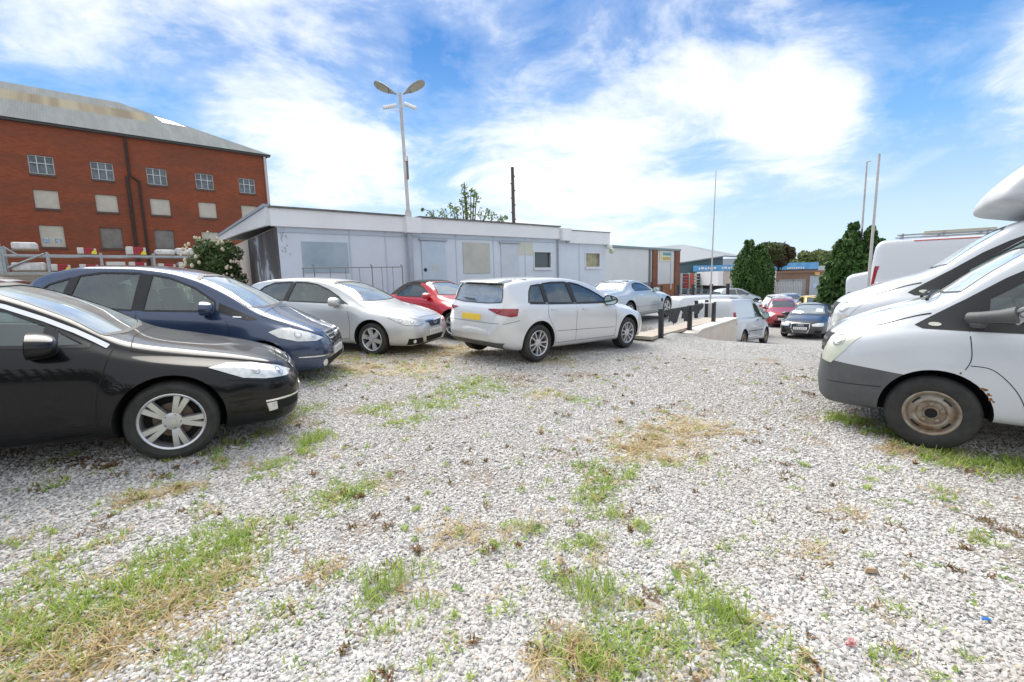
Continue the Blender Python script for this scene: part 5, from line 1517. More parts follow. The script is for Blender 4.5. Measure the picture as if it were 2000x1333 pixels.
M_SHEET = mat('roof_sheet', (.36, .39, .40), .55, .1, vary=.35, vscale=.9, color2=(.27, .29, .29), stretch=(1, .2, 1))
M_SHED = mat('pale_blue_wall_paint', (.60, .655, .73), .7, vary=.10, vscale=1.1, color2=(.54, .59, .66))
M_FASCIA = mat('white_fascia', (.76, .77, .79), .6, vary=.07, vscale=1.2)
M_SILL = mat('dark_sill', (.09, .06, .05), .8)
M_BOARD = mat('beige_board', (.52, .49, .42), .8, vary=.15, vscale=2.5, color2=(.44, .41, .345))
M_MESHB = mat('grey_mesh_board', (.16, .155, .145), .8, vary=.3, vscale=3, color2=(.24, .22, .20))
M_GALV = mat('galvanised_steel', (.40, .43, .45), .5, .55, vary=.2, vscale=4)
M_WFRAME = mat('window_frame_paint', (.50, .53, .54), .6)
M_PIPE = mat('black_iron_pipe', (.035, .025, .022), .7, vary=.3)
M_PANEG = mat('old_window_glass', (.03, .045, .05), .14, 0, .3, vary=.5, vscale=2.1, color2=(.15, .19, .21))

def wall_frame(o, ax):
    return frame_m(o, ax)
def rect(b, x0, x1, y0, y1, z0, z1, mi=0):
    return b.box(((x0 + x1) / 2, (y0 + y1) / 2, (z0 + z1) / 2), (abs(x1 - x0), abs(y1 - y0), abs(z1 - z0)), mi=mi)

# ================================================================ brick warehouse (s runs from its right corner towards the left)
wr_ = Vector((-.741, -.6715, 0))
# local x runs from the right corner leftwards, so the outward normal is -z
wh = thing('brick_warehouse', 'four-storey red brick warehouse with boarded windows and a grey sheet roof', 'building', mw=frame_m((-18.02, 36, 0), (.741, .6715, 0)))
def S(s): return -s
b = MB()
holes = []
colS = [12.08, 9.42, 6.73, 4.08, 1.45, 14.75, 17.4]
rows = [(8.17, 9.22), (6.24, 7.28), (4.02, 5.27)]
# wall built as strips round real openings
xs_ = sorted({-40.0, 0.0} | {S(c) - .53 for c in colS} | {S(c) + .53 for c in colS})
ys_ = [-2.0] + [v for r_ in reversed(rows) for v in r_] + [11.0]
for i in range(len(xs_) - 1):
    mid_ = (xs_[i] + xs_[i + 1]) / 2
    iswin = any(abs(mid_ - S(c)) < .5 for c in colS)
    if not iswin:
        b.add([(xs_[i], -2, 0), (xs_[i + 1], -2, 0), (xs_[i + 1], 11, 0), (xs_[i], 11, 0)], [(0, 1, 2, 3)])
    else:
        for j in range(0, len(ys_) - 1):
            if j % 2 == 0: b.add([(xs_[i], ys_[j], 0), (xs_[i + 1], ys_[j], 0), (xs_[i + 1], ys_[j + 1], 0), (xs_[i], ys_[j + 1], 0)], [(0, 1, 2, 3)])
            else:
                x0, x1, y0, y1 = xs_[i], xs_[i + 1], ys_[j], ys_[j + 1]
                b.add([(x0, y0, 0), (x1, y0, 0), (x1, y0, -.22), (x0, y0, -.22)], [(0, 1, 2, 3)])
                b.add([(x0, y1, 0), (x1, y1, 0), (x1, y1, -.22), (x0, y1, -.22)], [(0, 1, 2, 3)])
                b.add([(x0, y0, 0), (x0, y1, 0), (x0, y1, -.22), (x0, y0, -.22)], [(0, 1, 2, 3)])
                b.add([(x1, y0, 0), (x1, y1, 0), (x1, y1, -.22), (x1, y0, -.22)], [(0, 1, 2, 3)])
b.add([(0, -2, 0), (0, 11, 0), (0, 11, -15), (0, -2, -15)], [(0, 1, 2, 3)])
b.add([(0, -2, -15), (0, 11, -15), (-40, 11, -15), (-40, -2, -15)], [(0, 1, 2, 3)])
b.add([(-40, -2, 0), (-40, 11, 0), (-40, 11, -15), (-40, -2, -15)], [(0, 1, 2, 3)])
b.build('wall', M_BRICK, wh)
for c in colS:
    for ri, (y0, y1) in enumerate(rows):
        x0, x1 = S(c) - .53, S(c) + .53
        sl = MB(); rect(sl, x0 - .04, x1 + .04, y0 - .12, y0 - .003, -.1, .05); sl.build('window_sill', M_SILL, wh)
        if ri == 0:
            f = MB()
            t_ = .045
            for xx in (x0 + .02, x0 + .35, x1 - .35, x1 - .02): rect(f, xx - t_ / 2, xx + t_ / 2, y0, y1, -.16, -.10)
            for yy in (y0 + .03, y0 + .62, y1 - .03): rect(f, x0, x1, yy - t_ / 2, yy + t_ / 2, -.158, -.098)
            fo_ = f.build('window', M_WFRAME, wh)
            p = MB(); rect(p, x0, x1, y0, y1, -.19, -.165); p.build('pane', M_PANEG, fo_)
        else:
            m_ = M_MESHB if (ri == 2 and c in (9.42, 6.73)) else M_BOARD
            p = MB(); rect(p, x0 + .01, x1 - .01, y0 + .01, y1 - .01, -.14, -.09)
            bd = p.build('window_board', m_, wh)
            if ri == 2 and c == 12.08:
                for q, cc in enumerate(((.03, .16, .26), (.02, .07, .16))):
                    n_ = MB(); xx = x0 + .25 + q * .50
                    rect(n_, xx - .14, xx + .14, y0 + .22, y0 + .50, -.088, -.08)
                    n_.build('poster', mat('poster_blue_%s' % 'ab'[q], cc, .5, vary=.3, vscale=9, color2=(.55, .62, .66)), bd)
g = MB(); rect(g, -40, .25, 10.92, 11.06, -.05, .22); g.build('gutter', mat('dark_gutter', (.06, .06, .06), .7), wh)
# hipped roof with corrugations
D = 7.7; RZ = 15.25
rf = MB()
e = .3
def corr(ax0, ay0, az0, ax1, az1, bx0, by0, bz0, bx1, n):
    pass
rv = [(-40, 11.05, e), (e, 11.05, e), (-D, RZ, -D), (-40, RZ, -D), (e, 11.05, -15 - e), (-40, 11.05, -15 - e)]
rf.add(rv, [(0, 1, 2, 3), (1, 4, 2), (4, 5, 3, 2)])
rfo = rf.build('roof', M_SHEET, wh)
rm = bpy.data.materials.new('corrugated_sheet'); rm.use_nodes = True
t = NT(rm.node_tree); t.n.clear()
bs = t.new('ShaderNodeBsdfPrincipled'); bs.inputs['Roughness'].default_value = .85; bs.inputs['Specular IOR Level'].default_value = .15
t.new('ShaderNodeOutputMaterial', inp={0: bs.outputs[0]})
co = t.new('ShaderNodeTexCoord').outputs['Object']
sx_ = t.new('ShaderNodeSeparateXYZ', inp={0: co})
wv_ = t.math('SINE', t.math('MULTIPLY', sx_.outputs[0], 2 * PI / .13))
nn = t.noise(t.vmath('MULTIPLY', co, (1, .12, .12)), 1.6, 6, .7)
cc = t.ramp(nn, [(.3, (.105, .12, .125)), (.55, (.155, .17, .176)), (.8, (.22, .235, .24))])
cc = t.mix(t.math('MULTIPLY_ADD', wv_, .07, .10), cc, (.17, .18, .185))
# weathered band of translucent sheets two thirds of the way up
hb = t.new('ShaderNodeMapRange', inp={0: sx_.outputs[1], 1: 12.9, 2: 13.15, 3: 0.0, 4: 1.0}).outputs[0]
hb2 = t.new('ShaderNodeMapRange', inp={0: sx_.outputs[1], 1: 14.1, 2: 14.3, 3: 1.0, 4: 0.0}).outputs[0]
hx = t.new('ShaderNodeMapRange', inp={0: sx_.outputs[0], 1: -6.6, 2: -6.2, 3: 1.0, 4: 0.0}).outputs[0]
bands = t.math('MULTIPLY', t.math('MULTIPLY', hb, hb2), hx)
blk = t.ramp(t.noise(t.vmath('MULTIPLY', co, (.7, 0, 0)), 1.0, 2), [(.42, (.12, .09, .05)), (.55, (.22, .19, .12))])
cc = t.mix(t.math('MULTIPLY', bands, .95), cc, blk)
t.l.new(cc, bs.inputs['Base Color'])
bp = t.new('ShaderNodeBump', inp={'Strength': .15, 'Distance': .02, 'Height': wv_}); t.l.new(bp.outputs[0], bs.inputs['Normal'])
rfo.data.materials[0] = rm
sk = MB()
def onroof(x, f, off=.02):  # f fraction up the front slope
    return Vector((x, 11.05 + (RZ - 11.05) * f + off, e - (D + e) * f + off * .5))
q_ = [onroof(-5.6, .52), onroof(-4.2, .50), onroof(-4.9, .62), onroof(-5.9, .70)]
sk.add(q_, [(0, 1, 2, 3)]); sk.build('skylight', mat('white_skylight', (.80, .80, .78), .5), wh)
sp_ = MB()
for xx, y0, y1, r_ in ((S(8.15), 8.55, 11.0, .07), (S(8.28), -2, 8.5, .085), (S(7.72), -2, 8.3, .06)):
    sp_ = MB(); sp_.tube([(xx + .01, y1, .10), (xx, y0, .10)], r_, 8); sp_.build('downpipe', M_PIPE, wh, smooth=60)
sp_ = MB(); sp_.tube([(S(8.15), 8.6, .10), (S(7.72), 8.28, .10)], .05, 8); sp_.build('pipe_branch', M_PIPE, wh, smooth=60)
sp_ = MB(); sp_.tube([(-.13, 10.9, .09), (-.13, -2, .09)], .085, 8); sp_.build('downpipe', mat('grey_pink_pipe', (.52, .46, .45), .6), wh, smooth=60)

# ================================================================ pallet rack with packs in front of the warehouse
RKM = frame_m((-22.2, 22, 0), (.741, .6715, 0))
rk = thing('pallet_rack', 'galvanised pallet rack carrying packs of goods in front of the brick warehouse', 'rack', mw=RKM)
for s0 in (-1.05, .38, 2.3, 4.4, 6.3, 8.4):
    for zz in (0, -1.0):
        u_ = MB(); rect(u_, s0 - .05, s0 + .05, 0, 3.28 if s0 > .2 else 3.5, zz - .05, zz + .05); u_.build('upright', M_GALV, rk)
for a_, b__ in ((-1.05, .38), (.38, 2.3), (2.3, 4.4), (4.4, 6.3), (6.3, 8.4)):
    for yy in (3.12, 2.3):
        for zz in (.055, -1.055):
            u_ = MB(); rect(u_, a_ + .055, b__ - .055, yy - .05, yy + .05, zz - .02, zz + .02); u_.build('beam', M_GALV, rk)
u_ = MB(); u_.tube([(-.95, 2.55, .07), (.3, 3.2, .07)], .05, 6); u_.tube([(-1.0, 3.5, .05), (-.55, 3.1, .05)], .045, 6); u_.build('brace', M_GALV, rk)
u_ = MB(); rect(u_, -1.5, -1.1, 2.2, 3.5, -.35, .1); u_.build('end_guard', M_GALV, rk)
M_CARD = mat('pale_pack', (.62, .60, .56), .7, vary=.15)
M_REDC = mat('red_pack', (.46, .03, .05), .6, color2=(.30, .03, .045), vscale=6)
M_YELC = mat('yellow_tag', (.75, .66, .05), .6)
M_WRAP = mat('white_wrap', (.70, .70, .69), .4, vary=.2, vscale=5, color2=(.50, .47, .46))
packs = [(1.45, 2.15, 3.18, 3.52, 'r', 'upper shelf, leftmost of the red packs'), (3.32, 4.1, 3.18, 3.62, 'r', 'upper shelf, tall one right of the middle'), (4.5, 5.35, 3.18, 3.50, 'w', 'wrapped, upper shelf'), (5.42, 6.2, 3.18, 3.60, 'w', 'printed, upper shelf end'),
         (.45, 1.12, 2.36, 2.72, 'r', 'lower shelf, beside the brace'), (1.45, 2.15, 2.36, 2.72, 'r', 'lower shelf under the leftmost upper pack'), (2.46, 3.2, 2.36, 2.84, 'x', 'lower shelf with a red band'), (3.36, 4.05, 2.36, 2.84, 'r', 'lower shelf right of the banded crate'), (4.55, 5.3, 2.36, 2.76, 'r', 'lower shelf, near the bush'), (5.45, 6.1, 2.36, 2.84, 'r', 'lower shelf, last before the bush'),
         (-.85, .28, 2.36, 2.80, 'w', 'pinkish wrapped bale under the brace'), (-.75, .1, 3.35, 3.72, 'w', 'wrapped bundle on top of the left bay')]
names_ = {'r': 'red and white pack', 'w': 'white wrapped bale', 'x': 'pale crate'}
for (x0, x1, y0, y1, k_, wh_) in packs:
    t0 = thing('goods_pack', (names_[k_] + ' on the pallet rack, ' + wh_), 'pack', mw=RKM @ Matrix.Translation((x0, y0, -.9)), group='packs on the pallet rack')
    W_, H_2 = x1 - x0, y1 - y0
    p = MB(); rect(p, 0, W_, 0, .045, .06, .88); p.build('pallet', mat('pallet_wood', (.30, .22, .14), .9), t0)
    if k_ == 'r':
        p = MB(); rect(p, 0, W_ * .34, .047, H_2, .05, .95); p.build('pale_stack', M_CARD, t0, bevel=.02)
        p = MB()
        for i in range(3):
            for j in range(3):
                rect(p, W_ * (.36 + i * .17), W_ * (.36 + i * .17 + .16), .047 + (H_2 - .047) * j / 3, .047 + (H_2 - .047) * (j + 1) / 3 - .012, .05, .94)
        p.build('red_stack', M_REDC, t0)
        p = MB(); rect(p, W_ * .88, W_ * 1.0, .05, H_2 * .9, .05, .94); p.build('end_stack', M_CARD, t0)
        p = MB(); p.add([(W_ * .72, .03, .965), (W_ * 1.02, .03, .965), (W_ * 1.0, .16, .965), (W_ * .9, .26, .965), (W_ * .72, .10, .965)], [(0, 1, 2, 3, 4)]); p.build('yellow_label', M_YELC, t0)
    elif k_ == 'w':
        p = MB(); rect(p, .0, W_, .047, H_2, .05, .92); p.build('wrapped_goods', M_WRAP, t0, bevel=.09, seg=3)
    else:
        p = MB(); rect(p, 0, W_, .047, H_2, .05, .92); p.build('carton', M_CARD, t0, bevel=.01)
        p = MB(); rect(p, .04, W_ - .04, H_2 * .25, H_2 * .50, .925, .93); p.build('red_band', M_REDC, t0)
# boundary block wall below the rack
bw = thing('block_wall', 'low grey concrete block wall under the pallet rack at the far left', 'wall', mw=frame_m((-20.7, 20, 0), (.741, .6715, 0)))
p = MB(); rect(p, -14, 9, -.5, 2.14, -.2, 0); p.build('blockwork', brick_mat('blockwork', (.30, .27, .22), (.26, .235, .19), (.20, .18, .15), 2.2), bw)
p = MB(); rect(p, -14, 9, 2.14, 2.22, -.23, .03); p.build('coping', mat('coping', (.36, .33, .28), .9, vary=.25), bw)

# ================================================================ long pale blue office cabin
SA = (-6.138, 12.5, 0); SU = (.781, .624, 0)
sh = thing('office_cabin', 'long pale blue flat-roofed cabin with white fascia and boarded windows', 'building', mw=frame_m(SA, SU))
L1, L2 = 10.82, 13.28
wb = MB()
# front wall with openings for the real windows
op = [(9.06, 9.93, 1.88, 2.47), (12.0, 12.88, 1.90, 2.47)]
def wall_with(b, x0, x1, y0, y1, ops, z0=0, th=.12):
    xs = sorted({x0, x1} | {o[0] for o in ops} | {o[1] for o in ops})
    for a, c in zip(xs, xs[1:]):
        o = [q for q in ops if q[0] <= (a + c) / 2 <= q[1]]
        if not o: rect(b, a, c, y0, y1, z0 - th, z0)
        else:
            rect(b, a, c, y0, o[0][2], z0 - th, z0); rect(b, a, c, o[0][3], y1, z0 - th, z0)
wall_with(wb, 0, L1, -.6, 3.0, op[:1]); wall_with(wb, L1 + .002, L2, -.6, 2.86, op[1:])
rect(wb, L2 - .12, L2, -.6, 2.86, -8, -.122)
rect(wb, 0, L2, -.6, 2.8, -8.12, -8)
wb.build('wall', M_SHED, sh)
# end wall: weathered boards and a burnt patch
ew = MB(); rect(ew, 0, .12, -.6, 3.0, -7.9, -.122); 
em = mat('peeling_end_wall', (.58, .47, .40), .85, vary=.2, vscale=.8, color2=(.52, .50, .48))
ewo = ew.build('end_wall', em, sh)
em2 = bpy.data.materials.new('burnt_boards'); em2.use_nodes = True
t = NT(em2.node_tree); t.n.clear()
bs = t.new('ShaderNodeBsdfPrincipled'); bs.inputs['Roughness'].default_value = .85
t.new('ShaderNodeOutputMaterial', inp={0: bs.outputs[0]})
co = t.new('ShaderNodeTexCoord').outputs['Object']
f_ = t.noise(t.vmath('MULTIPLY', co, (1, .5, 1)), .8, 6, .65, .6)
c_ = t.ramp(f_, [(.42, (.055, .052, .055)), (.56, (.11, .105, .11)), (.60, (.30, .34, .40)), (.75, (.42, .47, .54))])
t.l.new(c_, bs.inputs['Base Color'])
p = MB(); rect(p, -.02, -.003, -.4, 2.98, -4.1, -.0); p.build('burnt_panel', em2, sh)
p = MB(); rect(p, -.018, -.003, -.4, 2.9, -7.9, -7.5); p.build('corner_board', mat('pale_corner', (.55, .55, .56), .8), sh)
# panel joints and cover strips
sm_b = MB()
for s0 in (1.9, 3.0, 4.62 + .9, 7.1, 8.6, 11.6):
    rect(sm_b, s0 - .02, s0 + .02, -.5, 2.99 if s0 < L1 else 2.85, .001, .014)
rect(sm_b, .0, L1, 2.86, 2.90, .001, .03)
sm_b.build('cover_strip', mat('strip_paint', (.45, .52, .60), .7), sh)
pw = mat('paint_peel', (.30, .33, .36), .8, vary=.5, vscale=6, color2=(.45, .48, .52))
p = MB()
for k in range(26):
    y_ = 2.95 - abs(random.gauss(0, .55)); x_ = .06 + abs(random.gauss(.05, .06)); q_ = random.uniform(.008, .030)
    n_ = random.randint(4, 7); a0 = random.random() * 6
    p = MB(); p.add([(max(.005, x_ + q_ * random.uniform(.4, 1.2) * math.cos(a0 + 2 * PI * i / n_)), y_ + q_ * 2.2 * random.uniform(.4, 1.2) * math.sin(a0 + 2 * PI * i / n_), .003 + .0002 * k) for i in range(n_)], [tuple(range(n_))])
    p.build('paint_flake', pw, sh)

fb_ = MB()
fm = [M_FASCIA]
for a_, c_2, z0_, z1_, pr in ((-.15, 3.60, 3.0, 3.46, .13), (4.12, 10.35, 3.0, 3.46, .13)):
    p = MB(); rect(p, a_, c_2, z0_, z1_, .0, pr); p.build('fascia', M_FASCIA, sh)
    p = MB(); rect(p, a_ - .02, c_2 + .02, z1_, z1_ + .05, -.3, pr + .05); p.build('roof_edge', mat('felt_edge', (.17, .165, .15), .85, vary=.4), sh)
p = MB(); rect(p, 3.60, 4.10, 2.97, 3.44, .02, .30); p.build('fascia_box', M_FASCIA, sh)
p = MB(); rect(p, 10.36, 10.86, 2.94, 3.42, .02, .28); p.build('fascia_box', M_FASCIA, sh)
p = MB(); rect(p, 10.88, L2 + .12, 2.86, 3.36, .0, .16); p.build('fascia', M_FASCIA, sh)
p = MB(); rect(p, 10.87, L2 + .14, 3.36, 3.39, -.3, .19); p.build('roof_edge', MATS['felt_edge'], sh)
p = MB(); rect(p, L2 + .0, L2 + .12, 2.86, 3.36, -8.2, -.002); p.build('fascia', M_FASCIA, sh)
# left gable fascia, sagging a little towards the back
p = MB()
N_ = 10
for i in range(N_ + 1):
    zz = -9.4 * i / N_ + .0
    lo = 3.0 + .30 * i / N_ + .03 * math.sin(PI * i / N_)
    p.v += [(-.15, lo + .02, zz), (-.15, 3.46 + .02, zz), (-.24, lo + .02, zz), (-.24, 3.46 + .02, zz)]
for i in range(N_):
    q = i * 4
    for f in ((0, 1, 5, 4), (2, 6, 7, 3), (1, 3, 7, 5), (0, 4, 6, 2)):
        p.f.append(tuple(q + v for v in f)); p.mi.append(0)
p.f += [(0, 2, 3, 1), (N_ * 4, N_ * 4 + 1, N_ * 4 + 3, N_ * 4 + 2)]; p.mi += [0, 0]
p.build('gable_fascia', mat('white_fascia_grey', (.66, .68, .70), .65, vary=.1), sh, smooth=40)
p = MB(); rect(p, -.28, -.10, 3.49, 3.57, -9.5, -.02); p.build('gable_edge', mat('lead_edge', (.30, .35, .42), .7, vary=.2), sh)
p = MB(); rect(p, -.1, L2, 3.30, 3.35, -8.2, -.32); p.build('roof', mat('flat_roof', (.14, .14, .14), .9), sh)
# boards and doors
for (x0, x1, y0, y1, m_) in ((.57, 1.82, 1.78, 2.63, mat('blue_grey_board', (.36, .44, .50), .75, vary=.2, vscale=1.5, color2=(.27, .34, .40))), (5.79, 6.92, 1.70, 2.75, mat('cream_board', (.49, .49, .44), .8, vary=.2, vscale=1.6, color2=(.40, .41, .38)))):
    p = MB(); rect(p, x0, x1, y0, y1, .001, .03); bd = p.build('window_board', m_, sh)
p = MB(); rect(p, 8.27, 9.0, 2.35, 2.85, .001, .01); p.build('wall_patch', mat('cream_patch', (.55, .55, .48), .8), sh)
for (x0, x1, nm_) in ((4.2, 5.08, 'a'), (7.42, 8.25, 'b')):
    d_ = MB(); rect(d_, x0, x1, .2, 2.76, .001, .045); do = d_.build('door', mat('door_paint_' + nm_, (.47, .56, .66) if nm_ == 'a' else (.53, .57, .63), .65, vary=.1), sh)
    p = MB(); rect(p, x0 - .07, x1 + .07, 2.77, 2.82, .001, .09); p.build('door_lintel', mat('lintel', (.36, .40, .46), .7), sh)
    if nm_ == 'a':
        p = MB(); p.lathe([(.0, .055), (.06, .055), (.06, .046), (.0, .046)], 14, axis='y'); p.v = [(v[0] + x0 + .10, v[2] + 1.83, v[1]) for v in p.v]; p.build('door_lock', M_BLK, do)
        n_ = MB(); ym = mat('faded_sign', (.55, .50, .36), .7, color2=(.50, .56, .60), vscale=12)
        for q, (a_, c_2) in enumerate(((.38, 1.98), (.50, 1.98), (.40, 1.88), (.52, 1.86), (.44, 1.72))):
            rect(n_, x0 + a_, x0 + a_ + .09, c_2 - .07, c_2, .046, .05)
        n_.build('faded_notice', ym, do)
for (x0, x1, y0, y1), m_ in zip(op, (mat('dark_pane', (.05, .065, .065), .12, 0, .5), mat('pane_with_yellow', (.22, .19, .13), .25, 0, .4, vary=.5, vscale=3.5, color2=(.42, .38, .18)))):
    f = MB(); t_ = .05
    rect(f, x0 - .05, x0, y0 - .05, y1 + .05, -.06, .03); rect(f, x1, x1 + .05, y0 - .05, y1 + .05, -.06, .03)
    rect(f, x0, x1, y1, y1 + .05, -.06, .03); rect(f, x0 - .05, x1 + .05, y0 - .10, y0, -.06, .07)
    fo_ = f.build('window', mat('white_window_frame', (.62, .64, .66), .5), sh)
    p = MB(); rect(p, x0, x1, y0, y1, -.09, -.07); p.build('pane', m_, fo_)
p = MB(); p.tube([(10.30, 2.95, .06), (10.30, -.3, .06)], .035, 8); p.build('downpipe', mat('grey_pipe', (.30, .33, .37), .6), sh, smooth=60)
for k_, (dx_, dy_) in enumerate(((0, 0), (.16, -.17))):
    p = MB(); p.lathe([(.001, .0), (.10, .02), (.12, .10), (.09, .20), (.001, .22)], 14, axis='y'); p.v = [(v[0] + L2 + .05 + dx_, v[2] + 2.74 + dy_, v[1] + .1) for v in p.v]
    p.build('flood_light', mat('cream_lamp_%d' % k_, (.72, .72, .68) if k_ == 0 else (.55, .55, .42), .4), sh, smooth=50)
# railing in front of the wall
rl = thing('railing', 'thin grey metal railing in front of the pale blue cabin wall', 'railing', mw=frame_m((-5.58, 11.80, 0), SU))
p = MB(); p.tube([(.30, 1.88, 0), (3.1, 1.90, 0)], .014, 6); p.build('top_rail', mat('rail_grey', (.20, .21, .22), .6, .3), rl, smooth=60)
for k, s0 in enumerate((.33, .60, 1.01, 1.42, 1.80, 2.16, 2.45, 2.78, 3.08)):
    p = MB(); p.tube([(s0, -.2, 0), (s0, 1.89 + (.05 if k in (1, 5, 8) else 0), 0)], .014 if k in (0, 1, 5, 8) else .008, 6)
    if k in (1, 5, 8): p.tube([(s0, 1.94, 0), (s0 - .05, 1.97, .0)], .014, 6)
    p.build('baluster', MATS['rail_grey'], rl, smooth=60)
lb = thing('leaning_board', 'pale curved panel leaning against the cabin behind the red roadster', 'panel', mw=frame_m((-1.2, 15.85, 0), SU))
p = MB(); p.prism([(0, .0), (1.25, .0), (1.05, 1.05), (.72, 1.38), (.3, 1.52), (.05, 1.45)], 0, .04); p.build('panel', mat('cream_panel', (.60, .58, .53), .5, vary=.1), lb, bevel=.01)

# ================================================================ lamp post
M_POSTP = mat('white_post_paint', (.62, .63, .66), .55, vary=.25, vscale=2.2, color2=(.40, .33, .27), stretch=(1, 1, .6))
lx, ly = -3.12, 14.72
lp = thing('lamp_post', 'tall white lamp post with two lamp heads and two cameras above the cabin', 'lamp post', (lx, ly, .1))
p = MB(); p.tube([(0, 0, -.3), (0, 0, 2.95)], .085, 12); p.build('lower_pole', mat('grey_post_paint', (.38, .42, .48), .6, vary=.2), lp, smooth=60)
p = MB(); p.tube([(0, 0, 2.95), (0, 0, 3.5), (0, 0, 3.6), (-.02, 0, 5.2), (-.06, 0, 7.0)], [.10, .10, .055, .05, .045], 12); p.build('pole', M_POSTP, lp, smooth=60)
p = MB(); p.box((.06, -.02, 4.75), (.05, .05, .55)); p.box((.03, 0, 5.08), (.10, .12, .16), mi=1); p.build('pole_bracket', [mat('rusty_bracket', (.20, .15, .12), .8), M_FASCIA], lp, bevel=.01)
for s_, yaw in ((-1, 10), (1, -10)):
    e_ = MB()
    M_ = Matrix.Rotation(s_ * R(-27), 4, 'Y') @ Matrix.Rotation(0, 4, 'Z')
    prof = [(.0, .03, .03), (.12, .05, .045), (.28, .12, .06), (.5, .155, .075), (.68, .15, .07), (.80, .11, .05), (.84, .03, .02)]
    n_ = 12; vs = []
    for (x_, w2, h2) in prof:
        for k in range(n_):
            a = 2 * PI * k / n_
            vs.append(Vector((s_ * x_, w2 * math.cos(a), h2 * math.sin(a) * (1 if math.sin(a) > 0 else .45))))
    # heads tip up and show their undersides
    rt = Matrix.Rotation(R(-s_ * 27), 3, 'Y') @ Matrix.Rotation(R(-38), 3, 'X') @ Matrix.Scale(.88, 3)
    vs = [rt @ v + Vector((-.06 + s_ * .10, 0, 6.95)) for v in vs]
    fs = [(i * n_ + k, i * n_ + (k + 1) % n_, (i + 1) * n_ + (k + 1) % n_, (i + 1) * n_ + k) for i in range(len(prof) - 1) for k in range(n_)] + [tuple(range(n_)), tuple((len(prof) - 1) * n_ + k for k in range(n_))]
    e_.add(vs, fs); hd_ = e_.build('lamp_head', mat('lamp_head_shell', (.36, .37, .36), .5, .2, vary=.2), lp, smooth=60)
    g_ = MB()
    gv = []
    for x_, w2 in ((.28, .09), (.5, .125), (.68, .12), (.76, .07)):
        gv += [Vector((s_ * x_, -w2, -.052)), Vector((s_ * x_, w2, -.052))]
    gv = [rt @ v + Vector((-.06 + s_ * .10, 0, 6.95)) for v in gv]
    g_.add(gv, [(0, 1, 3, 2), (2, 3, 5, 4), (4, 5, 7, 6)]); g_.build('lamp_lens', mat('dusty_lens', (.42, .40, .31), .4, vary=.25, vscale=8), hd_)
    c_ = MB()
    c_.tube([(-.05, 0, 6.52 + s_ * .05), (-.05 + s_ * .16, -.05, 6.55 + s_ * .05)], .018, 6)
    a0 = Vector((-.05 + s_ * (.13 if s_ > 0 else .12), -.05, 6.66 if s_ > 0 else 6.62)); a1 = a0 + Vector((s_ * .36, -.16, -.20 if s_ > 0 else -.12))
    c_.tube([a0, a1], .055, 8); c_.build('camera_housing', [M_FASCIA], lp, smooth=50)

# ================================================================ far poles
def pole(name, lab, x, y, z0, z1, r0, r1, m, dx=0, kink=False):
    o = thing(name, lab, 'pole', (x, y, z0))
    p = MB(); p.tube([(0, 0, 0), (dx * .5, 0, (z1 - z0) * .5), (dx, 0, z1 - z0)], [r0, (r0 + r1) / 2, r1], 8); p.build('shaft', m, o, smooth=60)
    if kink:
        p = MB(); p.tube([(dx, 0, z1 - z0), (dx + .22, 0, z1 - z0 + .05)], r1 * .8, 6); p.build('arm', m, o, smooth=60)
    return o
M_TIMB = mat('weathered_timber', (.13, .11, .10), .9, vary=.4, vscale=2)
M_FLAG = mat('pale_pole', (.52, .50, .48), .5, vary=.2)
wp = pole('utility_pole', 'dark weathered timber pole rising behind the cabin roof', .26, 26, -.5, 7.45, .11, .085, M_TIMB)
p = MB()
for k in range(7): p.box((.10 * (-1) ** k, 0, 5.2 + k * .38), (.07, .05, .05))
p.build('step_iron', M_TIMB, wp)
pole('flagpole', 'slim pale flagpole standing at the corner of the terrace', 6.86, 15.9, -.1, 4.86, .035, .012, M_FLAG, .06)
pole('flagpole', 'pale flagpole in front of the tall conifer, the taller one', 6.98, 9.05, -.35, 3.63, .032, .02, M_FLAG, .03)
pole('flagpole', 'thin pale pole with a short bent arm rising behind the tall conifer', 22.5, 30, -1.5, 8.15, .07, .05, M_FLAG, .0, True)

# ================================================================ terrace edge: retaining wall, kerb slabs, posts, sheets
WLV = Vector((WD[0], WD[1], 0)); 
rwm = bpy.data.materials.new('rendered_wall'); rwm.use_nodes = True
t = NT(rwm.node_tree); t.n.clear()
bs = t.new('ShaderNodeBsdfPrincipled'); bs.inputs['Roughness'].default_value = .9
t.new('ShaderNodeOutputMaterial', inp={0: bs.outputs[0]})
co = t.new('ShaderNodeTexCoord').outputs['Object']
f_ = t.noise(co, 1.6, 6, .7, .3)
c_ = t.ramp(f_, [(.3, (.62, .55, .47)), (.5, (.66, .60, .53)), (.62, (.66, .54, .47)), (.8, (.50, .44, .37))])
f2 = t.noise(t.vmath('MULTIPLY', co, (3, .5, 1)), 2.5, 5, .7)
c_ = t.mix(t.ramp(f2, [(.55, 0.0), (.8, .3)]), c_, (.34, .27, .20))
t.l.new(c_, bs.inputs['Base Color'])
bp = t.new('ShaderNodeBump', inp={'Strength': .3, 'Distance': .01, 'Height': t.noise(co, 60, 4)}); t.l.new(bp.outputs[0], bs.inputs['Normal'])
LW = float(np.linalg.norm(WALL_B - WALL_A))
rw_ = thing('retaining_wall', 'pale rendered retaining wall stepping down beside the ramp', 'wall', mw=frame_m((WALL_A[0], WALL_A[1], 0), WLV))
p = MB(); p.prism([(-.35, -.5), (LW, -1.6), (LW, .02), (.15, .02), (-.35, -.04)], -.22, .10); p.build('wall_face', rwm, rw_, bevel=.01)
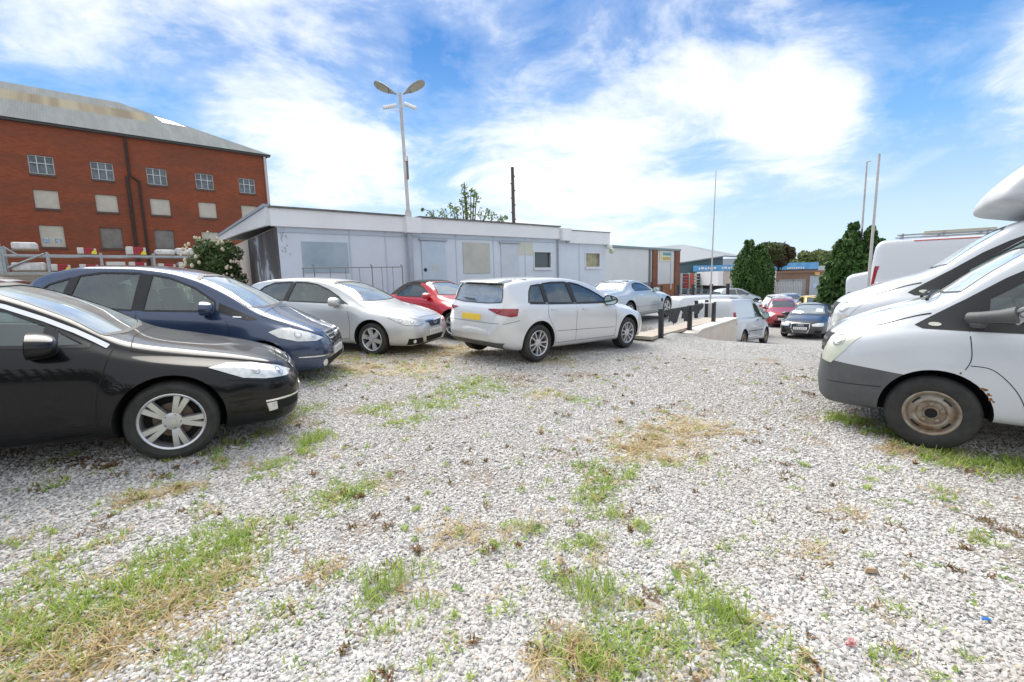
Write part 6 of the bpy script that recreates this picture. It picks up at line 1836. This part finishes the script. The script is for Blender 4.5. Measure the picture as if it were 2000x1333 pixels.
p = MB(); p.prism([(-.30, -.12), (.15, -.02), (LW + .02, .026), (LW + .02, .07), (.15, .03), (-.30, -.06)], -.26, .13); p.build('coping', mat('pale_coping', (.66, .63, .58), .8, vary=.15), rw_)
ks = thing('kerb_slabs', 'strip of buff paving slabs along the edge of the terrace', 'paving', mw=frame_m((3.28, 10.60, 0), WLV))
p = MB()
s0 = 0
while s0 < 4.9:
    hx = float(ground_z(3.28 + WLV.x * s0, 10.6 + WLV.y * s0))
    rect(p, s0, s0 + .885, -.02, .055, -.62, -.04); s0 += .9
p.build('slab', mat('buff_slab', (.47, .40, .33), .85, vary=.2, vscale=1.5, color2=(.40, .36, .31)), ks)
M_POST = mat('black_post', (.028, .028, .032), .5, vary=.2)
POSTS = [(3.56, 10.92, .64, 'nearest the camera'), (4.74, 12.2, .62, 'where the retaining wall begins'), (6.03, 13.7, .60, 'third, by the long white van'), (6.62, 15.6, .56, 'at the back edge left of the flagpole'), (6.15, 15.3, .56, 'at the back edge behind the hanging sheets')]
for (x_, y_, h_, lb_) in POSTS:
    o = thing('bollard_post', 'square black post on the terrace edge, ' + lb_, 'post', (x_, y_, .02), math.atan2(WLV.y, WLV.x), group='black posts along the terrace')
    p = MB(); p.box((0, 0, h_ / 2 - .05), (.10, .10, h_ + .1)); p.build('shaft', M_POST, o, bevel=.006)
    p = MB(); p.box((0, 0, h_ + .008), (.115, .115, .016)); p.build('cap', M_POST, o, bevel=.004)
ra = Vector((3.56, 10.92, .64)); rb = Vector((5.35, 12.9, .66))
tr_ = thing('post_rail', 'dark rail joining the two nearest black posts', 'rail', (3.56, 10.92, 0))
p = MB(); p.tube([Vector((0.02, .02, .60)), rb - Vector((3.56, 10.92, .02))], .022, 6); p.build('bar', M_POST, tr_)
o = thing('post_rail', 'white rail between the middle posts above the retaining wall', 'rail', (4.74, 12.2, 0))
p = MB(); p.tube([Vector((.6, .75, .66)), Vector((1.29, 1.5, .62))], .018, 6); p.build('bar', M_FASCIA, o)
# black sheeting hung over the rail
def drape(u0, u1, lab, depth, seed, w0=.05):
    rr_ = random.Random(seed)
    o = thing('hanging_sheet', lab, 'sheet', (3.56, 10.92, 0), group='black sheets hung over the rail')
    d = rb - ra; n = 16; m_ = MB(); rows_ = 8
    vs = []
    for j in range(rows_):
        for i in range(n + 1):
            u = u0 + (u1 - u0) * i / n
            edge = math.sin(PI * i / n) ** .55
            dz = depth * edge * (1 + .12 * math.sin(i * 1.9 + seed)) * j / (rows_ - 1)
            bx = d * u
            off = .035 * math.sin(i * 1.3 + j * .7 + seed) + .03
            vs.append((bx.x + off * .74, bx.y - off * .67, .64 - dz + (.01 if j == 0 else 0)))
    m_.add(vs, [(j * (n + 1) + i, j * (n + 1) + i + 1, (j + 1) * (n + 1) + i + 1, (j + 1) * (n + 1) + i) for j in range(rows_ - 1) for i in range(n)])
    ob = m_.build('sheet', mat('black_sheeting', (.05, .052, .052), .6, vary=.3), o, smooth=180)
    md = ob.modifiers.new('t', 'SOLIDIFY'); md.thickness = .008
drape(.08, .40, 'wide lump of black sheeting on the rail by the nearest post', .36, 1)
drape(.42, .62, 'narrow tongue of black sheeting in the middle of the rail', .36, 2)
drape(.66, .99, 'black sheeting bunched at the second post', .22, 3)

# ================================================================ white industrial unit
un = thing('industrial_unit', 'white panelled industrial unit with brown brick piers behind the cabin', 'building', mw=frame_m((10.01, 49.12, 0), (.695, .719, 0)))
p = MB(); rect(p, -8, 17.9, .55, 4.6, -14, -.3); rect(p, -8, 17.9, -2, .549, -14, -.28); p.build('core_wall', mat('white_cladding', (.66, .68, .69), .6, vary=.06, vscale=.5), un)
for x0, x1 in ((-8, 10.4), (11.7, 16.5)):
    p = MB(); rect(p, x0, x1, .60 if x0 < 0 else .3, 4.5, -.3, -.05); p.build('cladding_panel', MATS['white_cladding'], un)
p = MB(); rect(p, -8, 9.5, -2, .58, -.27, -.1); p.build('render_plinth', mat('grey_green_render', (.33, .35, .31), .9, vary=.35, vscale=.8), un)
for x0, x1 in ((10.45, 11.65), (16.55, 17.95)):
    p = MB(); rect(p, x0, x1, -2, 4.5, -.32, .12); p.build('brick_pier', M_BRICK2, un)
p = MB(); rect(p, 11.66, 16.54, -2, .28, -.25, .02); p.build('brick_plinth', brick_mat('orange_brick', (.42, .17, .08), (.36, .13, .06), (.36, .22, .16)), un)
p = MB(); rect(p, -8.1, 18.1, 4.51, 4.74, -14, .18); p.build('eaves_trim', mat('grey_green_trim', (.20, .27, .27), .6), un)
p = MB(); rect(p, 9.6, 9.9, -2, 4.5, -.04, .1); p.build('drainpipe', mat('slate_pipe', (.16, .18, .21), .6), un)
p = MB(); rect(p, 15.4, 15.75, -.4, 4.5, -.04, .06); p.build('drainpipe', mat('pale_pipe', (.55, .57, .60), .6), un)
sg = thing('shop_sign', 'pale sign board with a round yellow emblem on the white industrial unit', 'sign', mw=frame_m((10.01, 49.12, 0), (.695, .719, 0)) @ Matrix.Translation((12.3, 3.1, -.04)))
p = MB(); rect(p, 0, 3.2, 0, 1.35, 0, .06); p.build('board', mat('sign_board', (.60, .66, .58), .5, vary=.08), sg)
p = MB()
n_ = 20; p.add([(.42 + .30 * math.cos(2 * PI * k / n_), .62 + .46 * math.sin(2 * PI * k / n_), .066) for k in range(n_)], [tuple(range(n_))]); p.build('emblem', mat('yellow_emblem', (.75, .50, .12), .5, color2=(.8, .66, .35), vscale=6), sg)
p = MB(); x_ = .85
for k in range(9):
    w2 = .14 + .07 * ((k * 7) % 3); rect(p, x_, x_ + w2, .78, 1.12 + .04 * (k % 2), .062, .07); x_ += w2 + .05
p.build('upper_lettering', mat('teal_letters', (.05, .30, .36), .5), sg)
p = MB(); rect(p, .85, 3.0, .22, .58, .062, .07); p.build('gold_band', mat('gold_band', (.55, .42, .10), .5, vary=.25, vscale=7), sg)

# ================================================================ shed row beyond the lower yard
gw = thing('grey_warehouse', 'low grey-roofed warehouse with dark teal wall and blue fascia', 'building', (26.5, 75, -1.6))
def bx(b, x0, x1, y0, y1, z0, z1, mi=0): return b.box(((x0 + x1) / 2, (y0 + y1) / 2, (z0 + z1) / 2), (x1 - x0, y1 - y0, z1 - z0), mi=mi)
p = MB(); p.prism([(0, 0), (7.7, 0), (7.7, 5.75), (0, 4.75)], 0, -16, M=Matrix(((1, 0, 0), (0, 0, -1), (0, 1, 0)))); p.build('teal_wall', mat('teal_cladding', (.07, .13, .15), .6), gw)
p = MB(); bx(p, 7.71, 11, .0, 16, 0, 5.35); p.build('white_wall', mat('pale_cladding', (.52, .56, .60), .6), gw)
p = MB(); p.add([(-.6, -.5, 4.80), (7.8, -.5, 5.86), (11.4, -.5, 5.55), (11.4, 18, 8.2), (-.6, 18, 8.4), (7.8, 18, 8.9)], [(0, 1, 5, 4), (1, 2, 3, 5)]); o_ = p.build('roof', mat('pale_roof_sheet', (.24, .26, .275), .6, vary=.1), gw)
md = o_.modifiers.new('t', 'SOLIDIFY'); md.thickness = .2
p = MB(); bx(p, 2.6, 11.2, -1.1, -.85, 3.45, 4.35); p.build('blue_fascia', mat('blue_fascia', (.07, .30, .62), .5, vary=.2, vscale=1.2, color2=(.16, .42, .72)), gw)
p = MB()
xx = 3.4
for k in range(14):
    w2 = .26 + .1 * ((k * 5) % 3); bx(p, xx, xx + w2, -1.14, -1.12, 3.72 + .05 * (k % 2), 4.02 + .08 * ((k * 3) % 2)); xx += w2 + .12 + (.8 if k in (5, 9) else 0)
p.build('fascia_lettering', mat('white_letters', (.75, .77, .8), .5), gw)
# outdoor display of bright goods
dr = thing('display_rack', 'outdoor display of red, orange and yellow goods before the teal wall', 'display rack', (20.2, 55, -1.5))
cols = [((.30, .02, .02), .3, .5), ((.55, .08, .02), .9, .55), ((.6, .6, .58), 1.5, .25), ((.03, .03, .03), 1.8, .35), ((.65, .32, .02), 2.6, .7), ((.60, .06, .05), 3.4, .4), ((.03, .03, .03), 3.9, .3), ((.62, .12, .02), 4.7, .55)]
for k, (c_, x0, w2) in enumerate(cols):
    for j in range(5):
        p = MB(); bx(p, x0, x0 + w2, -.25 + .02 * j, .2, 1.35 + j * .34, 1.35 + j * .34 + .25); p.build('goods_bundle', mat('goods_%d' % k, c_, .5), dr)
p = MB()
for z_ in (1.3, 1.98, 2.66, 3.04): bx(p, 0, 5.6, -.1, .26, z_ - .02, z_ + .015)
for x0 in (0, .85, 1.7, 2.45, 3.25, 4.3, 5.5): bx(p, x0, x0 + .05, -.3, .22, 0, 3.1)
p.build('shelving', mat('white_shelving', (.5, .5, .5), .6), dr)
tl = thing('box_trailer', 'buff box trailer with a white front beside the round conifer', 'trailer', (22.4, 50, -1.5))
p = MB(); bx(p, .55, 3.6, 0, 6, 1.6, 3.15); p.build('box_body', mat('buff_box', (.52, .46, .41), .7, vary=.2), tl)
p = MB(); bx(p, 0, .54, .05, 5.9, 1.65, 3.2); p.build('front_panel', M_FASCIA, tl)
p = MB(); bx(p, .4, 3.4, .3, 5.7, 1.2, 1.59); p.build('chassis', M_BLK, tl)
for x0 in (.8, 1.8, 3.0):
    p = MB(); p.lathe([(.1, -.15), (.5, -.15), (.5, .15), (.1, .15)], 20, c=(x0, .3, .5)); p.build('wheel', M_RUB, tl, smooth=40)
# palisade fence and black fence posts at the far side of the lower yard
pf = thing('palisade_fence', 'grey palisade fence in front of the teal warehouse', 'fence', (21.0, 45, -1.5))
p = MB()
for k in range(46): bx(p, k * .16, k * .16 + .07, 0, .03, 0, 2.0 + .0)
p.build('pales', mat('palisade_grey', (.42, .44, .46), .5, .4), pf)
p = MB(); bx(p, 0, 7.4, .03, .07, .4, .46); bx(p, 0, 7.4, .03, .07, 1.6, 1.66); p.build('rails', MATS['palisade_grey'], pf)
for k, (px_, lab_) in enumerate(((9.9, 'in front of the orange brick plinth'), (11.0, 'second from the left'), (12.0, 'third from the left'), (13.2, 'fourth from the left'), (14.3, 'nearest the flagpole'))):
    o = thing('fence_post', 'black fence post beyond the coupe, ' + lab_, 'post', (px_, 30.5, -1.5), group='black fence posts beyond the coupe')
    p = MB(); p.box((0, 0, 1.12), (.16, .16, 2.25)); p.build('shaft', M_POST, o)
    p = MB(); p.box((0, 0, 2.27), (.19, .19, .04)); p.build('cap', M_POST, o)
fr_ = thing('fence_rail', 'dark rail linking the black fence posts', 'rail', (9.9, 30.5, -1.5))
p = MB(); bx(p, 0, 4.4, -.02, .02, 1.55, 1.62); bx(p, 0, 4.4, -.02, .02, .7, .77); p.build('bars', M_POST, fr_)
# brick garage with shutters
bg_ = thing('brick_garage', 'single-storey brown brick garage with grey roller shutters', 'building', (30.6, 55, -1.7))
p = MB(); bx(p, 0, 14, 0, 9, 0, 3.0); p.build('wall', M_BRICK2, bg_)
p = MB(); bx(p, -.1, 14.1, -.12, 9, 3.0, 3.22); p.build('parapet', mat('brown_parapet', (.22, .13, .10), .8), bg_)
for x0, x1, top_ in ((1.2, 2.85, 2.25), (2.95, 4.4, 2.25), (6.25, 7.9, 2.2)):
    p = MB(); bx(p, x0, x1, -.06, -.003, .05, top_); o_ = p.build('roller_shutter', mat('shutter_grey', (.26, .28, .29), .5, .3, vary=.15, vscale=2), bg_)
p = MB(); bx(p, 4.85, 6.15, -.08, -.003, .05, 2.6); do = p.build('door', mat('blue_grey_door', (.36, .42, .48), .6), bg_)
p = MB(); bx(p, 5.25, 5.65, -.1, -.083, 1.2, 1.75); p.build('door_notice', mat('pale_blue_notice', (.42, .52, .70), .5), do)
p = MB(); bx(p, .15, .55, -.3, -.003, 2.45, 2.85); p.build('wall_lamp', M_FASCIA, bg_)
p = MB(); bx(p, 5.3, 5.8, -.35, -.003, 2.65, 3.0); p.build('alarm_box', mat('orange_box', (.60, .36, .14), .6), bg_)
wsn = thing('white_signboard', 'tall white signboard leaning by the corner of the brick garage', 'sign', (29.4, 53, -1.5), .3)
p = MB(); p.prism([(0, 1.0), (1.0, 1.0), (1.05, 3.1), (.75, 3.1), (.3, 2.4)], 0, .12, M=Matrix(((1, 0, 0), (0, 0, -1), (0, 1, 0)))); p.build('board', M_FASCIA, wsn)
p = MB(); bx(p, .3, .45, .02, .1, 0, 1.0); p.build('leg', M_GALV, wsn)
bs_ = thing('blue_fascia_building', 'low building with a long blue fascia behind the brick garage', 'building', (38.0, 70, -1.7))
p = MB(); bx(p, 0, 8.0, 0, 8, 0, 3.45); p.build('wall', mat('brown_wall', (.22, .17, .13), .8, vary=.2), bs_)
p = MB(); bx(p, -.1, 8.1, -.4, 8, 3.46, 4.45); p.build('fascia', MATS['blue_fascia'], bs_)
p = MB()
for k in range(8): bx(p, 3.4 + k * .33, 3.62 + k * .33, -.44, -.42, 3.55, 3.78)
p.build('fascia_lettering', MATS['white_letters'], bs_)
p = MB(); bx(p, 8.3, 11.5, 0, 6, 0, 3.9); p.build('side_wing', mat('pale_wing', (.46, .52, .52), .6), bs_)
# ================================================================ trees (continued)
def leaf_mat(name, c1, c2):
    m = bpy.data.materials.new(name); m.use_nodes = True
    t = NT(m.node_tree); t.n.clear()
    bs = t.new('ShaderNodeBsdfPrincipled'); bs.inputs['Roughness'].default_value = .6; bs.inputs['Specular IOR Level'].default_value = .3
    tr = t.new('ShaderNodeBsdfTranslucent')
    rd = t.new('ShaderNodeNewGeometry').outputs['Random Per Island']
    co = t.new('ShaderNodeTexCoord').outputs['Object']
    f = t.math('MULTIPLY_ADD', rd, .6, t.math('MULTIPLY', t.noise(co, 1.3, 3), .5), clamp=True)
    c = t.mix(f, c1, c2)
    t.l.new(c, bs.inputs['Base Color']); t.l.new(c, tr.inputs[0])
    t.new('ShaderNodeOutputMaterial', inp={0: t.new('ShaderNodeMixShader', inp={0: .25, 1: bs.outputs[0], 2: tr.outputs[0]}).outputs[0]})
    return m
def leaves(name, P, N, size, m, parent, up=.0, elong=1.0, seed=1):
    g = np.random.default_rng(seed)
    n = len(P)
    N = N + g.normal(0, .7, (n, 3)); N /= np.linalg.norm(N, axis=1)[:, None] + 1e-9
    a = g.normal(0, 1, (n, 3)); a[:, 2] += up
    u = np.cross(N, a); u /= np.linalg.norm(u, axis=1)[:, None] + 1e-9
    v = np.cross(N, u)
    s = size * g.uniform(.6, 1.4, n)[:, None]
    V = np.stack([P - u * s * .5, P + v * s * elong, P + u * s * .5, P - v * s * .6 * elong], 1).reshape(-1, 3)
    F = np.arange(4 * n).reshape(-1, 4)
    me = bpy.data.meshes.new(name); fast_mesh(me, V, F, 4)
    return mesh_obj(name, me, m, parent)
def clump_points(centers, radii, per, g, shell=.55):
    P = []; N = []
    for c, r_, k in zip(centers, radii, per):
        d = g.normal(0, 1, (k, 3)); d /= np.linalg.norm(d, axis=1)[:, None]
        rad = (shell + (1 - shell) * g.random(k) ** .6)[:, None]
        P.append(np.array(c) + d * rad * np.array(r_)); N.append(d)
    return np.concatenate(P), np.concatenate(N)
def trunk(parent, pts, rad, m, limbs=(), nm='trunk'):
    p = MB(); p.tube(pts, rad, 8)
    for l, r_ in limbs: p.tube(l, r_, 6)
    return p.build(nm, m, parent, smooth=60)
M_BARK = mat('bark', (.085, .065, .05), .9, vary=.4, vscale=4)
M_CONIF = leaf_mat('conifer_leaf', (.026, .070, .018), (.095, .185, .045))
M_BUSHL = leaf_mat('bush_leaf', (.035, .075, .025), (.12, .17, .06))
M_BROWNL = leaf_mat('copper_leaf', (.060, .045, .030), (.12, .10, .055))
M_HILLL = leaf_mat('hill_leaf', (.09, .13, .05), (.20, .24, .09))
M_SPARSE = leaf_mat('sparse_leaf', (.13, .20, .06), (.24, .32, .12))
# ================================================================ boundary behind the viewpoint (seen mirrored in the dark car and the van's glass)
bf = thing('boundary_fence', 'dark palisade fence along the near boundary, mirrored in the black car door', 'fence', (-16, -4.6, .1))
p = MB()
for k in range(170): bx(p, k * .2, k * .2 + .075, 0, .02, 0, 1.75)
p.build('pales', M_POST, bf)
p = MB(); bx(p, 0, 34, .02, .06, .35, .41); bx(p, 0, 34, .02, .06, 1.35, 1.41); p.build('rails', M_POST, bf)
hg = np.random.default_rng(21)
ho = thing('hedge', 'dense dark hedge behind the near boundary fence', 'hedge', (0, -6.6, -.3))
C_ = [(hg.uniform(-17, 17), hg.uniform(-.5, .5), hg.uniform(.2, 1.2)) for _ in range(150)]
P, N = clump_points(C_, [(.8, .6, .62)] * 150, [70] * 150, hg, .4)
leaves('foliage', P, N, .17, M_BUSHL, ho, seed=21)
p = MB()
for k in range(12): p.tube([(-16 + k * 2.9, 0, -.1), (-16 + k * 2.9, 0, .9)], [.05, .02], 6)
p.build('stems', M_BARK, ho)
def conifer(lab, x, y, z0, H_, prof, seed, spires):
    g = np.random.default_rng(seed)
    o = thing('conifer', lab, 'tree', (x, y, z0))
    C_, R2, K = [], [], []
    for (sx, sy, hh, wsc) in spires:
        nl = 11
        for i in range(nl):
            f = (i + .5) / nl
            w2 = float(np.interp(f, [q[0] for q in prof], [q[1] for q in prof])) * wsc
            na = max(3, int(9 * w2 / 1.2))
            for k in range(na):
                a = 2 * PI * k / na + i * .7 + g.uniform(-.3, .3)
                rr_ = w2 * g.uniform(.55, .80)
                C_.append((sx + rr_ * math.cos(a), sy + rr_ * math.sin(a), hh * f + g.uniform(-.1, .1)))
                q = max(.18, w2 * .36) * g.uniform(.8, 1.25)
                R2.append((q, q, q * 1.55)); K.append(int(230 * (q / .5) ** 1.6) + 60)
    P, N = clump_points(C_, R2, K, g, .5)
    leaves('crown', P, N, .115, M_CONIF, o, up=2.5, elong=1.5, seed=seed)
    trunk(o, [(0, 0, -.3), (0, 0, H_ * .5), (0, 0, H_ * .9)], [.16, .10, .03], M_BARK)
conifer('rounded dark conifer standing over the parked cars in the lower yard', 19.9, 38, -1.45, 5.5, [(0, .55), (.15, 1.05), (.4, 1.25), (.65, 1.1), (.85, .65), (1, .15)], 3, [(-.45, 0, 5.45, 1.0), (.55, .1, 5.15, .95), (.1, -.3, 4.6, .9)])
conifer('tall broad conifer with several pointed tops behind the flagpole', 19.5, 26, -1.5, 5.8, [(0, 1.1), (.2, 1.25), (.45, 1.15), (.7, .8), (.88, .42), (1, .08)], 4, [(-1.05, 0, 4.7, .85), (-.3, .2, 5.65, .95), (.45, -.1, 5.2, .95), (1.3, .2, 4.6, .75), (.2, -.5, 4.0, 1.0)])
def broad(lab, x, y, z0, H_, W2, m, seed, dens=1.0, size=.3, name='broadleaf_tree', group=None, ncl=16, flat=.8):
    g = np.random.default_rng(seed)
    o = thing(name, lab, 'tree', (x, y, z0), group=group)
    C_, R2, K = [], [], []
    for i in range(ncl):
        d = g.normal(0, 1, 3); d /= np.linalg.norm(d); d[2] = abs(d[2]) * 1.0 - .15
        c = np.array([0, 0, H_ * .60]) + d * np.array([W2 * .66, W2 * .66, H_ * .36]) * g.uniform(.5, 1)
        q = W2 * g.uniform(.22, .42)
        C_.append(c); R2.append((q, q, q * flat)); K.append(int(260 * dens))
    P, N = clump_points(C_, R2, K, g, .5)
    leaves('crown', P, N, size, m, o, seed=seed)
    trunk(o, [(0, 0, -.3), (.05, 0, H_ * .35), (0, .05, H_ * .65)], [W2 * .09, W2 * .06, W2 * .03], M_BARK,
          [([(0, 0, H_ * .3), tuple(C_[k] * np.array([.7, .7, .9]))], [W2 * .04, W2 * .015]) for k in range(5)])
    return o
broad('copper-brown tree with an uneven top right of the rounded conifer', 34.6, 60, -1.5, 7.3, 2.3, M_BROWNL, 11, 1.1, .30)
broad('olive-green tree showing just behind the rounded conifer', 32.4, 58, -1.5, 7.2, 1.9, leaf_mat('olive_leaf', (.06, .085, .03), (.13, .15, .06)), 12, 1.0, .28)
hl = [(78, 132, 7.4, 5.0, 'pale green tree at the left end of the far tree line'), (84, 138, 8.4, 5.2, 'grey-green rounded tree second along the far tree line'), (90, 140, 9.6, 5.6, 'bushy green tree in the middle of the far tree line'),
      (96, 142, 9.9, 5.8, 'yellow-green tree fourth along the far tree line'), (102.5, 144, 10.6, 6.0, 'darker tree near the right end of the far tree line'), (109, 146, 11.2, 6, 'tallest tree of the far line, half behind the tall conifer'), (72, 130, 6.4, 4.6, 'low green tree beside the copper-brown tree')]
for i_, (x_, y_, h_, w2, lab_) in enumerate(hl):
    broad(lab_, x_, y_, -2, h_, w2, M_HILLL, 30 + i_, .8, .62, group='trees on the far slope', ncl=14)
# sparse tree behind the cabin: several thin upright sprays
g = np.random.default_rng(77)
o = thing('sparse_tree', 'sparse light green tree top showing above the cabin roof', 'tree', (-2.6, 30, -.5))
C_, R2, K = [], [], []
limbs = []
for (px_, z_, r_) in ((-2.75, 7.3, .22), (-2.78, 6.9, .26), (-2.65, 6.5, .25), (-2.95, 6.3, .22), (-2.1, 6.8, .22), (-1.95, 6.5, .25), (-2.2, 6.15, .25), (-2.6, 6.0, .4), (-3.4, 5.9, .35), (-3.7, 6.15, .2), (-4.2, 5.6, .45), (-4.9, 5.6, .35), (-3.3, 5.5, .5), (-2.6, 5.5, .6), (-1.7, 5.5, .45), (-1.3, 5.75, .22), (-1.0, 5.3, .4), (-.5, 5.2, .25), (-.2, 5.35, .16), (-5.4, 5.9, .10), (-2.3, 7.0, .12)):
    c = (px_ + 2.6, g.uniform(-.3, .3), z_ + .5)
    C_.append(c); R2.append((r_, r_, r_ * 1.15)); K.append(int(16 + 120 * r_ ** 1.3))
    limbs.append(([(c[0] * .5, 0, 4.6), (c[0] * .85, c[1], c[2] - r_), (c[0], c[1], c[2] + r_ * .7)], [.05, .028, .012]))
P, N = clump_points(C_, R2, K, g, .15)
leaves('crown', P, N, .105, M_SPARSE, o, seed=7)
trunk(o, [(0, 0, -.2), (.05, 0, 3), (0, 0, 5.2)], [.22, .15, .08], M_BARK, limbs)
# flowering shrub at the end of the cabin
g = np.random.default_rng(9)
o = thing('flowering_shrub', 'green shrub with cream flower heads at the left end of the cabin', 'shrub', (-9.45, 14.9, .55))
C_, R2, K = [], [], []
for i in range(46):
    d = g.normal(0, 1, 3); d /= np.linalg.norm(d)
    c = np.array([0, 0, 1.35]) + d * np.array([.80, .7, 1.08]) * g.uniform(.45, 1.12)
    q = g.uniform(.18, .33); C_.append(c); R2.append((q, q, q)); K.append(190)
P, N = clump_points(C_, R2, K, g, .3)
leaves('foliage', P, N, .055, M_BUSHL, o, seed=9, elong=1.5)
M_FLW = leaf_mat('cream_flower', (.80, .78, .64), (.62, .55, .38))
for i in range(90):
    d = g.normal(0, 1, 3); d /= np.linalg.norm(d); d[1] = -abs(d[1])
    c = np.array([0, 0, 1.35]) + d * np.array([.92, .85, 1.22]) * g.uniform(.86, 1.04)
    s2 = g.uniform(.035, .065)
    MB().lathe([(.001, -s2), (s2 * .8, -s2 * .5), (s2, .0), (s2 * .7, s2 * .8), (.001, s2 * 1.3)], 6, axis='z', c=tuple(c)).build('flower_head', M_FLW, o, smooth=60)
trunk(o, [(0, 0, -.3), (0, 0, .6), (.1, 0, 1.3)], [.05, .04, .02], M_BARK, [([(0, 0, .4), (.4, .1, 1.5)], [.03, .012]), ([(0, 0, .4), (-.4, -.1, 1.6)], [.03, .012])], 'stems')
# distant rise
hx_ = np.linspace(-900, 1500, 60); hy_ = np.linspace(420, 1100, 12)
HX, HY = np.meshgrid(hx_, hy_)
hh = 22 * np.exp(-((HX - 420) / 420) ** 2) * (1 - np.exp(-(HY - 420) / 160)) + 5 * np.sin(HX / 90) * (1 - np.exp(-(HY - 420) / 200)) + 2
me = bpy.data.meshes.new('hills')
i_ = (np.arange(len(hy_) - 1)[:, None] * len(hx_) + np.arange(len(hx_) - 1)[None, :]).ravel()
fast_mesh(me, np.stack([HX, HY, hh - 4], -1).reshape(-1, 3), np.stack([i_, i_ + 1, i_ + len(hx_) + 1, i_ + len(hx_)], 1), 4)
tag(mesh_obj('hills', me, mat('far_fields', (.20, .24, .16), .9, vary=.3, vscale=.02, color2=(.13, .17, .11)), None, 180), kind='structure')
